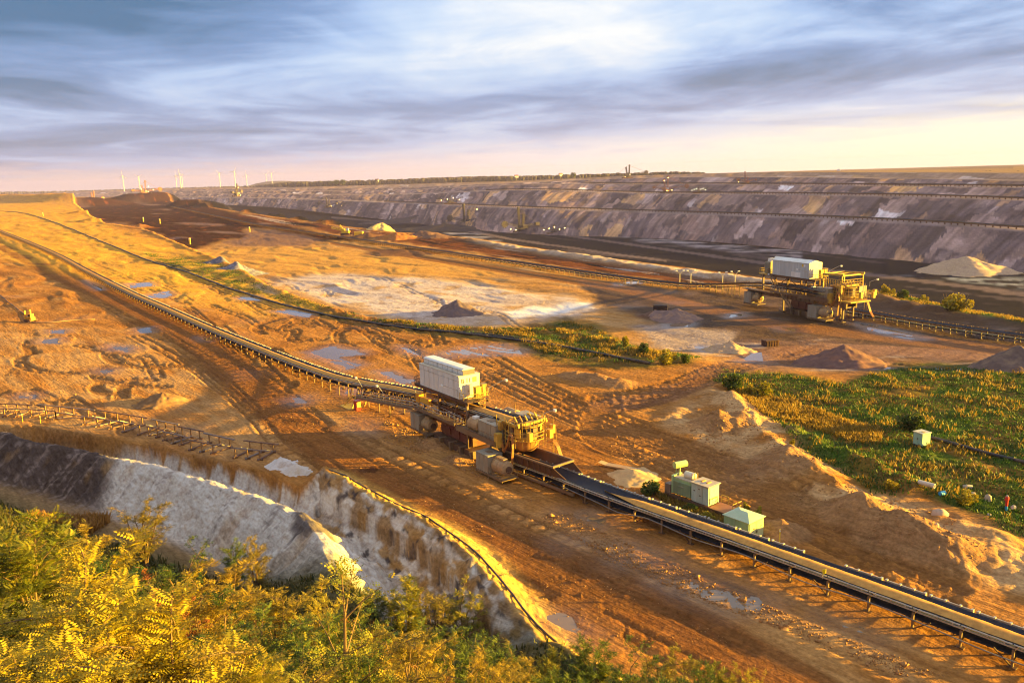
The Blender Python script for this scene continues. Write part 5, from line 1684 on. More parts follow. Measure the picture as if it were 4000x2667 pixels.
p, q = G(2700, 1952, 0.75), G(2765, 1975, 0.75)
(ox, oy), rz = frame_at(p, q)
Lc = float(np.hypot(*(q - p)[:2]))
zs = gz(ox, oy)
SUB = thing('transformer_skid', 'mint green transformer with ribbed cooler and round tank on a steel skid beside the belt', 'transformer', (ox, oy, zs), rz)
sk = MB().box(-4.2, Lc + 3.2, -0.15, 0.25, 0.18, 0.55).box(-4.2, Lc + 3.2, 2.0, 2.4, 0.18, 0.55)
for x in np.arange(-4, Lc + 3.2, 0.9):
    sk.box(x, x + 0.18, 0.25, 2.0, 0.3, 0.5)
sk.build('skid', steel_dark(), SUB)
MB().box(Lc + 0.1, Lc + 3.2, -0.1, 2.3, 0.5, 0.58).build('deck_plate', M('rust plate', (0.30, 0.12, 0.05), 0.7, 0, MUD, 0.5), SUB)
cab = MB().box(0, Lc, 0.1, 2.1, 0.62, 3.0).box(-0.03, Lc * 0.33 - 0.02, 0.06, 0.1, 0.75, 2.85).box(Lc * 0.33 + 0.02, Lc * 0.66 - 0.02, 0.06, 0.1, 0.75, 2.85).box(Lc * 0.66 + 0.02, Lc, 0.06, 0.1, 0.75, 2.85).build('switch_cabinet', M('pale green cabinet', (0.50, 0.58, 0.50), 0.5, 0, MUD, 0.35, 0.8, streaks=True), SUB)
MB().box(-0.1, Lc + 0.15, -0.12, 2.3, 3.0, 3.1).build('roof', M('dusty roof', (0.50, 0.41, 0.30), 0.7, 0, MUD, 0.5), cab)
MB().box(Lc, Lc + 0.05, 0.3, 1.9, 0.75, 2.85).build('door', M('pale green door', (0.56, 0.62, 0.48), 0.5, 0, MUD, 0.3), cab)
for x in (0.3, 0.62):
    MB().box(Lc * x, Lc * x + 0.28, 0.8, 1.5, 3.1, 3.2).build('roof_vent', yellow(), cab)
for (a, b, c, d) in ((0.12, 0.06, 2.0, 2.12), (0.40, 0.44, 2.35, 2.45), (0.45, 0.06, 1.55, 1.65)):
    MB().box(Lc * a, Lc * a + 0.22, 0.03, 0.06, c, d).build('label_plate', steel_dark(), cab)
tb = MB().box(-3.0, -0.15, 0.25, 2.0, 0.7, 2.75, 0.12).build('transformer_tank', green_mint(), SUB)
for k in range(18):
    x = -2.95 + k * 0.155
    MB().yprism([(x, 0.9), (x + 0.07, 0.9), (x + 0.07, 2.45), (x, 2.45)], 0.02, 0.26).build('cooling_fin', green_grey(), tb)
MB().box(-2.0, -1.2, -0.03, 0.02, 1.9, 1.97).build('label_plate', galv(), tb)
MB().box(-2.95, -0.3, 0.3, 1.95, 2.75, 2.85).build('cover', M('dusty roof', (0.5, 0.41, 0.3)), tb)
MB().lathe([(0.2, -0.55), (0.45, -0.5), (0.45, 0.85), (0.2, 0.9)], (0, 0), 16, axis='x').build('expansion_tank', M('cream tank', (0.66, 0.62, 0.50), 0.45), SUB, loc=(-1.4, 1.3, 3.2))
cyl = MB().lathe([(0.3, -0.9), (0.42, -0.88), (0.42, 0.88), (0.3, 0.9)], (0, 0), 18, axis='x').build('round_tank', M('lime green tank', (0.50, 0.60, 0.22), 0.45), SUB, loc=(-2.9, 1.4, 4.2))
cyl.rotation_euler = (0, 0, math.radians(75))
MB().tube([(-2.9, 1.2, 2.7), (-2.9, 1.3, 3.85)], 0.12, 8).tube([(-3.3, 0.9, 0.6), (-3.2, 1.0, 3.9)], 0.05, 5).build('tank_post', green_mint(), SUB)
MB().box(-4.3, -3.4, 0.1, 1.1, 0.55, 1.7).build('box_unit', M('brown box', (0.22, 0.15, 0.11), 0.7, 0, MUD, 0.4), SUB)
MB().box(-3.3, -3.0, 0.2, 1.9, 0.7, 3.0).build('end_plate', green_mint(), SUB)
hr = MB()
for y in (0.7, 1.3):
    hr.tube([(-0.5, y, 2.9), (-0.5, y, 3.8), (-0.1, y, 3.85), (-0.1, y, 3.0)], 0.045, 5)
hr.build('hand_hoop', yellow(), SUB)
MB().rail([(Lc + 0.3, 2.3, 0.58), (Lc + 1.3, 2.3, 0.58)], 1.0, 1.0, 0.05).rail([(Lc + 3.1, 2.3, 0.58), (Lc + 3.1, 0.6, 0.58)], 1.0, 1.0, 0.05).rail([(Lc + 0.15, 0.2, 0.58), (Lc + 0.15, 1.6, 0.58)], 0.9, 1.0, 0.05, mid=False).build('guard_rail', yellow(), SUB)

A1, A2, A3 = G(2827, 2005, 2.5), G(2926, 2040, 2.5), G(2979, 2012, 2.5)
(ox, oy), rz = frame_at(A1, A2)
L1 = float(np.hypot(*(A2 - A1)[:2]))
L2 = 2.9
zs = gz(ox, oy)
SHED = thing('green_shed', 'mint green sheet metal shed with a low hipped roof beside the belt', 'shed', (ox, oy, zs), rz)
w = MB().box(0.05, L1 - 0.05, 0.05, L2 - 0.05, -0.2, 2.5)
w.build('wall_core', green_mint(), SHED)
for a, b in ((0, 0.5), (0.5, 1.0)):
    MB().box(L1 * a + 0.03, L1 * b - 0.02, 0.0, 0.05, -0.1, 2.45).build('wall_panel', green_mint(), SHED)
r = MB().add([(-0.12, -0.12, 2.5), (L1 + 0.12, -0.12, 2.5), (L1 + 0.12, L2 + 0.12, 2.5), (-0.12, L2 + 0.12, 2.5), (L1 * 0.36, L2 / 2, 2.98), (L1 * 0.64, L2 / 2, 2.98), (-0.12, -0.12, 2.44), (L1 + 0.12, -0.12, 2.44), (L1 + 0.12, L2 + 0.12, 2.44), (-0.12, L2 + 0.12, 2.44)],
             [(0, 1, 5, 4), (1, 2, 5), (2, 3, 4, 5), (3, 0, 4), (6, 7, 1, 0), (7, 8, 2, 1), (8, 9, 3, 2), (9, 6, 0, 3), (9, 8, 7, 6)])
r.build('roof', M('mint roof', (0.44, 0.55, 0.36), 0.5, 0, (0.45, 0.38, 0.25), 0.45, 0.5), SHED)
for a, b in ((0.06, 0.5), (0.5, 0.94)):
    d = MB().box(L1 - 0.05, L1 + 0.01, L2 * a + 0.02, L2 * b - 0.02, 0.0, 2.3).build('door', M('lime door', (0.58, 0.60, 0.28), 0.5, 0, MUD, 0.2), SHED)
    MB().box(L1 + 0.01, L1 + 0.05, L2 * (0.46 if a < 0.3 else 0.52), L2 * (0.48 if a < 0.3 else 0.54), 0.95, 1.25).build('handle', steel_dark(), d)
    MB().box(L1 + 0.01, L1 + 0.03, L2 * (0.27 if a < 0.3 else 0.72), L2 * (0.27 if a < 0.3 else 0.72) + 0.28, 1.5, 1.62).build('vent', steel_dark(), d)

c0, c1, c2 = G(3566, 1733, 0.1), G(3601, 1745, 0.1), G(3625, 1733, 0.1)
(ox, oy), rz = frame_at(c0, c1)
Lq = float(np.hypot(*(c1 - c0)[:2]))
Lw = float(np.hypot(*(c2 - c1)[:2])) * 0.8
zs = gz(ox, oy)
CAB = thing('field_cabinet', 'pale green two door cabinet on a black plinth standing alone in the tall grass', 'cabinet', (ox, oy, zs), rz)
MB().box(0.05, Lq - 0.05, 0.05, Lw - 0.05, -0.3, 0.35).build('plinth', hose_blk(), CAB)
bd = MB().box(0, Lq, 0, Lw, 0.35, 2.15).build('body', M('aqua green cabinet', (0.36, 0.55, 0.44), 0.45, 0, MUD, 0.25), CAB)
for a, b in ((0.03, 0.49), (0.51, 0.97)):
    d = MB().box(Lq * a, Lq * b, -0.04, 0, 0.42, 2.1).build('door', M('aqua green cabinet', (0.36, 0.55, 0.44)), CAB)
    MB().box(Lq * (0.45 if a < 0.3 else 0.53), Lq * (0.47 if a < 0.3 else 0.55), -0.09, -0.04, 1.15, 1.4).build('handle', steel_dark(), d)
MB().box(-0.1, Lq + 0.1, -0.12, Lw + 0.1, 2.15, 2.25).build('roof', M('cream lid', (0.60, 0.55, 0.38), 0.5, 0, MUD, 0.3), CAB)
MB().box(Lq * 0.55, Lq * 0.9, Lw * 0.3, Lw * 0.5, 2.25, 2.3).build('lid_handle', yellow(), CAB)

rc = G(1397, 1601)
RC = thing('red_cabinet', 'tall red cabinet with an orange door standing in mud left of the station', 'cabinet', (rc[0], rc[1], gz(*rc[:2])), math.radians(-52))
MB().box(-0.5, 0.5, -0.45, 0.45, -0.2, 1.75, 0.03).build('body', M('red paint', (0.50, 0.03, 0.03), 0.45, 0, MUD, 0.3), RC)
MB().box(-0.58, 0.58, -0.52, 0.52, 1.75, 1.84).build('lid', M('pale red lid', (0.60, 0.20, 0.16), 0.5), RC)
MB().box(0.5, 0.55, -0.36, 0.40, 0.6, 1.6).build('door', M('orange door', (0.75, 0.42, 0.10), 0.5), RC)

def pipe(label, pts, r, z_off=0.0, mat=None, cat='pipe', name='pipe', flanges=0.0, group=None, kdist=3.0):
    P, L = smooth_path(pts, kdist)
    P[:, 2] = gzs(P[:, :2]) + r * 0.75 + z_off
    k = np.convolve(np.pad(P[:, 2], 2, mode='edge'), np.ones(5) / 5, 'valid')
    P[:, 2] = np.maximum(k, P[:, 2] - r * 0.7)
    root = thing(name, label, cat, P[0], group=group)
    Q = P - P[0]
    MB().tube(Q, r, 8).build('pipe_run', mat or hose_blk(), root, smooth=True)
    if flanges:
        st = max(1, int(flanges / kdist))
        for i in range(st, len(Q) - 1, st):
            if np.hypot(P[i][0], P[i][1]) < 260:
                a = Vector(Q[i]) - (Vector(Q[i + 1]) - Vector(Q[i])).normalized() * 0.15
                b = Vector(Q[i]) + (Vector(Q[i + 1]) - Vector(Q[i])).normalized() * 0.15
                MB().tube([a, b], r * 1.25, 8).build('coupling', mat or hose_blk(), root)
    return root
PA = [(-60, 848), (60, 850), (130, 862), (220, 890), (300, 920), (420, 968), (560, 1022), (700, 1062), (800, 1098), (1000, 1165), (1200, 1216), (1400, 1254), (1600, 1284), (1800, 1306), (2000, 1330), (2200, 1360), (2400, 1398), (2560, 1428)]
pipe('thick black pipe curving across the plateau past the sand basin', [G(*p) for p in PA], 0.36, flanges=24)
pipe('short thin black pipe lying beside the thick black pipe', [G(*p) for p in [(610, 1032), (680, 1045), (752, 1068)]], 0.2)
pipe('thin black pipe running through the weeds behind the thick pipe', [G(*p) for p in [(1500, 1262), (1700, 1288), (1900, 1308), (2060, 1325), (2160, 1342)]], 0.2)
pipe('black pipe leading away from the green cabinet through the grass', [G(*p) for p in [(3632, 1716), (3720, 1738), (3800, 1762), (3900, 1788), (4000, 1812), (4200, 1862)]], 0.28, 0.1, flanges=12)
pipe('thin dark hose following the curved road edge above the lit bank', [G(*p) for p in [(1290, 1890), (1400, 1940), (1523, 2002), (1660, 2074), (1766, 2138), (1851, 2206), (1915, 2274), (1985, 2370), (2050, 2470), (2110, 2540), (2200, 2610)]], 0.11, 0.12, kdist=1.5)
cb = [LW(3, -1.9, 1.2), LW(10, -1.9, 0.8), LW(13, -1.9, 0.6), LW(17, -1.9, 1.25), LW(24, -1.85, 0.9), LW(30, -1.85, 1.3), LW(37, -1.85, 0.85), LW(44, -1.85, 1.3), LW(54, -1.85, 0.9), LW(60, -1.85, 1.2)]
P, L = smooth_path(cb, 0.8)
cr = thing('power_cable', 'sagging grey power cable hung along the near side of the loaded belt', 'cable', P[0])
MB().tube(P - P[0], 0.06, 5).build('cable_run', M('grey cable', (0.20, 0.18, 0.17), 0.5), cr)

# the long steel plate in the mud behind the belt
p, q = G(2352, 1818, 0.2), G(2505, 1846, 0.2)
sp = thing('steel_sled', 'long narrow steel sled plate lying in the orange mud', 'plate', (p[0], p[1], gz(*p[:2])), math.atan2(q[1] - p[1], q[0] - p[0]))
Lp = float(np.hypot(*(q - p)[:2]))
MB().xprism([(-0.1, 0.15), (1.0, 0.15), (1.0, 0.35), (-0.1, 0.35)], 0.5, Lp).add([(0.5, -0.1, 0.15), (0.5, 1.0, 0.15), (0.5, 1.0, 0.35), (0.5, -0.1, 0.35), (-0.6, -0.1, 0.55), (-0.6, 1.0, 0.55)], [(0, 4, 5, 1), (3, 2, 5, 4), (0, 3, 4), (1, 5, 2)]).build('plate', tank_tan(), sp)
MB().box(0.6, Lp, 0.15, 0.3, -0.2, 0.15).box(0.6, Lp, 0.6, 0.75, -0.2, 0.15).build('runner', steel_dark(), sp)

# ------------------------------------------------------------------ dismantled conveyor frames on the left
RAILS_FAR = [[(-40, 1575), (130, 1581)], [(147, 1579), (370, 1602)], [(384, 1601), (579, 1633)], [(593, 1637), (699, 1658)], [(693, 1664), (795, 1685)], [(796, 1691), (916, 1717)], [(952, 1720), (1088, 1736)]]
RAILS_NEAR = [[(-60, 1594), (96, 1598)], [(98, 1597), (219, 1606)], [(222, 1611), (527, 1656)], [(536, 1658), (642, 1680)], [(634, 1684), (742, 1711)], [(736, 1718), (865, 1742)], [(902, 1748), (1048, 1762)]]
rack_names = ['rusty dismantled conveyor frame cut by the left picture edge', 'second conveyor frame from the left edge with a long rusty far rail', 'rusty conveyor frame with the longest pair of rails in the row', 'middle conveyor frame with grey far rail and four rusty posts', 'short conveyor frame right of the middle one with sunlit posts', 'conveyor frame with pale grey near rail and white flecked rail end', 'last conveyor frame of the row tilting beside the white sand heap']
rust_cols = [lambda: M('rusty rail', (0.17, 0.085, 0.06), 0.75, 0.1, (0.3, 0.2, 0.13), 0.4), lambda: M('faded rail', (0.24, 0.18, 0.16), 0.7, 0.1, RUST, 0.5)]
post_m = lambda: M('ochre rusty post', (0.36, 0.19, 0.07), 0.75, 0.0, RUST, 0.6)
for i, (rf, rn) in enumerate(zip(RAILS_FAR, RAILS_NEAR)):
    ZR = 1.55
    f0, f1, n0, n1 = [G(*p, ZR) for p in (*rf, *rn)]
    c = (f0 + f1 + n0 + n1) / 4
    base = np.array([c[0], c[1], gz(c[0], c[1])])
    root = thing('conveyor_frame', rack_names[i], 'conveyor frame', base, 0, 'dismantled conveyor frames beside the ditch')
    def loc(p, z):
        return np.array([p[0] - base[0], p[1] - base[1], z - base[2]])
    for a, b, wd, mt in ((f0, f1, 0.26, rust_cols[i % 2]()), (n0, n1, 0.16, rust_cols[(i + 1) % 2]())):
        MB().beam(loc(a, ZR), loc(b, ZR), wd, 0.14).build('rail', mt, root)
    L = np.hypot(*(f1 - f0)[:2])
    k = 4 if L > 9 else (3 if L > 6.5 else 2)
    for j in range(k):
        t = (j + 0.5) / k
        pf = f0 + (f1 - f0) * t
        tn = float(np.clip(((pf - n0)[:2] @ (n1 - n0)[:2]) / ((n1 - n0)[:2] @ (n1 - n0)[:2]) - 0.02, 0.03, 0.97))
        pn = n0 + (n1 - n0) * tn
        zg1, zg2 = gz(pf[0], pf[1]), gz(pn[0], pn[1])
        for pp, zg in ((pf, zg1), (pn, zg2)):
            po = MB().beam(loc(pp, zg), loc(pp, ZR - 0.05), 0.17, 0.17).build('post', post_m(), root)
            MB().beam(loc(pp + np.array([-0.4, -0.1, 0]), zg + 0.12), loc(pp + np.array([0.4, 0.1, 0]), zg + 0.12), 0.5, 0.24).build('foot', steel_dark(), po)
        d = (pn - pf) / max(0.1, np.linalg.norm(pn - pf))
        MB().beam(loc(pf - d * 0.3, zg1 + 0.16), loc(pn + d * 0.5, zg2 + 0.16), 0.24, 0.2).build('skid_beam', rust_cols[j % 2](), root)
        if j % 2 == 0:
            MB().beam(loc(pf, zg1 + 0.3), loc(pf + (pn - pf) * 0.6, ZR - 0.3), 0.09).build('brace', galv(), root)

# ------------------------------------------------------------------ heaps that stand free
def mat_mound(name, c1, c2):
    return M(name, c1, 0.95, 0, c2, 0.8, 0.9, spec=0.03)

def mound(px, py, lev, h, r, label, c1, c2, sharp=1.0, seed=1, elong=(1.0, 0.0)):
    c = G(px, py, lev)
    nr, na = 24, 60
    base = np.array([c[0], c[1], gz(c[0], c[1])])
    V = []
    A = np.linspace(0, 2 * np.pi, na, endpoint=False)
    pts = []
    for i in range(nr):
        f = 1.12 * (i / (nr - 1)) ** 0.85
        for a in A:
            k = r * (1 + 0.22 * float(perlin(math.cos(a) * 1.4 + seed, math.sin(a) * 1.4 + seed * 2, seed)))
            x, y = f * k * math.cos(a), f * k * math.sin(a)
            x, y = x * elong[0] * math.cos(elong[1]) - y * math.sin(elong[1]), x * elong[0] * math.sin(elong[1]) + y * math.cos(elong[1])
            pts.append((x, y, f))
    P = np.array(pts)
    g = gzs(P[:, :2] + base[:2]) - base[2]
    f = P[:, 2]
    prof = np.where(f < 1, h * (1 - f ** sharp), 0)
    rough = (0.26 * h * fbm(P[:, 0] / r * 2.2 + seed * 3, P[:, 1] / r * 2.2, 5, seed) + 0.10 * h * fbm(P[:, 0] / r * 8 + seed, P[:, 1] / r * 8, 3, seed)) * (f < 1.05) * np.clip(1.1 - 0.6 * (1 - f), 0.3, 1)
    z = np.where(f < 1.05, np.maximum(g, g * f) + prof + rough, g - 0.25)
    V = np.stack([P[:, 0], P[:, 1], z], 1)
    o = new_mesh('dirt_mound', V, grid_faces(nr, na, True), mat_mound('mound %d' % seed, c1, c2), True)
    o.location = base
    return tag(o, label, 'dirt mound')
mound(1786, 1225, ZL, 4.6, 8.2, 'dark cone of spoil on the white sand basin with a sunlit right flank', (0.17, 0.12, 0.115), (0.26, 0.16, 0.12), 1.0, 1)
mound(640, 1572, 0, 2.0, 4.8, 'low brown dirt heap on the tan ground above the rusty frames', (0.24, 0.13, 0.06), (0.36, 0.21, 0.1), 1.0, 2)
mound(3290, 1425, -2.4, 4.6, 8.4, 'dark red brown heap with glowing crest above the green field', (0.17, 0.095, 0.08), (0.27, 0.13, 0.09), 1.0, 3, (1.15, -0.5))
mound(3965, 1455, -2.2, 4.6, 9.0, 'dark heap cut by the right picture edge above the grass', (0.15, 0.10, 0.085), (0.27, 0.18, 0.12), 1.0, 4)
mound(862, 1046, -2.0, 2.6, 7.5, 'smaller grey rubble heap on the sand ridge left of the basin', (0.15, 0.135, 0.16), (0.26, 0.22, 0.24), 0.8, 5)
mound(950, 1068, -2.0, 3.6, 11, 'larger grey rubble heap with white slabs left of the sand basin', (0.17, 0.15, 0.175), (0.40, 0.36, 0.38), 0.8, 6)
mound(1550, 934, ZL, 5.5, 13, 'orange brown heap behind the distant belt conveyor', (0.40, 0.16, 0.05), (0.3, 0.1, 0.04), 1.0, 7, (1.3, -0.4))
mound(1492, 893, ZL, 7.5, 15, 'pale yellow sand cone beyond the distant belt conveyor', (0.62, 0.42, 0.18), (0.5, 0.32, 0.14), 1.0, 8)
mound(2640, 1245, ZL, 3.4, 7.5, 'grey brown heap with orange lit top below the haul road', (0.23, 0.15, 0.135), (0.42, 0.24, 0.14), 0.9, 9)
mound(2850, 1358, -2.2, 2.6, 4.6, 'pale sand bank with ribbed golden sunlit face beside the small pool', (0.46, 0.30, 0.19), (0.55, 0.36, 0.17), 0.8, 10, (1.35, -0.3))
mound(1098, 1815, 0, 1.3, 2.3, 'left of two white sand lumps at the end of the rusty frames', (0.66, 0.60, 0.57), (0.4, 0.28, 0.2), 0.7, 11)
mound(1160, 1842, 0, 1.2, 2.1, 'right of two white sand lumps at the end of the rusty frames', (0.64, 0.56, 0.50), (0.45, 0.33, 0.22), 0.7, 12)
mound(2475, 1862, 0, 0.9, 3.6, 'low pale sand heap between the steel plate and the belt', (0.58, 0.38, 0.18), (0.42, 0.26, 0.12), 0.9, 13)
mound(3770, 1064, ZP, 14, 27, 'large smooth tan sand cone at the foot of the far slope', (0.52, 0.36, 0.23), (0.44, 0.29, 0.2), 1.0, 14, (1.5, -0.5))
mound(1625, 866, ZP, 15, 90, 'broad dark coal heap on the hazy pit floor', (0.07, 0.055, 0.06), (0.11, 0.08, 0.08), 0.7, 15, (1.4, 0.0))
mound(1740, 895, ZP, 10, 70, 'long low black coal heap on the pit floor', (0.045, 0.036, 0.04), (0.07, 0.055, 0.06), 0.7, 16, (1.7, -0.3))

# ------------------------------------------------------------------ odd boxes and finds
def box_thing(name, label, cat, px, py, lev, size, rz, col, extra=None):
    c = G(px, py, lev)
    r = thing(name, label, cat, (c[0], c[1], gz(c[0], c[1])), rz)
    sx, sy, sz = size
    m = M(label[:24], col, 0.75, 0.1, RUST, 0.5)
    MB().box(-sx / 2, sx / 2, -sy / 2, sy / 2, -0.2, sz).build('body', m, r)
    rb = MB()
    for k in range(5):
        x = -sx / 2 + sx * (k + 0.5) / 5
        rb.box(x - 0.06, x + 0.06, -sy / 2 - 0.08, -sy / 2, 0, sz)
    rb.box(-sx / 2 - 0.06, sx / 2 + 0.06, -sy / 2 - 0.1, -sy / 2, sz - 0.15, sz)
    rb.build('ribs', m, r)
    return r
box_thing('steel_skip', 'black steel skip standing among orange heaps below the haul road', 'skip', 2580, 1228, ZL, (4.2, 2.4, 2.2), -0.3, (0.05, 0.03, 0.025))
box_thing('rusty_tank', 'dark rusty box tank beside the small pool of water', 'tank', 3008, 1345, -2.6, (3.6, 2.2, 1.5), 0.25, (0.07, 0.028, 0.018))
rp = G(2548, 1384, -1.5)
rs = thing('red_plate', 'small red sheet lying in the bushes near the end of the pipe', 'sheet', (rp[0], rp[1], gz(*rp[:2])), -0.6)
MB().box(-1.3, 1.3, -0.4, 0.4, 0.15, 0.25).box(-1.3, 1.3, -0.06, 0.06, 0.25, 0.5).build('sheet', M('bright red', (0.6, 0.04, 0.03), 0.5), rs)

def rock(label, px, py, s, seed, col=(0.46, 0.36, 0.27)):
    c = G(px, py, 0.4)
    a = np.linspace(0, 2 * np.pi, 10, endpoint=False)
    V = []
    rr_ = random.Random(seed)
    for i, (f, h) in enumerate(((1.05, -0.4), (1.0, 0.15), (0.85, 0.55), (0.45, 0.75), (0.08, 0.8))):
        for t in a:
            k = f * (1 + rr_.uniform(-0.22, 0.18))
            V.append((0.72 * s[0] * k * math.cos(t), 0.72 * s[1] * k * math.sin(t), 0.8 * s[2] * (h + rr_.uniform(-0.08, 0.08))))
    o = new_mesh('rock', V, grid_faces(5, 10, True), M('sandstone', col, 0.9, 0, (0.3, 0.2, 0.13), 0.5, 1.5, spec=0.2))
    o.location = (c[0], c[1], gz(c[0], c[1]))
    o.rotation_euler = (0, 0, rr_.uniform(0, 3))
    return tag(o, label, 'rock', 'pale rocks in the right hand weeds')
rock('flat pale stone slab in weeds right of the concrete pipe', 3780, 1888, (1.0, 0.6, 0.5), 1)
rock('small pale stone behind the golden bush below the slab', 3800, 1918, (0.6, 0.45, 0.5), 2)
rock('upright pale boulder with sunlit side left of the red hydrant', 3860, 1938, (0.6, 0.5, 1.3), 3, (0.56, 0.47, 0.34))
rock('long flat stone lying behind the red hydrant', 3960, 1965, (0.9, 0.4, 0.35), 4)
rock('rounded tan boulder standing alone in the slope above the mud bank', 3672, 1995, (1.2, 0.9, 1.0), 5, (0.38, 0.23, 0.12))
rock('little white stone below the red hydrant', 3866, 2000, (0.45, 0.35, 0.4), 6)
rock('grey pebble at the foot of the cut bank by the track', 3655, 2108, (0.35, 0.3, 0.5), 7)
rock('white stone at the end of the grassy berm upper right', 3775, 1243, (0.9, 0.7, 0.9), 8, (0.7, 0.66, 0.6))
rock('pale stone beside the white one on the grassy berm', 3805, 1256, (0.9, 0.6, 0.7), 9)
p, q = G(3588, 1898, 0.4), G(3650, 1915, 0.4)
cp = thing('concrete_pipe', 'broken pale concrete pipe half buried in the weeds', 'pipe', (p[0], p[1], gz(*p[:2])), math.atan2(q[1] - p[1], q[0] - p[0]))
MB().lathe([(0.22, 0), (0.31, 0), (0.31, 2.0), (0.22, 2.0), (0.22, 0)], (0, 0.25), 14, axis='x').build('pipe_wall', M('pale concrete', (0.6, 0.55, 0.46), 0.9, 0, MUD, 0.4), cp)
c = G(3681, 1926, 0.3)
bd = thing('blue_drum', 'small bright blue drum lying beside the concrete pipe', 'drum', (c[0], c[1], gz(*c[:2]) + 0.25), 0.4)
MB().lathe([(0.2, -0.4), (0.28, -0.38), (0.28, 0.38), (0.2, 0.4)], (0, 0), 14, axis='x').build('shell', M('bright blue', (0.05, 0.32, 0.62), 0.4), bd)
MB().lathe([(0.29, -0.15), (0.30, -0.13), (0.30, -0.10), (0.29, -0.08)], (0, 0), 14, axis='x').build('hoop', M('bright blue', (0.05, 0.32, 0.62)), bd)
c = G(3931, 1978, 0.2)
hy = thing('hydrant', 'red hydrant with pale cap and blue foot standing in the weeds', 'hydrant', (c[0], c[1], gz(*c[:2])))
MB().lathe([(0.16, 0.5), (0.17, 1.5), (0.22, 1.52), (0.22, 1.62), (0.1, 1.7)], (0, 0), 12).build('body', M('bright red', (0.6, 0.04, 0.03)), hy)
MB().lathe([(0.17, -0.2), (0.15, 0.5)], (0, 0), 12).build('foot', M('bright blue', (0.05, 0.32, 0.62)), hy)
MB().lathe([(0.12, 1.7), (0.12, 1.8), (0.04, 1.86)], (0, 0), 10).build('cap', galv(), hy)
MB().tube([(-0.3, 0, 1.3), (0.3, 0, 1.3)], 0.09, 8).build('outlet', M('bright red', (0.6, 0.04, 0.03)), hy)

def stake(px, py, lev, h, label, col=(0.75, 0.55, 0.05)):
    c = G(px, py, lev)
    r = thing('marker_stake', label, 'stake', (c[0], c[1], gz(c[0], c[1])), group='yellow marker stakes')
    w = 0.05 if h < 3 else 0.5
    MB().box(-w, w, -w, w, -0.2, h).build('stick', M('yellow stake', col, 0.6), r)
    MB().box(-w * 1.1, w * 1.1, -w * 1.1, w * 1.1, h * 0.8, h * 0.92).build('band', M('white band', (0.8, 0.8, 0.75), 0.6), r)
stake(3045, 2122, 0, 1.5, 'yellow marker stake in the bank right of the green shed')
stake(742, 953, ZL, 5, 'lone yellow marker post on the dark lignite floor at left', )
stake(625, 874, ZL, 6, 'yellow post right of its twin on the far dark floor')
stake(560, 866, ZL, 6, 'yellow post left of its twin on the far dark floor')
stake(975, 905, ZL, 5, 'yellow marker post at the tip of the dark floor')
stake(170, 865, 0, 5, 'yellow post beside the black pipe on the far sand')
stake(89, 1650, 0, 1.6, 'orange stake below the leftmost rusty frame', (0.7, 0.35, 0.05))
stake(159, 1655, 0, 1.5, 'second orange stake below the rusty frames', (0.7, 0.35, 0.05))
sg = thing('yellow_sign', 'small tilted yellow sign on the rail of the loaded belt', 'sign', LW(38.6, -1.62, 1.75), math.radians(-50))
MB().add([(0, -.03, 0.35), (0.35, -.03, 0.65), (0.35, -.03, 1.1), (0, -.03, 0.95), (0, .03, 0.35), (0.35, .03, 0.65), (0.35, .03, 1.1), (0, .03, 0.95)], MB.BOXF).build('board', M('sign yellow', (0.8, 0.66, 0.02), 0.5), sg)
MB().tube([(0.05, 0, 0), (0.05, 0, 0.7)], 0.04, 5).build('post', galv(), sg)

c = G(122, 1266)
dz = thing('tractor', 'small orange yellow tracked machine with two uprights on the far left sand', 'tractor', (c[0], c[1], gz(*c[:2])), -0.4)
for s in (-1.35, 0.75):
    t = MB().yprism([(-1.4, 0.25), (-1.1, 0), (1.1, 0), (1.4, 0.25), (1.4, 0.65), (1.1, 0.85), (-1.1, 0.85), (-1.4, 0.65)], s, s + 0.6).build('track', steel_dark(), dz)
MB().box(-1.2, 1.2, -0.75, 0.75, 0.4, 1.5).box(-0.2, 0.9, -0.6, 0.6, 1.5, 2.5).build('body', M('machine yellow', (0.68, 0.34, 0.03), 0.5, 0, MUD, 0.4), dz)
MB().box(-0.15, 0.85, -0.64, -0.6, 1.7, 2.35).build('window', hose_blk(), dz)
MB().box(-1.1, -0.8, -1.1, -0.7, 0.8, 3.6).box(-1.1, -0.8, 0.7, 1.1, 0.8, 3.6).build('upright', M('machine yellow', (0.68, 0.34, 0.03)), dz)
pl = [(-1.8, 0), (14, 1.2)]
P = [G(*p) for p in [(125, 1262), (60, 1215), (0, 1168), (-80, 1100)]]
pipe('thin dark cable trailing from the little tracked machine to the left edge', P, 0.12, 0.05)
P = [G(*p) for p in [(112, 1270), (200, 1272), (290, 1262), (380, 1258)]]
pipe('thin pale pipe lying on the sand right of the little tracked machine', P, 0.14, 0.05, mat=tank_tan())

# ------------------------------------------------------------------ machines in and around the pit
def crawler(root, s=1.0):
    for (x, y) in ((-7, -6), (-7, 6), (7, 0)):
        m = MB().yprism([(x - 6, 0.9), (x - 5, 0), (x + 5, 0), (x + 6, 0.9), (x + 6, 2.2), (x + 5, 3.0), (x - 5, 3.0), (x - 6, 2.2)], y - 1.6, y + 1.6)
        m.build('crawler_track', steel_dark(), root)

def lamps(root, pts, r=0.75, warm=True):
    for p in pts:
        MB().lathe([(0.1, p[2] - r), (r * 0.8, p[2] - r * 0.5), (r, p[2]), (r * 0.8, p[2] + r * 0.5), (0.1, p[2] + r)], (p[0], p[1]), 8).build('lamp', lamp_warm() if warm else lamp_cool(), root)

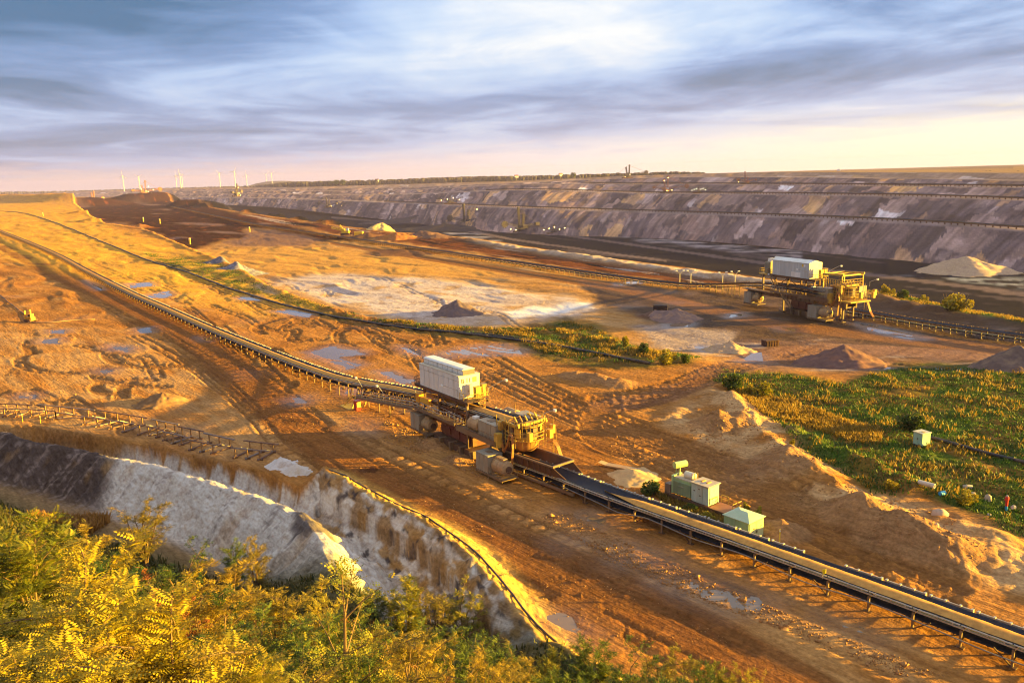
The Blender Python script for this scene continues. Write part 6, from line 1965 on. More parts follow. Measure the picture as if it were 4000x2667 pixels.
def lattice(m, a, b, w, h, n=8, t=0.35):
    a, b = Vector(a), Vector(b)
    d = (b - a).normalized()
    s = d.cross(Vector((0, 0, 1)))
    s = (s.normalized() if s.length > 0.05 else Vector((0, 1, 0)))
    u = s.cross(d).normalized()
    cs = [s * w / 2 * i + u * h / 2 * j for i, j in ((-1, -1), (1, -1), (1, 1), (-1, 1))]
    for c in cs:
        m.beam(a + c, b + c, t)
    for k in range(n):
        p, q = a.lerp(b, k / n), a.lerp(b, (k + 1) / n)
        for i in range(4):
            m.beam(p + cs[i], q + cs[(i + 1) % 4], t * 0.6)
    return m

def excavator(label, loc, rz, s=1.0, tone=0, lit=((4, -6, 6), (-6, -6, 6)), masts=(24, 28), boom=34, far_boom=True):
    r = thing('bucket_wheel_excavator', label, 'excavator', loc, rz, 'bucket wheel excavators in the pit')
    r.scale = (s, s, s)
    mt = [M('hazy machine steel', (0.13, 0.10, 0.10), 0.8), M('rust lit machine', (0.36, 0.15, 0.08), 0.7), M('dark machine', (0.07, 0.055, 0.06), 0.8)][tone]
    crawler(r)
    MB().lathe([(5.5, 3.0), (6.2, 4.0), (6.2, 5.2), (5.0, 5.8)], (0, 0), 16).box(-9, 9, -5, 5, 5.8, 7.0).box(-8, -1, -4, 4, 7.0, 11.0).build('slewing_deck', mt, r)
    MB().box(2, 6, -4.4, -1.2, 7, 10.5).build('driver_cab', M('hazy cab', (0.45, 0.42, 0.42), 0.6), r)
    m1 = lattice(MB(), (-2, 0, 7), (-4.5, 0, masts[0]), 3.4, 2.2, 7, 0.7)
    m1.build('mast', mt, r)
    m2 = lattice(MB(), (3, 0, 7), (4.0, 0, masts[1]), 3.0, 2.0, 7, 0.7)
    m2.box(2.4, 5.6, -1.8, 1.8, masts[1], masts[1] + 2.0)
    m2.build('mast', mt, r)
    bm = lattice(MB(), (5, 0, 9), (boom, 0, 14), 2.6, 2.6, 9, 0.45)
    bm.tube([(4.0, 0, masts[1]), (boom * 0.95, 0, 15.2)], 0.2, 4)
    b = bm.build('wheel_boom', mt, r)
    w = MB().lathe([(1.2, -0.9), (4.4, -0.7), (4.4, 0.7), (1.2, 0.9)], (0, 0), 18, axis='x')
    wo = w.build('bucket_wheel', mt, b, loc=(boom + 2, 0, 13))
    wo.rotation_euler = (0, 0, math.pi / 2)
    bk = MB()
    for k in range(9):
        a = k * 2 * math.pi / 9
        bk.beam((0, 4.2 * math.cos(a), 4.2 * math.sin(a)), (0, 5.5 * math.cos(a + 0.15), 5.5 * math.sin(a + 0.15)), 1.5, 0.9)
    bk.build('bucket', mt, wo)
    cw = lattice(MB(), (-5, 0, 9), (-24, 0, 12), 2.6, 2.4, 6, 0.45)
    cw.tube([(-4.5, 0, masts[0]), (-23, 0, 13)], 0.2, 4)
    cw.tube([(-4.5, 0, masts[0]), (4.0, 0, masts[1])], 0.2, 4)
    cw.build('counter_boom', mt, r)
    MB().box(-28, -22, -3, 3, 9.5, 14).build('counterweight', mt, r)
    if far_boom:
        lattice(MB(), (0, 5, 8), (-10, 34, 11), 2.0, 1.8, 8, 0.4).build('discharge_boom', mt, r)
    lamps(r, lit)
    return r

def belt_wagon(label, loc, rz, s=1.0, n=4, warm=True):
    r = thing('belt_wagon', label, 'belt wagon', loc, rz, 'lit belt wagons in the pit')
    r.scale = (s, s, s)
    crawler(r)
    mt = M('dark machine', (0.07, 0.055, 0.06), 0.8)
    MB().box(-6, 6, -3, 3, 3, 5.5).box(-3, 2, -2.5, 2.5, 5.5, 9).build('chassis', mt, r)
    lattice(MB(), (-3, 0, 7), (-26, 0, 12), 2.2, 1.8, 6, 0.45).build('receiving_boom', mt, r)
    lattice(MB(), (3, 0, 7), (26, 0, 13), 2.2, 1.8, 6, 0.45).build('discharge_boom', mt, r)
    lattice(MB(), (0, 0, 9), (0, 0, 17), 2.2, 1.8, 4, 0.4).tube([(0, 0, 17), (25, 0, 13)], 0.15, 4).tube([(0, 0, 17), (-25, 0, 12)], 0.15, 4).build('mast', mt, r)
    lamps(r, [(-18 + 36 * k / max(1, n - 1), -1.8, 8 + (k % 3) * 2.0) for k in range(n)], 0.8, warm)
    return r

def on_bench(k, px, back=0.5):
    """a point on bench k (0..3) of the far slope under photo column px"""
    f, b = FAR_LINES[1 + 2 * k], FAR_LINES[2 + 2 * k]
    a = f * (1 - back) + b * back
    xx, yy = plan_px(a[:, 0], a[:, 1], a[:, 2])
    i = int(np.argmin(np.abs(xx - px)))
    return a[i]

excavator('dark bucket wheel excavator with tall thin mast and green white lamp on the pit floor', G(1822, 884, ZP), math.radians(160), 1.25, 2, ((-18, -2, 26), (-20, -3, 2), (6, -6, 4), (9, -6, 7)), (26, 33), 26)
excavator('dark excavator with broad mast tower and a lamp near its top', G(2037, 908, ZP), math.radians(200), 1.15, 2, ((3, -3, 32), (-8, -7, 4), (6, -7, 3.5), (14, -7, 5)), (27, 35), 24)
excavator('orange lit excavator with two glowing pylons on the middle bench', on_bench(1, 2600), math.radians(-12), 1.0, 1, ((2, -7, 5), (12, -7, 5.5), (-4, -2, 25), (4, -2, 31)), (28, 33), 40)
excavator('small dark excavator with raised boom standing against the bright sky', on_bench(3, 2452), math.radians(8), 1.15, 2, ((-8, -6, 3),), (27, 30), 44)
excavator('small orange excavator with one slim mast on the upper right bench', on_bench(2, 2915), math.radians(170), 0.75, 1, ((20, -4, 6),), (18, 33), 20)
g0 = G(365, 786)
excavator('brown spreader with square headed tower at the far left sand edge', (g0[0], g0[1], gz(*g0[:2]) - 4), math.radians(60), 1.25, 1, ((8, -6, 8),), (30, 33), 30)
g0 = G(568, 786)
excavator('brown excavator with many lamps before the bright yellow bank', (g0[0], g0[1], gz(*g0[:2]) - 6), math.radians(30), 1.35, 1, ((8, -6, 8), (16, -4, 4), (-6, -5, 14), (10, -3, 20), (20, -3, 12)), (24, 33), 34)
g0 = G(925, 790)
excavator('dark tower excavator with three lamps in the pink haze', GD(926, 768, 2700), math.radians(80), 1.2, 0, ((3, -4, 24), (-10, -6, 3), (8, -6, 3)), (20, 32), 26)
excavator('pair of hazy leaning masts with two lamps on the grey terrace', GD(1282, 812, 2400), math.radians(170), 1.0, 0, ((-6, -8, 4), (-38, -8, 5)), (24, 27), 26)
belt_wagon('belt wagon with a row of yellow lamps between the two dark excavators', G(1898, 888, ZP), 0.2, 0.8, 4)
belt_wagon('belt wagon with a line of pale lamps right of the broad tower', G(2165, 915, ZP), 0.15, 0.95, 5)
belt_wagon('belt wagon with white lamps on the middle bench right of the orange pylons', on_bench(1, 2730), 0.1, 0.75, 7, False)
belt_wagon('belt wagon with pale lamps on the hazy left bench', on_bench(0, 1760), 0.2, 1.2, 4)

# bench conveyors as dark ribbons along the terraces
for k, (lb, xa, xb) in enumerate((('dark bench conveyor along the lowest terrace of the far slope', 1500, 4700), ('dark bench conveyor along the middle terrace of the far slope', 1900, 4700), ('dark bench conveyor along the upper terrace of the far slope', 2300, 4500))):
    f, b = FAR_LINES[1 + 2 * k], FAR_LINES[2 + 2 * k]
    a = f * 0.75 + b * 0.25
    xx, yy = plan_px(a[:, 0], a[:, 1], a[:, 2])
    P = a[(xx > xa) & (xx < xb)]
    P = P[np.argsort(P[:, 0])]
    P, L = smooth_path(P[::6], 8.0)
    r = thing('bench_conveyor', lb, 'conveyor', P[0], group='bench conveyors on the far slope')
    Q = P - P[0]
    V, F_ = strip(Q + np.array([0, 0, 3.4]), [(-1.8, 0.3), (-0.8, 0), (0.8, 0), (1.8, 0.3), (0.8, -0.4), (-0.8, -0.4)], True)
    new_mesh('belt', V, F_, rubber(), False, r)
    V, F_ = strip(Q + np.array([0, 0, 2.4]), [(-1.9, 0.6), (-1.7, 0.6), (-1.7, -0.6), (-1.9, -0.6)], True)
    new_mesh('side_frame', V, F_, steel_dark(), False, r)
    m = MB()
    for i in range(0, len(Q), 1):
        m.box(Q[i][0] - 0.5, Q[i][0] + 0.5, Q[i][1] - 0.5, Q[i][1] + 0.5, Q[i][2] - 1, Q[i][2] + 3)
    m.build('trestles', steel_dark(), r, kind='stuff')

# yellow crane lying along the distant belt
c = G(1352, 924, ZL)
cr = thing('crawler_crane', 'bright yellow crane with lowered lattice boom beside the distant belt', 'crane', (c[0], c[1], gz(*c[:2])), -0.12)
for s in (-2.6, 1.6):
    MB().yprism([(-4, 0.5), (-3.4, 0), (3.4, 0), (4, 0.5), (4, 1.2), (3.4, 1.7), (-3.4, 1.7), (-4, 1.2)], s, s + 1.0).build('track', steel_dark(), cr)
ym = M('crane yellow', (0.75, 0.50, 0.04), 0.5, 0, MUD, 0.3)
MB().box(-3, 3, -2, 2, 1.7, 3.6).box(-3.5, -1, -2, 2, 3.6, 5.0).build('upper_body', ym, cr)
MB().box(1, 3, -2, -0.6, 3.6, 5.6).build('driver_cab', white_roof(), cr)
lattice(MB(), (2, 0, 3), (-12, 0, 6.5), 1.4, 1.2, 7, 0.3).build('boom', ym, cr)
lattice(MB(), (-2, 0, 4), (-5, 0, 8), 1.2, 1.0, 3, 0.3).build('back_mast', ym, cr)
c = G(1402, 922, ZL)
bx = thing('yellow_container', 'yellow container standing at the right end of the yellow crane', 'container', (c[0], c[1], gz(*c[:2])), -0.12)
MB().box(-3.5, 3.5, -1.6, 1.6, 0, 3.6).build('body', ym, bx)
rb = MB()
for k in range(9):
    rb.box(-3.4 + k * 0.8, -3.1 + k * 0.8, -1.7, -1.6, 0.1, 3.5)
rb.build('ribs', ym, bx)

# ------------------------------------------------------------------ wind turbines, horizon buildings, bird
blade_prof = None
tw_lab = ['tallest sharp wind turbine at the left with one blade straight up', 'wind turbine with raised V blades just right of the leftmost one', 'bright tall wind turbine in the close cluster of three', 'faint wind turbine standing left within the cluster of three', 'faint wind turbine half hidden behind the bright one of the cluster', 'pale wind turbine left of the leaning bladed one', 'wind turbine whose blade points up right in the second group', 'faint thin wind turbine right of the second group', 'very faint wind turbine left of the hill', 'pale wind turbine standing directly at the small hill']
TW = [(525, 140, 545, 305, 6000, 88), (710, 150, 725, 297, 6400, 28), (1180, 115, 1200, 280, 6200, 97), (1135, 135, 1148, 272, 8000, 88), (1205, 150, 1213, 272, 8500, 60), (1635, 110, 1648, 266, 7400, 130), (1808, 93, 1820, 260, 6600, 60), (1945, 130, 1957, 247, 8400, 90), (2172, 125, 2180, 222, 9500, 35), (2235, 110, 2240, 222, 8200, 25)]
wt = M('turbine white', (0.55, 0.53, 0.53), 0.6)
rt = M('turbine red', (0.55, 0.08, 0.05), 0.5)
for i, (hx, hy, bx_, by_, D, ph) in enumerate(TW):
    hb = GD(300 + hx / 2.94, 640 + hy / 2.94, D)
    bs = GD(300 + bx_ / 2.94, 640 + by_ / 2.94, D)
    bs = np.array([hb[0], hb[1], min(bs[2], 30) - 5])
    r = thing('wind_turbine', tw_lab[i], 'wind turbine', bs, 0, 'wind turbines on the horizon')
    hh = hb[2] - bs[2]
    MB().tube([(0, 0, 0), (0, 0, hh * 0.5), (0, 0, hh)], [3.4, 2.7, 1.9], 10).build('tower', wt, r)
    MB().box(-2.4, 2.4, -6.5, 6, hh - 2, hh + 3, 0.8).build('nacelle', wt, r)
    bl = 20.5 / 2.94 * 2.94 * D / FPX * (1.0 if i in (0, 2, 6) else 0.85)
    for k in range(3):
        a = math.radians(ph + 120 * k)
        u = Vector((math.cos(a), 0, math.sin(a)))
        v = Vector((-math.sin(a), 0, math.cos(a)))
        hub = Vector((0, -7.5, hh + 0.5))
        def sec(f, w):
            return [hub + u * bl * f - v * w * 0.3 + Vector((0, t, 0)) for t in (-0.5,)] + [hub + u * bl * f + v * w * 0.7 + Vector((0, t, 0)) for t in (0.5,)]
        pts = []
        for f, w in ((0.03, 1.8), (0.2, 3.6), (0.6, 2.4), (0.86, 1.6)):
            pts.append((f, w))
        m = MB()
        vs = []
        for f, w in pts:
            c_ = hub + u * bl * f
            vs += [c_ - v * w * 0.35, c_ + Vector((0, -0.7, 0)), c_ + v * w * 0.65, c_ + Vector((0, 0.7, 0))]
        fs = [(j * 4 + q_, j * 4 + (q_ + 1) % 4, j * 4 + 4 + (q_ + 1) % 4, j * 4 + 4 + q_) for j in range(len(pts) - 1) for q_ in range(4)]
        b_ = m.add(vs, fs).build('blade', wt, r)
        m2 = MB()
        vs = []
        for f, w in ((0.86, 2.0), (1.0, 0.6)):
            c_ = hub + u * bl * f
            vs += [c_ - v * w * 0.35, c_ + Vector((0, -0.7, 0)), c_ + v * w * 0.65, c_ + Vector((0, 0.7, 0))]
        m2.add(vs, [(q_, (q_ + 1) % 4, 4 + (q_ + 1) % 4, 4 + q_) for q_ in range(4)] + [(4, 5, 6, 7)]).build('blade_tip', rt, b_)
    MB().lathe([(0.3, -2.2), (1.6, -1.2), (1.9, 0.5)], (0, -7.5), 10).build('hub', wt, r, loc=(0, 0, hh + 0.5))

P = GD(3277, 672, 3200)
r = thing('white_tower', 'pale silo like tower on the right horizon', 'tower', (P[0], P[1], P[2] - 6))
MB().box(-5, 5, -5, 5, 0, 15).build('shaft', M('pale silo', (0.6, 0.62, 0.68), 0.6), r)
MB().lathe([(5.2, 15), (4.5, 17), (1.0, 18)], (0, 0), 14).build('cap', M('pale silo', (0.6, 0.62, 0.68)), r)
P = GD(3340, 672, 3600)
r = thing('church_spire', 'thin dark church spire on the right horizon', 'church', (P[0], P[1], P[2] - 6))
MB().box(-2.5, 2.5, -2.5, 2.5, 0, 9).build('tower', M('dark spire', (0.12, 0.10, 0.10), 0.8), r)
MB().tube([(0, 0, 9), (0, 0, 19)], [2.6, 0.15], 8).build('spire', M('dark spire', (0.12, 0.10, 0.10)), r)
for i, (px_, py_, D, lab) in enumerate([(1472, 706, 4300, 'tiny pale farmhouse with gabled roof among the horizon trees'), (2017, 691, 3900, 'small white house at the tree line above the pit'), (2190, 684, 3800, 'small house with reddish wall beside the round horizon tree')]):
    P = GD(px_, py_, D)
    r = thing('farmhouse', lab, 'house', (P[0], P[1], P[2] - 2), 0.3 * i)
    MB().box(-9, 9, -5, 5, -4, 6).build('wall', M('pale render', (0.66, 0.6, 0.56), 0.8), r)
    MB().xprism([(-5.5, 6), (5.5, 6), (0, 11)], -9.4, 9.4).build('roof', M('red tiles', (0.25, 0.10, 0.07), 0.8), r)
    MB().box(-1, 1, -5.1, -5, -2, 1.5).build('door', steel_dark(), r)

P = GD(1326, 581, 420)
bi = thing('bird', 'tiny dark bird gliding in the sky above the treeline', 'bird', P, 0.3)
b = MB().tube([(-0.35, 0, 0), (-0.1, 0, 0.03), (0.15, 0, 0.03), (0.3, 0, 0.02)], [0.02, 0.09, 0.1, 0.03], 8).build('body', M('bird dark', (0.03, 0.03, 0.035), 0.8), bi, smooth=True)
for s in (-1, 1):
    MB().add([(0.14, 0, 0.05), (-0.1, 0, 0.05), (-0.05, s * 0.35, 0.16), (0.12, s * 0.35, 0.16), (-0.12, s * 0.75, 0.08)], [(0, 1, 2, 3), (3, 2, 4)]).build('wing', M('bird dark', (0.03, 0.03, 0.035)), bi)

# ------------------------------------------------------------------ standing water
def mat_water():
    m = bpy.data.materials.new('muddy water')
    m.use_nodes = True
    N = NT(m.node_tree)
    b = m.node_tree.nodes['Principled BSDF']
    b.inputs['Base Color'].default_value = (0.20, 0.13, 0.075, 1)
    b.inputs['Roughness'].default_value = 0.06
    b.inputs['IOR'].default_value = 1.45
    b.inputs['Specular IOR Level'].default_value = 0.9
    pos = N.n('ShaderNodeNewGeometry').outputs['Position']
    bm = N.n('ShaderNodeBump')
    bm.inputs['Strength'].default_value = 0.05
    bm.inputs['Distance'].default_value = 0.05
    N.l.new(N.noise(pos, 1.5, 3), bm.inputs['Height'])
    N.l.new(bm.outputs[0], b.inputs['Normal'])
    return m
wm = mat_water()
for pz in PUDDLES:
    c = pz.mean(0)
    lv = float(level_of(np.array([c[0], c[0]]), np.array([c[1], c[1]]))[0][0])
    k = len(pz)
    out = c + (pz - c) * (1 + 1.3 / np.maximum(0.8, np.linalg.norm(pz - c, axis=1)))[:, None]
    V = [(x, y, lv - 0.035) for x, y in out]
    me = bpy.data.meshes.new('puddle')
    me.from_pydata(V, [], [tuple(range(k))])
    me.materials.append(wm)
    o = bpy.data.objects.new('puddle', me)
    COL.objects.link(o)
    o['kind'] = 'structure'
# ------------------------------------------------------------------ vegetation
def mat_leaf(name, c1, c2, trans=0.35):
    m = bpy.data.materials.new(name)
    m.use_nodes = True
    t = m.node_tree
    N = NT(t)
    b = t.nodes['Principled BSDF']
    at = N.n('ShaderNodeAttribute', attribute_name='tint')
    oi = N.n('ShaderNodeObjectInfo').outputs['Random']
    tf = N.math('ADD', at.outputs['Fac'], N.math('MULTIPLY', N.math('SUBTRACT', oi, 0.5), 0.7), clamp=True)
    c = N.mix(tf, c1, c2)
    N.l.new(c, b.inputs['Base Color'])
    b.inputs['Roughness'].default_value = 0.55
    b.inputs['Specular IOR Level'].default_value = 0.25
    tr = N.n('ShaderNodeBsdfTranslucent')
    N.l.new(c, tr.inputs[0])
    mx = N.n('ShaderNodeMixShader')
    mx.inputs[0].default_value = trans
    N.l.new(b.outputs[0], mx.inputs[1])
    N.l.new(tr.outputs[0], mx.inputs[2])
    N.l.new(mx.outputs[0], t.nodes['Material Output'].inputs[0])
    return m
LEAF_GOLD = mat_leaf('golden leaf', (0.12, 0.14, 0.012), (0.46, 0.325, 0.015), 0.22)
LEAF_GREEN = mat_leaf('green leaf', (0.022, 0.055, 0.010), (0.12, 0.15, 0.014), 0.25)  # darkened to give the thicket its shaded gaps
LEAF_ORANGE = mat_leaf('orange gold leaf', (0.13, 0.11, 0.012), (0.40, 0.26, 0.014), 0.22)
LEAF_RED = mat_leaf('reddish leaf', (0.18, 0.10, 0.02), (0.42, 0.12, 0.02))
BARK = M('bark', (0.17, 0.10, 0.05), 0.9, 0, (0.3, 0.16, 0.06), 0.5, 2.0)

def frond_unit(pairs, L, w):
    """pinnate leaf: quads along a drooping rib, unit frame x forward, z up"""
    V, F = [], []
    for k in range(pairs):
        f = (k + 0.7) / (pairs + 0.6)
        x = L * f
        z = -0.22 * L * f * f
        ll = w * (1.0 - 0.55 * abs(f - 0.45) / 0.55)
        lw = L / pairs * 0.40
        for s in (-1, 1):
            i = len(V)
            V += [(x, s * 0.01, z), (x + lw, s * ll * 0.45, z - 0.02 * L), (x + lw * 0.55, s * ll, z - 0.07 * L), (x - lw * 0.75, s * ll * 0.5, z - 0.03 * L)]
            F.append((i, i + 1, i + 2, i + 3))
    i = len(V)
    z = -0.22 * L
    V += [(L * 0.95, 0, z), (L * 1.05, -w * .2, z), (L * 1.18, 0, z * 1.25), (L * 1.05, w * .2, z)]
    F.append((i, i + 1, i + 2, i + 3))
    return np.array(V, float), np.array(F, int)

def orient(V, pos, dirs, roll, scale):
    """place copies of unit verts: (n,k,3)"""
    n = len(pos)
    d = dirs / np.linalg.norm(dirs, axis=1)[:, None]
    up = np.tile([0, 0, 1.0], (n, 1))
    s = np.cross(up, d)
    s /= np.maximum(1e-6, np.linalg.norm(s, axis=1))[:, None]
    u = np.cross(d, s)
    cr, sr = np.cos(roll)[:, None], np.sin(roll)[:, None]
    s2 = s * cr + u * sr
    u2 = -s * sr + u * cr
    return pos[:, None, :] + scale[:, None, None] * (V[None, :, 0:1] * d[:, None, :] + V[None, :, 1:2] * s2[:, None, :] + V[None, :, 2:3] * u2[:, None, :])

def make_shrub(seed, height, spread, n_limb, n_frond, L, pairs, leaf, tintbias=0.5, upright=1.0, w=0.28):
    """trunk+limbs mesh and a crown of fronds; returns the two mesh objects"""
    R = np.random.RandomState(seed)
    wood = MB()
    tips = []
    for i in range(n_limb):
        a = 2 * math.pi * i / n_limb + R.uniform(-0.5, 0.5)
        lean = R.uniform(0.15, 0.75) * spread / height / upright
        hh = height * R.uniform(0.6, 1.0)
        pts = [np.array([0.08 * math.cos(a), 0.08 * math.sin(a), -0.3])]
        k = 7
        for j in range(1, k + 1):
            f = j / k
            r = lean * hh * f ** 1.3
            pts.append(np.array([r * math.cos(a + 0.4 * f * R.uniform(-1, 1)), r * math.sin(a + 0.4 * f * R.uniform(-1, 1)), hh * f]))
        wood.tube(pts, list(np.linspace(0.035 * height ** 0.5 + 0.02, 0.012, k + 1)), 5, False)
        for j in range(2, k + 1):
            nb = 2 if j < k else 1
            for _ in range(nb):
                b = a + R.uniform(-2.2, 2.2)
                bl = height * R.uniform(0.12, 0.34) * (1.15 - 0.6 * j / k)
                e = pts[j] + np.array([math.cos(b) * bl, math.sin(b) * bl, bl * R.uniform(0.15, 0.9)])
                wood.tube([pts[j], (pts[j] + e) / 2 + np.array([0, 0, 0.05]), e], [0.02, 0.014, 0.007], 4, False)
                tips.append((pts[j], e))
        tips.append((pts[-2], pts[-1]))
    V, F = frond_unit(pairs, L, w)
    T = R.randint(0, len(tips), n_frond)
    f = R.uniform(0.25, 1.05, n_frond) ** 0.8
    A0 = np.array([t[0] for t in tips])[T]
    B0 = np.array([t[1] for t in tips])[T]
    pos = A0 + (B0 - A0) * f[:, None] + R.normal(0, 0.035 * height ** 0.5, (n_frond, 3))
    br = B0 - A0
    br /= np.linalg.norm(br, axis=1)[:, None]
    ang = R.uniform(0, 2 * np.pi, n_frond)
    dirs = 0.55 * br + np.stack([np.cos(ang), np.sin(ang), R.uniform(-0.25, 0.55, n_frond)], 1)
    sc = R.uniform(0.6, 1.25, n_frond)
    P = orient(V, pos, dirs, R.uniform(-0.5, 0.5, n_frond), sc)
    k = len(V)
    faces = (F[None] + (np.arange(n_frond) * k)[:, None, None]).reshape(-1, 4)
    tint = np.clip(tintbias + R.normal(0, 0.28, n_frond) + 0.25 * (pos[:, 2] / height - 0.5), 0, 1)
    return wood, P.reshape(-1, 3), faces, np.repeat(tint, k), leaf

SHRUBS = []
specs = [(1, 5.6, 3.2, 7, 3000, 0.32, 6, LEAF_GOLD, 0.55, 1.0, 0.10), (2, 5.2, 2.6, 6, 2500, 0.36, 7, LEAF_GOLD, 0.35, 1.0, 0.125), (3, 5.0, 2.6, 7, 3400, 0.22, 4, LEAF_ORANGE, 0.55, 1.0, 0.085), (4, 5.0, 2.4, 6, 2700, 0.26, 5, LEAF_GREEN, 0.35, 1.0, 0.10), (5, 4.6, 2.0, 6, 1200, 0.20, 3, LEAF_RED, 0.5, 1.0, 0.09), (6, 6.0, 1.4, 4, 1300, 0.20, 3, LEAF_GOLD, 0.45, 1.6, 0.075), (7, 5.4, 2.8, 7, 2900, 0.30, 6, LEAF_GREEN, 0.75, 1.0, 0.10), (8, 5.0, 2.5, 8, 3800, 0.17, 2, LEAF_GREEN, 0.4, 1.0, 0.10), (9, 5.0, 1.8, 11, 220, 0.2, 3, LEAF_RED, 0.5, 1.3, 0.08)]
for sp in specs:
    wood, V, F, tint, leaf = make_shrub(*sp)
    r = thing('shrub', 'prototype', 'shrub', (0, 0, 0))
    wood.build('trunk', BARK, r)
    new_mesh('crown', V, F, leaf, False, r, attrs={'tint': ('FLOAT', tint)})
    SHRUBS.append((r, sp[1]))

_used = set()
def plant(kind, x, y, z, h, rz, label, group, cat='shrub', wide=1.0):
    r0, hb = SHRUBS[kind]
    if kind not in _used:
        _used.add(kind)
        r = r0
    else:
        r = copy_tree(r0)
    r.location = (x, y, z)
    s = h / hb
    r.scale = (s * wide, s * wide, s)
    r.rotation_euler = (0, 0, rz)
    tag(r, label, cat, group)
    return r

def plant_px(kind, px, py, h, label, rz=0.0, wide=1.0, dmin=16, dmax=120, lev=None):
    """crown top under a pixel, height h, foot on the ground"""
    best = None
    for D in np.arange(dmin, dmax, 0.5):
        P = GD(px, py, D)
        g = gz(P[0], P[1])
        e = abs(P[2] - g - h)
        if best is None or e < best[0]:
            best = (e, P, g)
    P, g = best[1], best[2]
    return plant(kind, P[0], P[1], g - 0.1, P[2] - g + 0.1, rz, label, 'foreground shrubs on the slope', 'shrub', wide)

FG = [(1, 60, 2010, 5.0, 'pale green feathery shrub at the left edge, topmost of the left thicket', 1.0), (2, 250, 2080, 4.4, 'golden feathery shrub just right of the leftmost green one', 1.0), (2, 540, 1968, 5.4, 'rounded golden shrub standing highest against the white bank', 1.15), (7, 680, 2160, 4.0, 'dark green shrub behind the right side of the golden round shrub', 1.0),
      (3, 420, 2190, 4.2, 'dark green shrub in shade left of the golden round shrub', 1.0), (6, 905, 2125, 3.8, 'yellow green shrub at the foot of the white bank', 1.0), (2, 985, 2115, 4.6, 'slim golden shrub with pointed top beside the white bank', 0.8), (1, 330, 2270, 4.6, 'bright yellow green shrub with long feathery leaves left of centre', 1.1), (0, 120, 2300, 5.2, 'large bright shrub filling the lower left edge', 1.2), (4, 640, 2290, 4.2, 'shrub with reddish leaf tips amid the golden thicket', 1.0),
      (2, 760, 2260, 4.6, 'broad golden shrub in the middle of the left thicket', 1.1), (1, 560, 2370, 5.0, 'bright feathery shrub in front of the red tipped one', 1.2), (7, 860, 2380, 4.0, 'dark shrub in the gap right of the bright feathery shrub', 1.0), (0, 20, 2440, 5.0, 'leafy shrub in the bottom left corner', 1.3), (2, 300, 2480, 5.0, 'green yellow shrub near the bottom left', 1.2), (2, 700, 2520, 5.2, 'broad yellow shrub at the bottom edge left of the dry grass', 1.2),
      (5, 1285, 2190, 6.6, 'thin birch like sapling before the yellow lit bank end', 1.0), (2, 1060, 2290, 4.6, 'golden shrub below the dark foot of the white bank', 1.1), (0, 1180, 2330, 4.4, 'golden orange shrub left of the yellow lit bank end', 1.1), (3, 1440, 2310, 3.8, 'dark green shrub touching the ditch below the lit bank', 1.0), (4, 1480, 2430, 4.4, 'orange red shrub with bare twigs in the middle thicket', 1.0), (6, 1360, 2420, 4.4, 'yellow green shrub left of the orange red one', 1.0),
      (1, 1580, 2265, 5.4, 'tall feathery shrub with a single high shoot above the ditch', 0.9), (2, 1690, 2320, 4.8, 'golden shrub right of the single high shoot', 1.1), (0, 1800, 2310, 4.4, 'golden shrub with a red twig at the right of the thicket', 1.0), (6, 1900, 2500, 4.2, 'green shrub below the lit orange bank', 1.1), (6, 1120, 2480, 4.6, 'bright shrub near the bottom left of the middle thicket', 1.1), (7, 1240, 2520, 4.2, 'dark shadowed shrub in the middle of the bottom edge', 1.0), (2, 1010, 2570, 4.4, 'golden shrub at the bottom beside the dry orange grass', 1.1),
      (2, 1590, 2470, 4.6, 'broad golden shrub in the middle of the right thicket', 1.1), (6, 1700, 2480, 4.4, 'yellow green shrub right of the broad golden one', 1.0), (2, 1420, 2560, 4.4, 'golden shrub at the bottom edge under the orange red one', 1.1), (8, 1650, 2590, 4.0, 'shrub of bare orange twigs at the bottom edge', 1.1), (7, 1800, 2560, 4.0, 'dark shrub at the bottom edge right of the bare twigs', 1.0),
      (2, 2010, 2560, 4.0, 'golden shrub under the end of the dark hose', 1.0), (1, 2130, 2545, 4.2, 'feathery green shrub right of the dark hose', 0.9), (6, 2320, 2490, 4.6, 'shrub with one arching shoot over the road edge', 0.8), (7, 2450, 2560, 3.8, 'dark green shrub under the haul road edge', 1.0), (2, 2590, 2545, 4.0, 'golden tipped shrub at the bottom right of the thicket', 0.9), (6, 2735, 2590, 3.4, 'first of two small yellow shrubs at the bottom right', 0.8), (1, 2800, 2600, 3.4, 'second small yellow shrub at the bottom right, beside the first', 0.8), (0, 2890, 2612, 3.4, 'pointed yellow shrub second from the right end of the thicket', 0.7), (2, 2960, 2645, 3.2, 'last small golden shrub at the right end of the thicket', 0.8),
      (3, 2260, 2590, 3.6, 'dark green shrub between the hose and the arching shoot', 1.0), (6, 2200, 2640, 3.8, 'leafy shrub at the bottom edge under the hose end', 1.0), (2, 1930, 2610, 4.0, 'golden shrub on the bottom edge left of the hose end', 1.1), (1, 480, 2600, 5.0, 'low leafy shrub on the bottom edge left of centre', 1.2), (0, 180, 2620, 5.0, 'dense leafy shrub at the lower left bottom edge', 1.3), (6, 1290, 2640, 4.2, 'half cut shrub on the bottom edge below the dark one', 1.1), (1, 860, 2640, 4.6, 'feathery shrub on the bottom edge beside dry grass', 1.1), (8, 1530, 2650, 3.6, 'reddish shrub cut by the bottom edge', 1.0), (0, 2400, 2640, 3.6, 'yellow shrub cut by the bottom edge under the road', 1.0), (3, 2600, 2650, 3.2, 'dark shrub cut by the bottom edge under the road', 1.0)]
rr = random.Random(5)
for k, px_, py_, h, lab, wd in FG:
    plant_px(k, px_, py_, h * 1.36, lab, rr.uniform(0, 6.28), wd * 0.92)

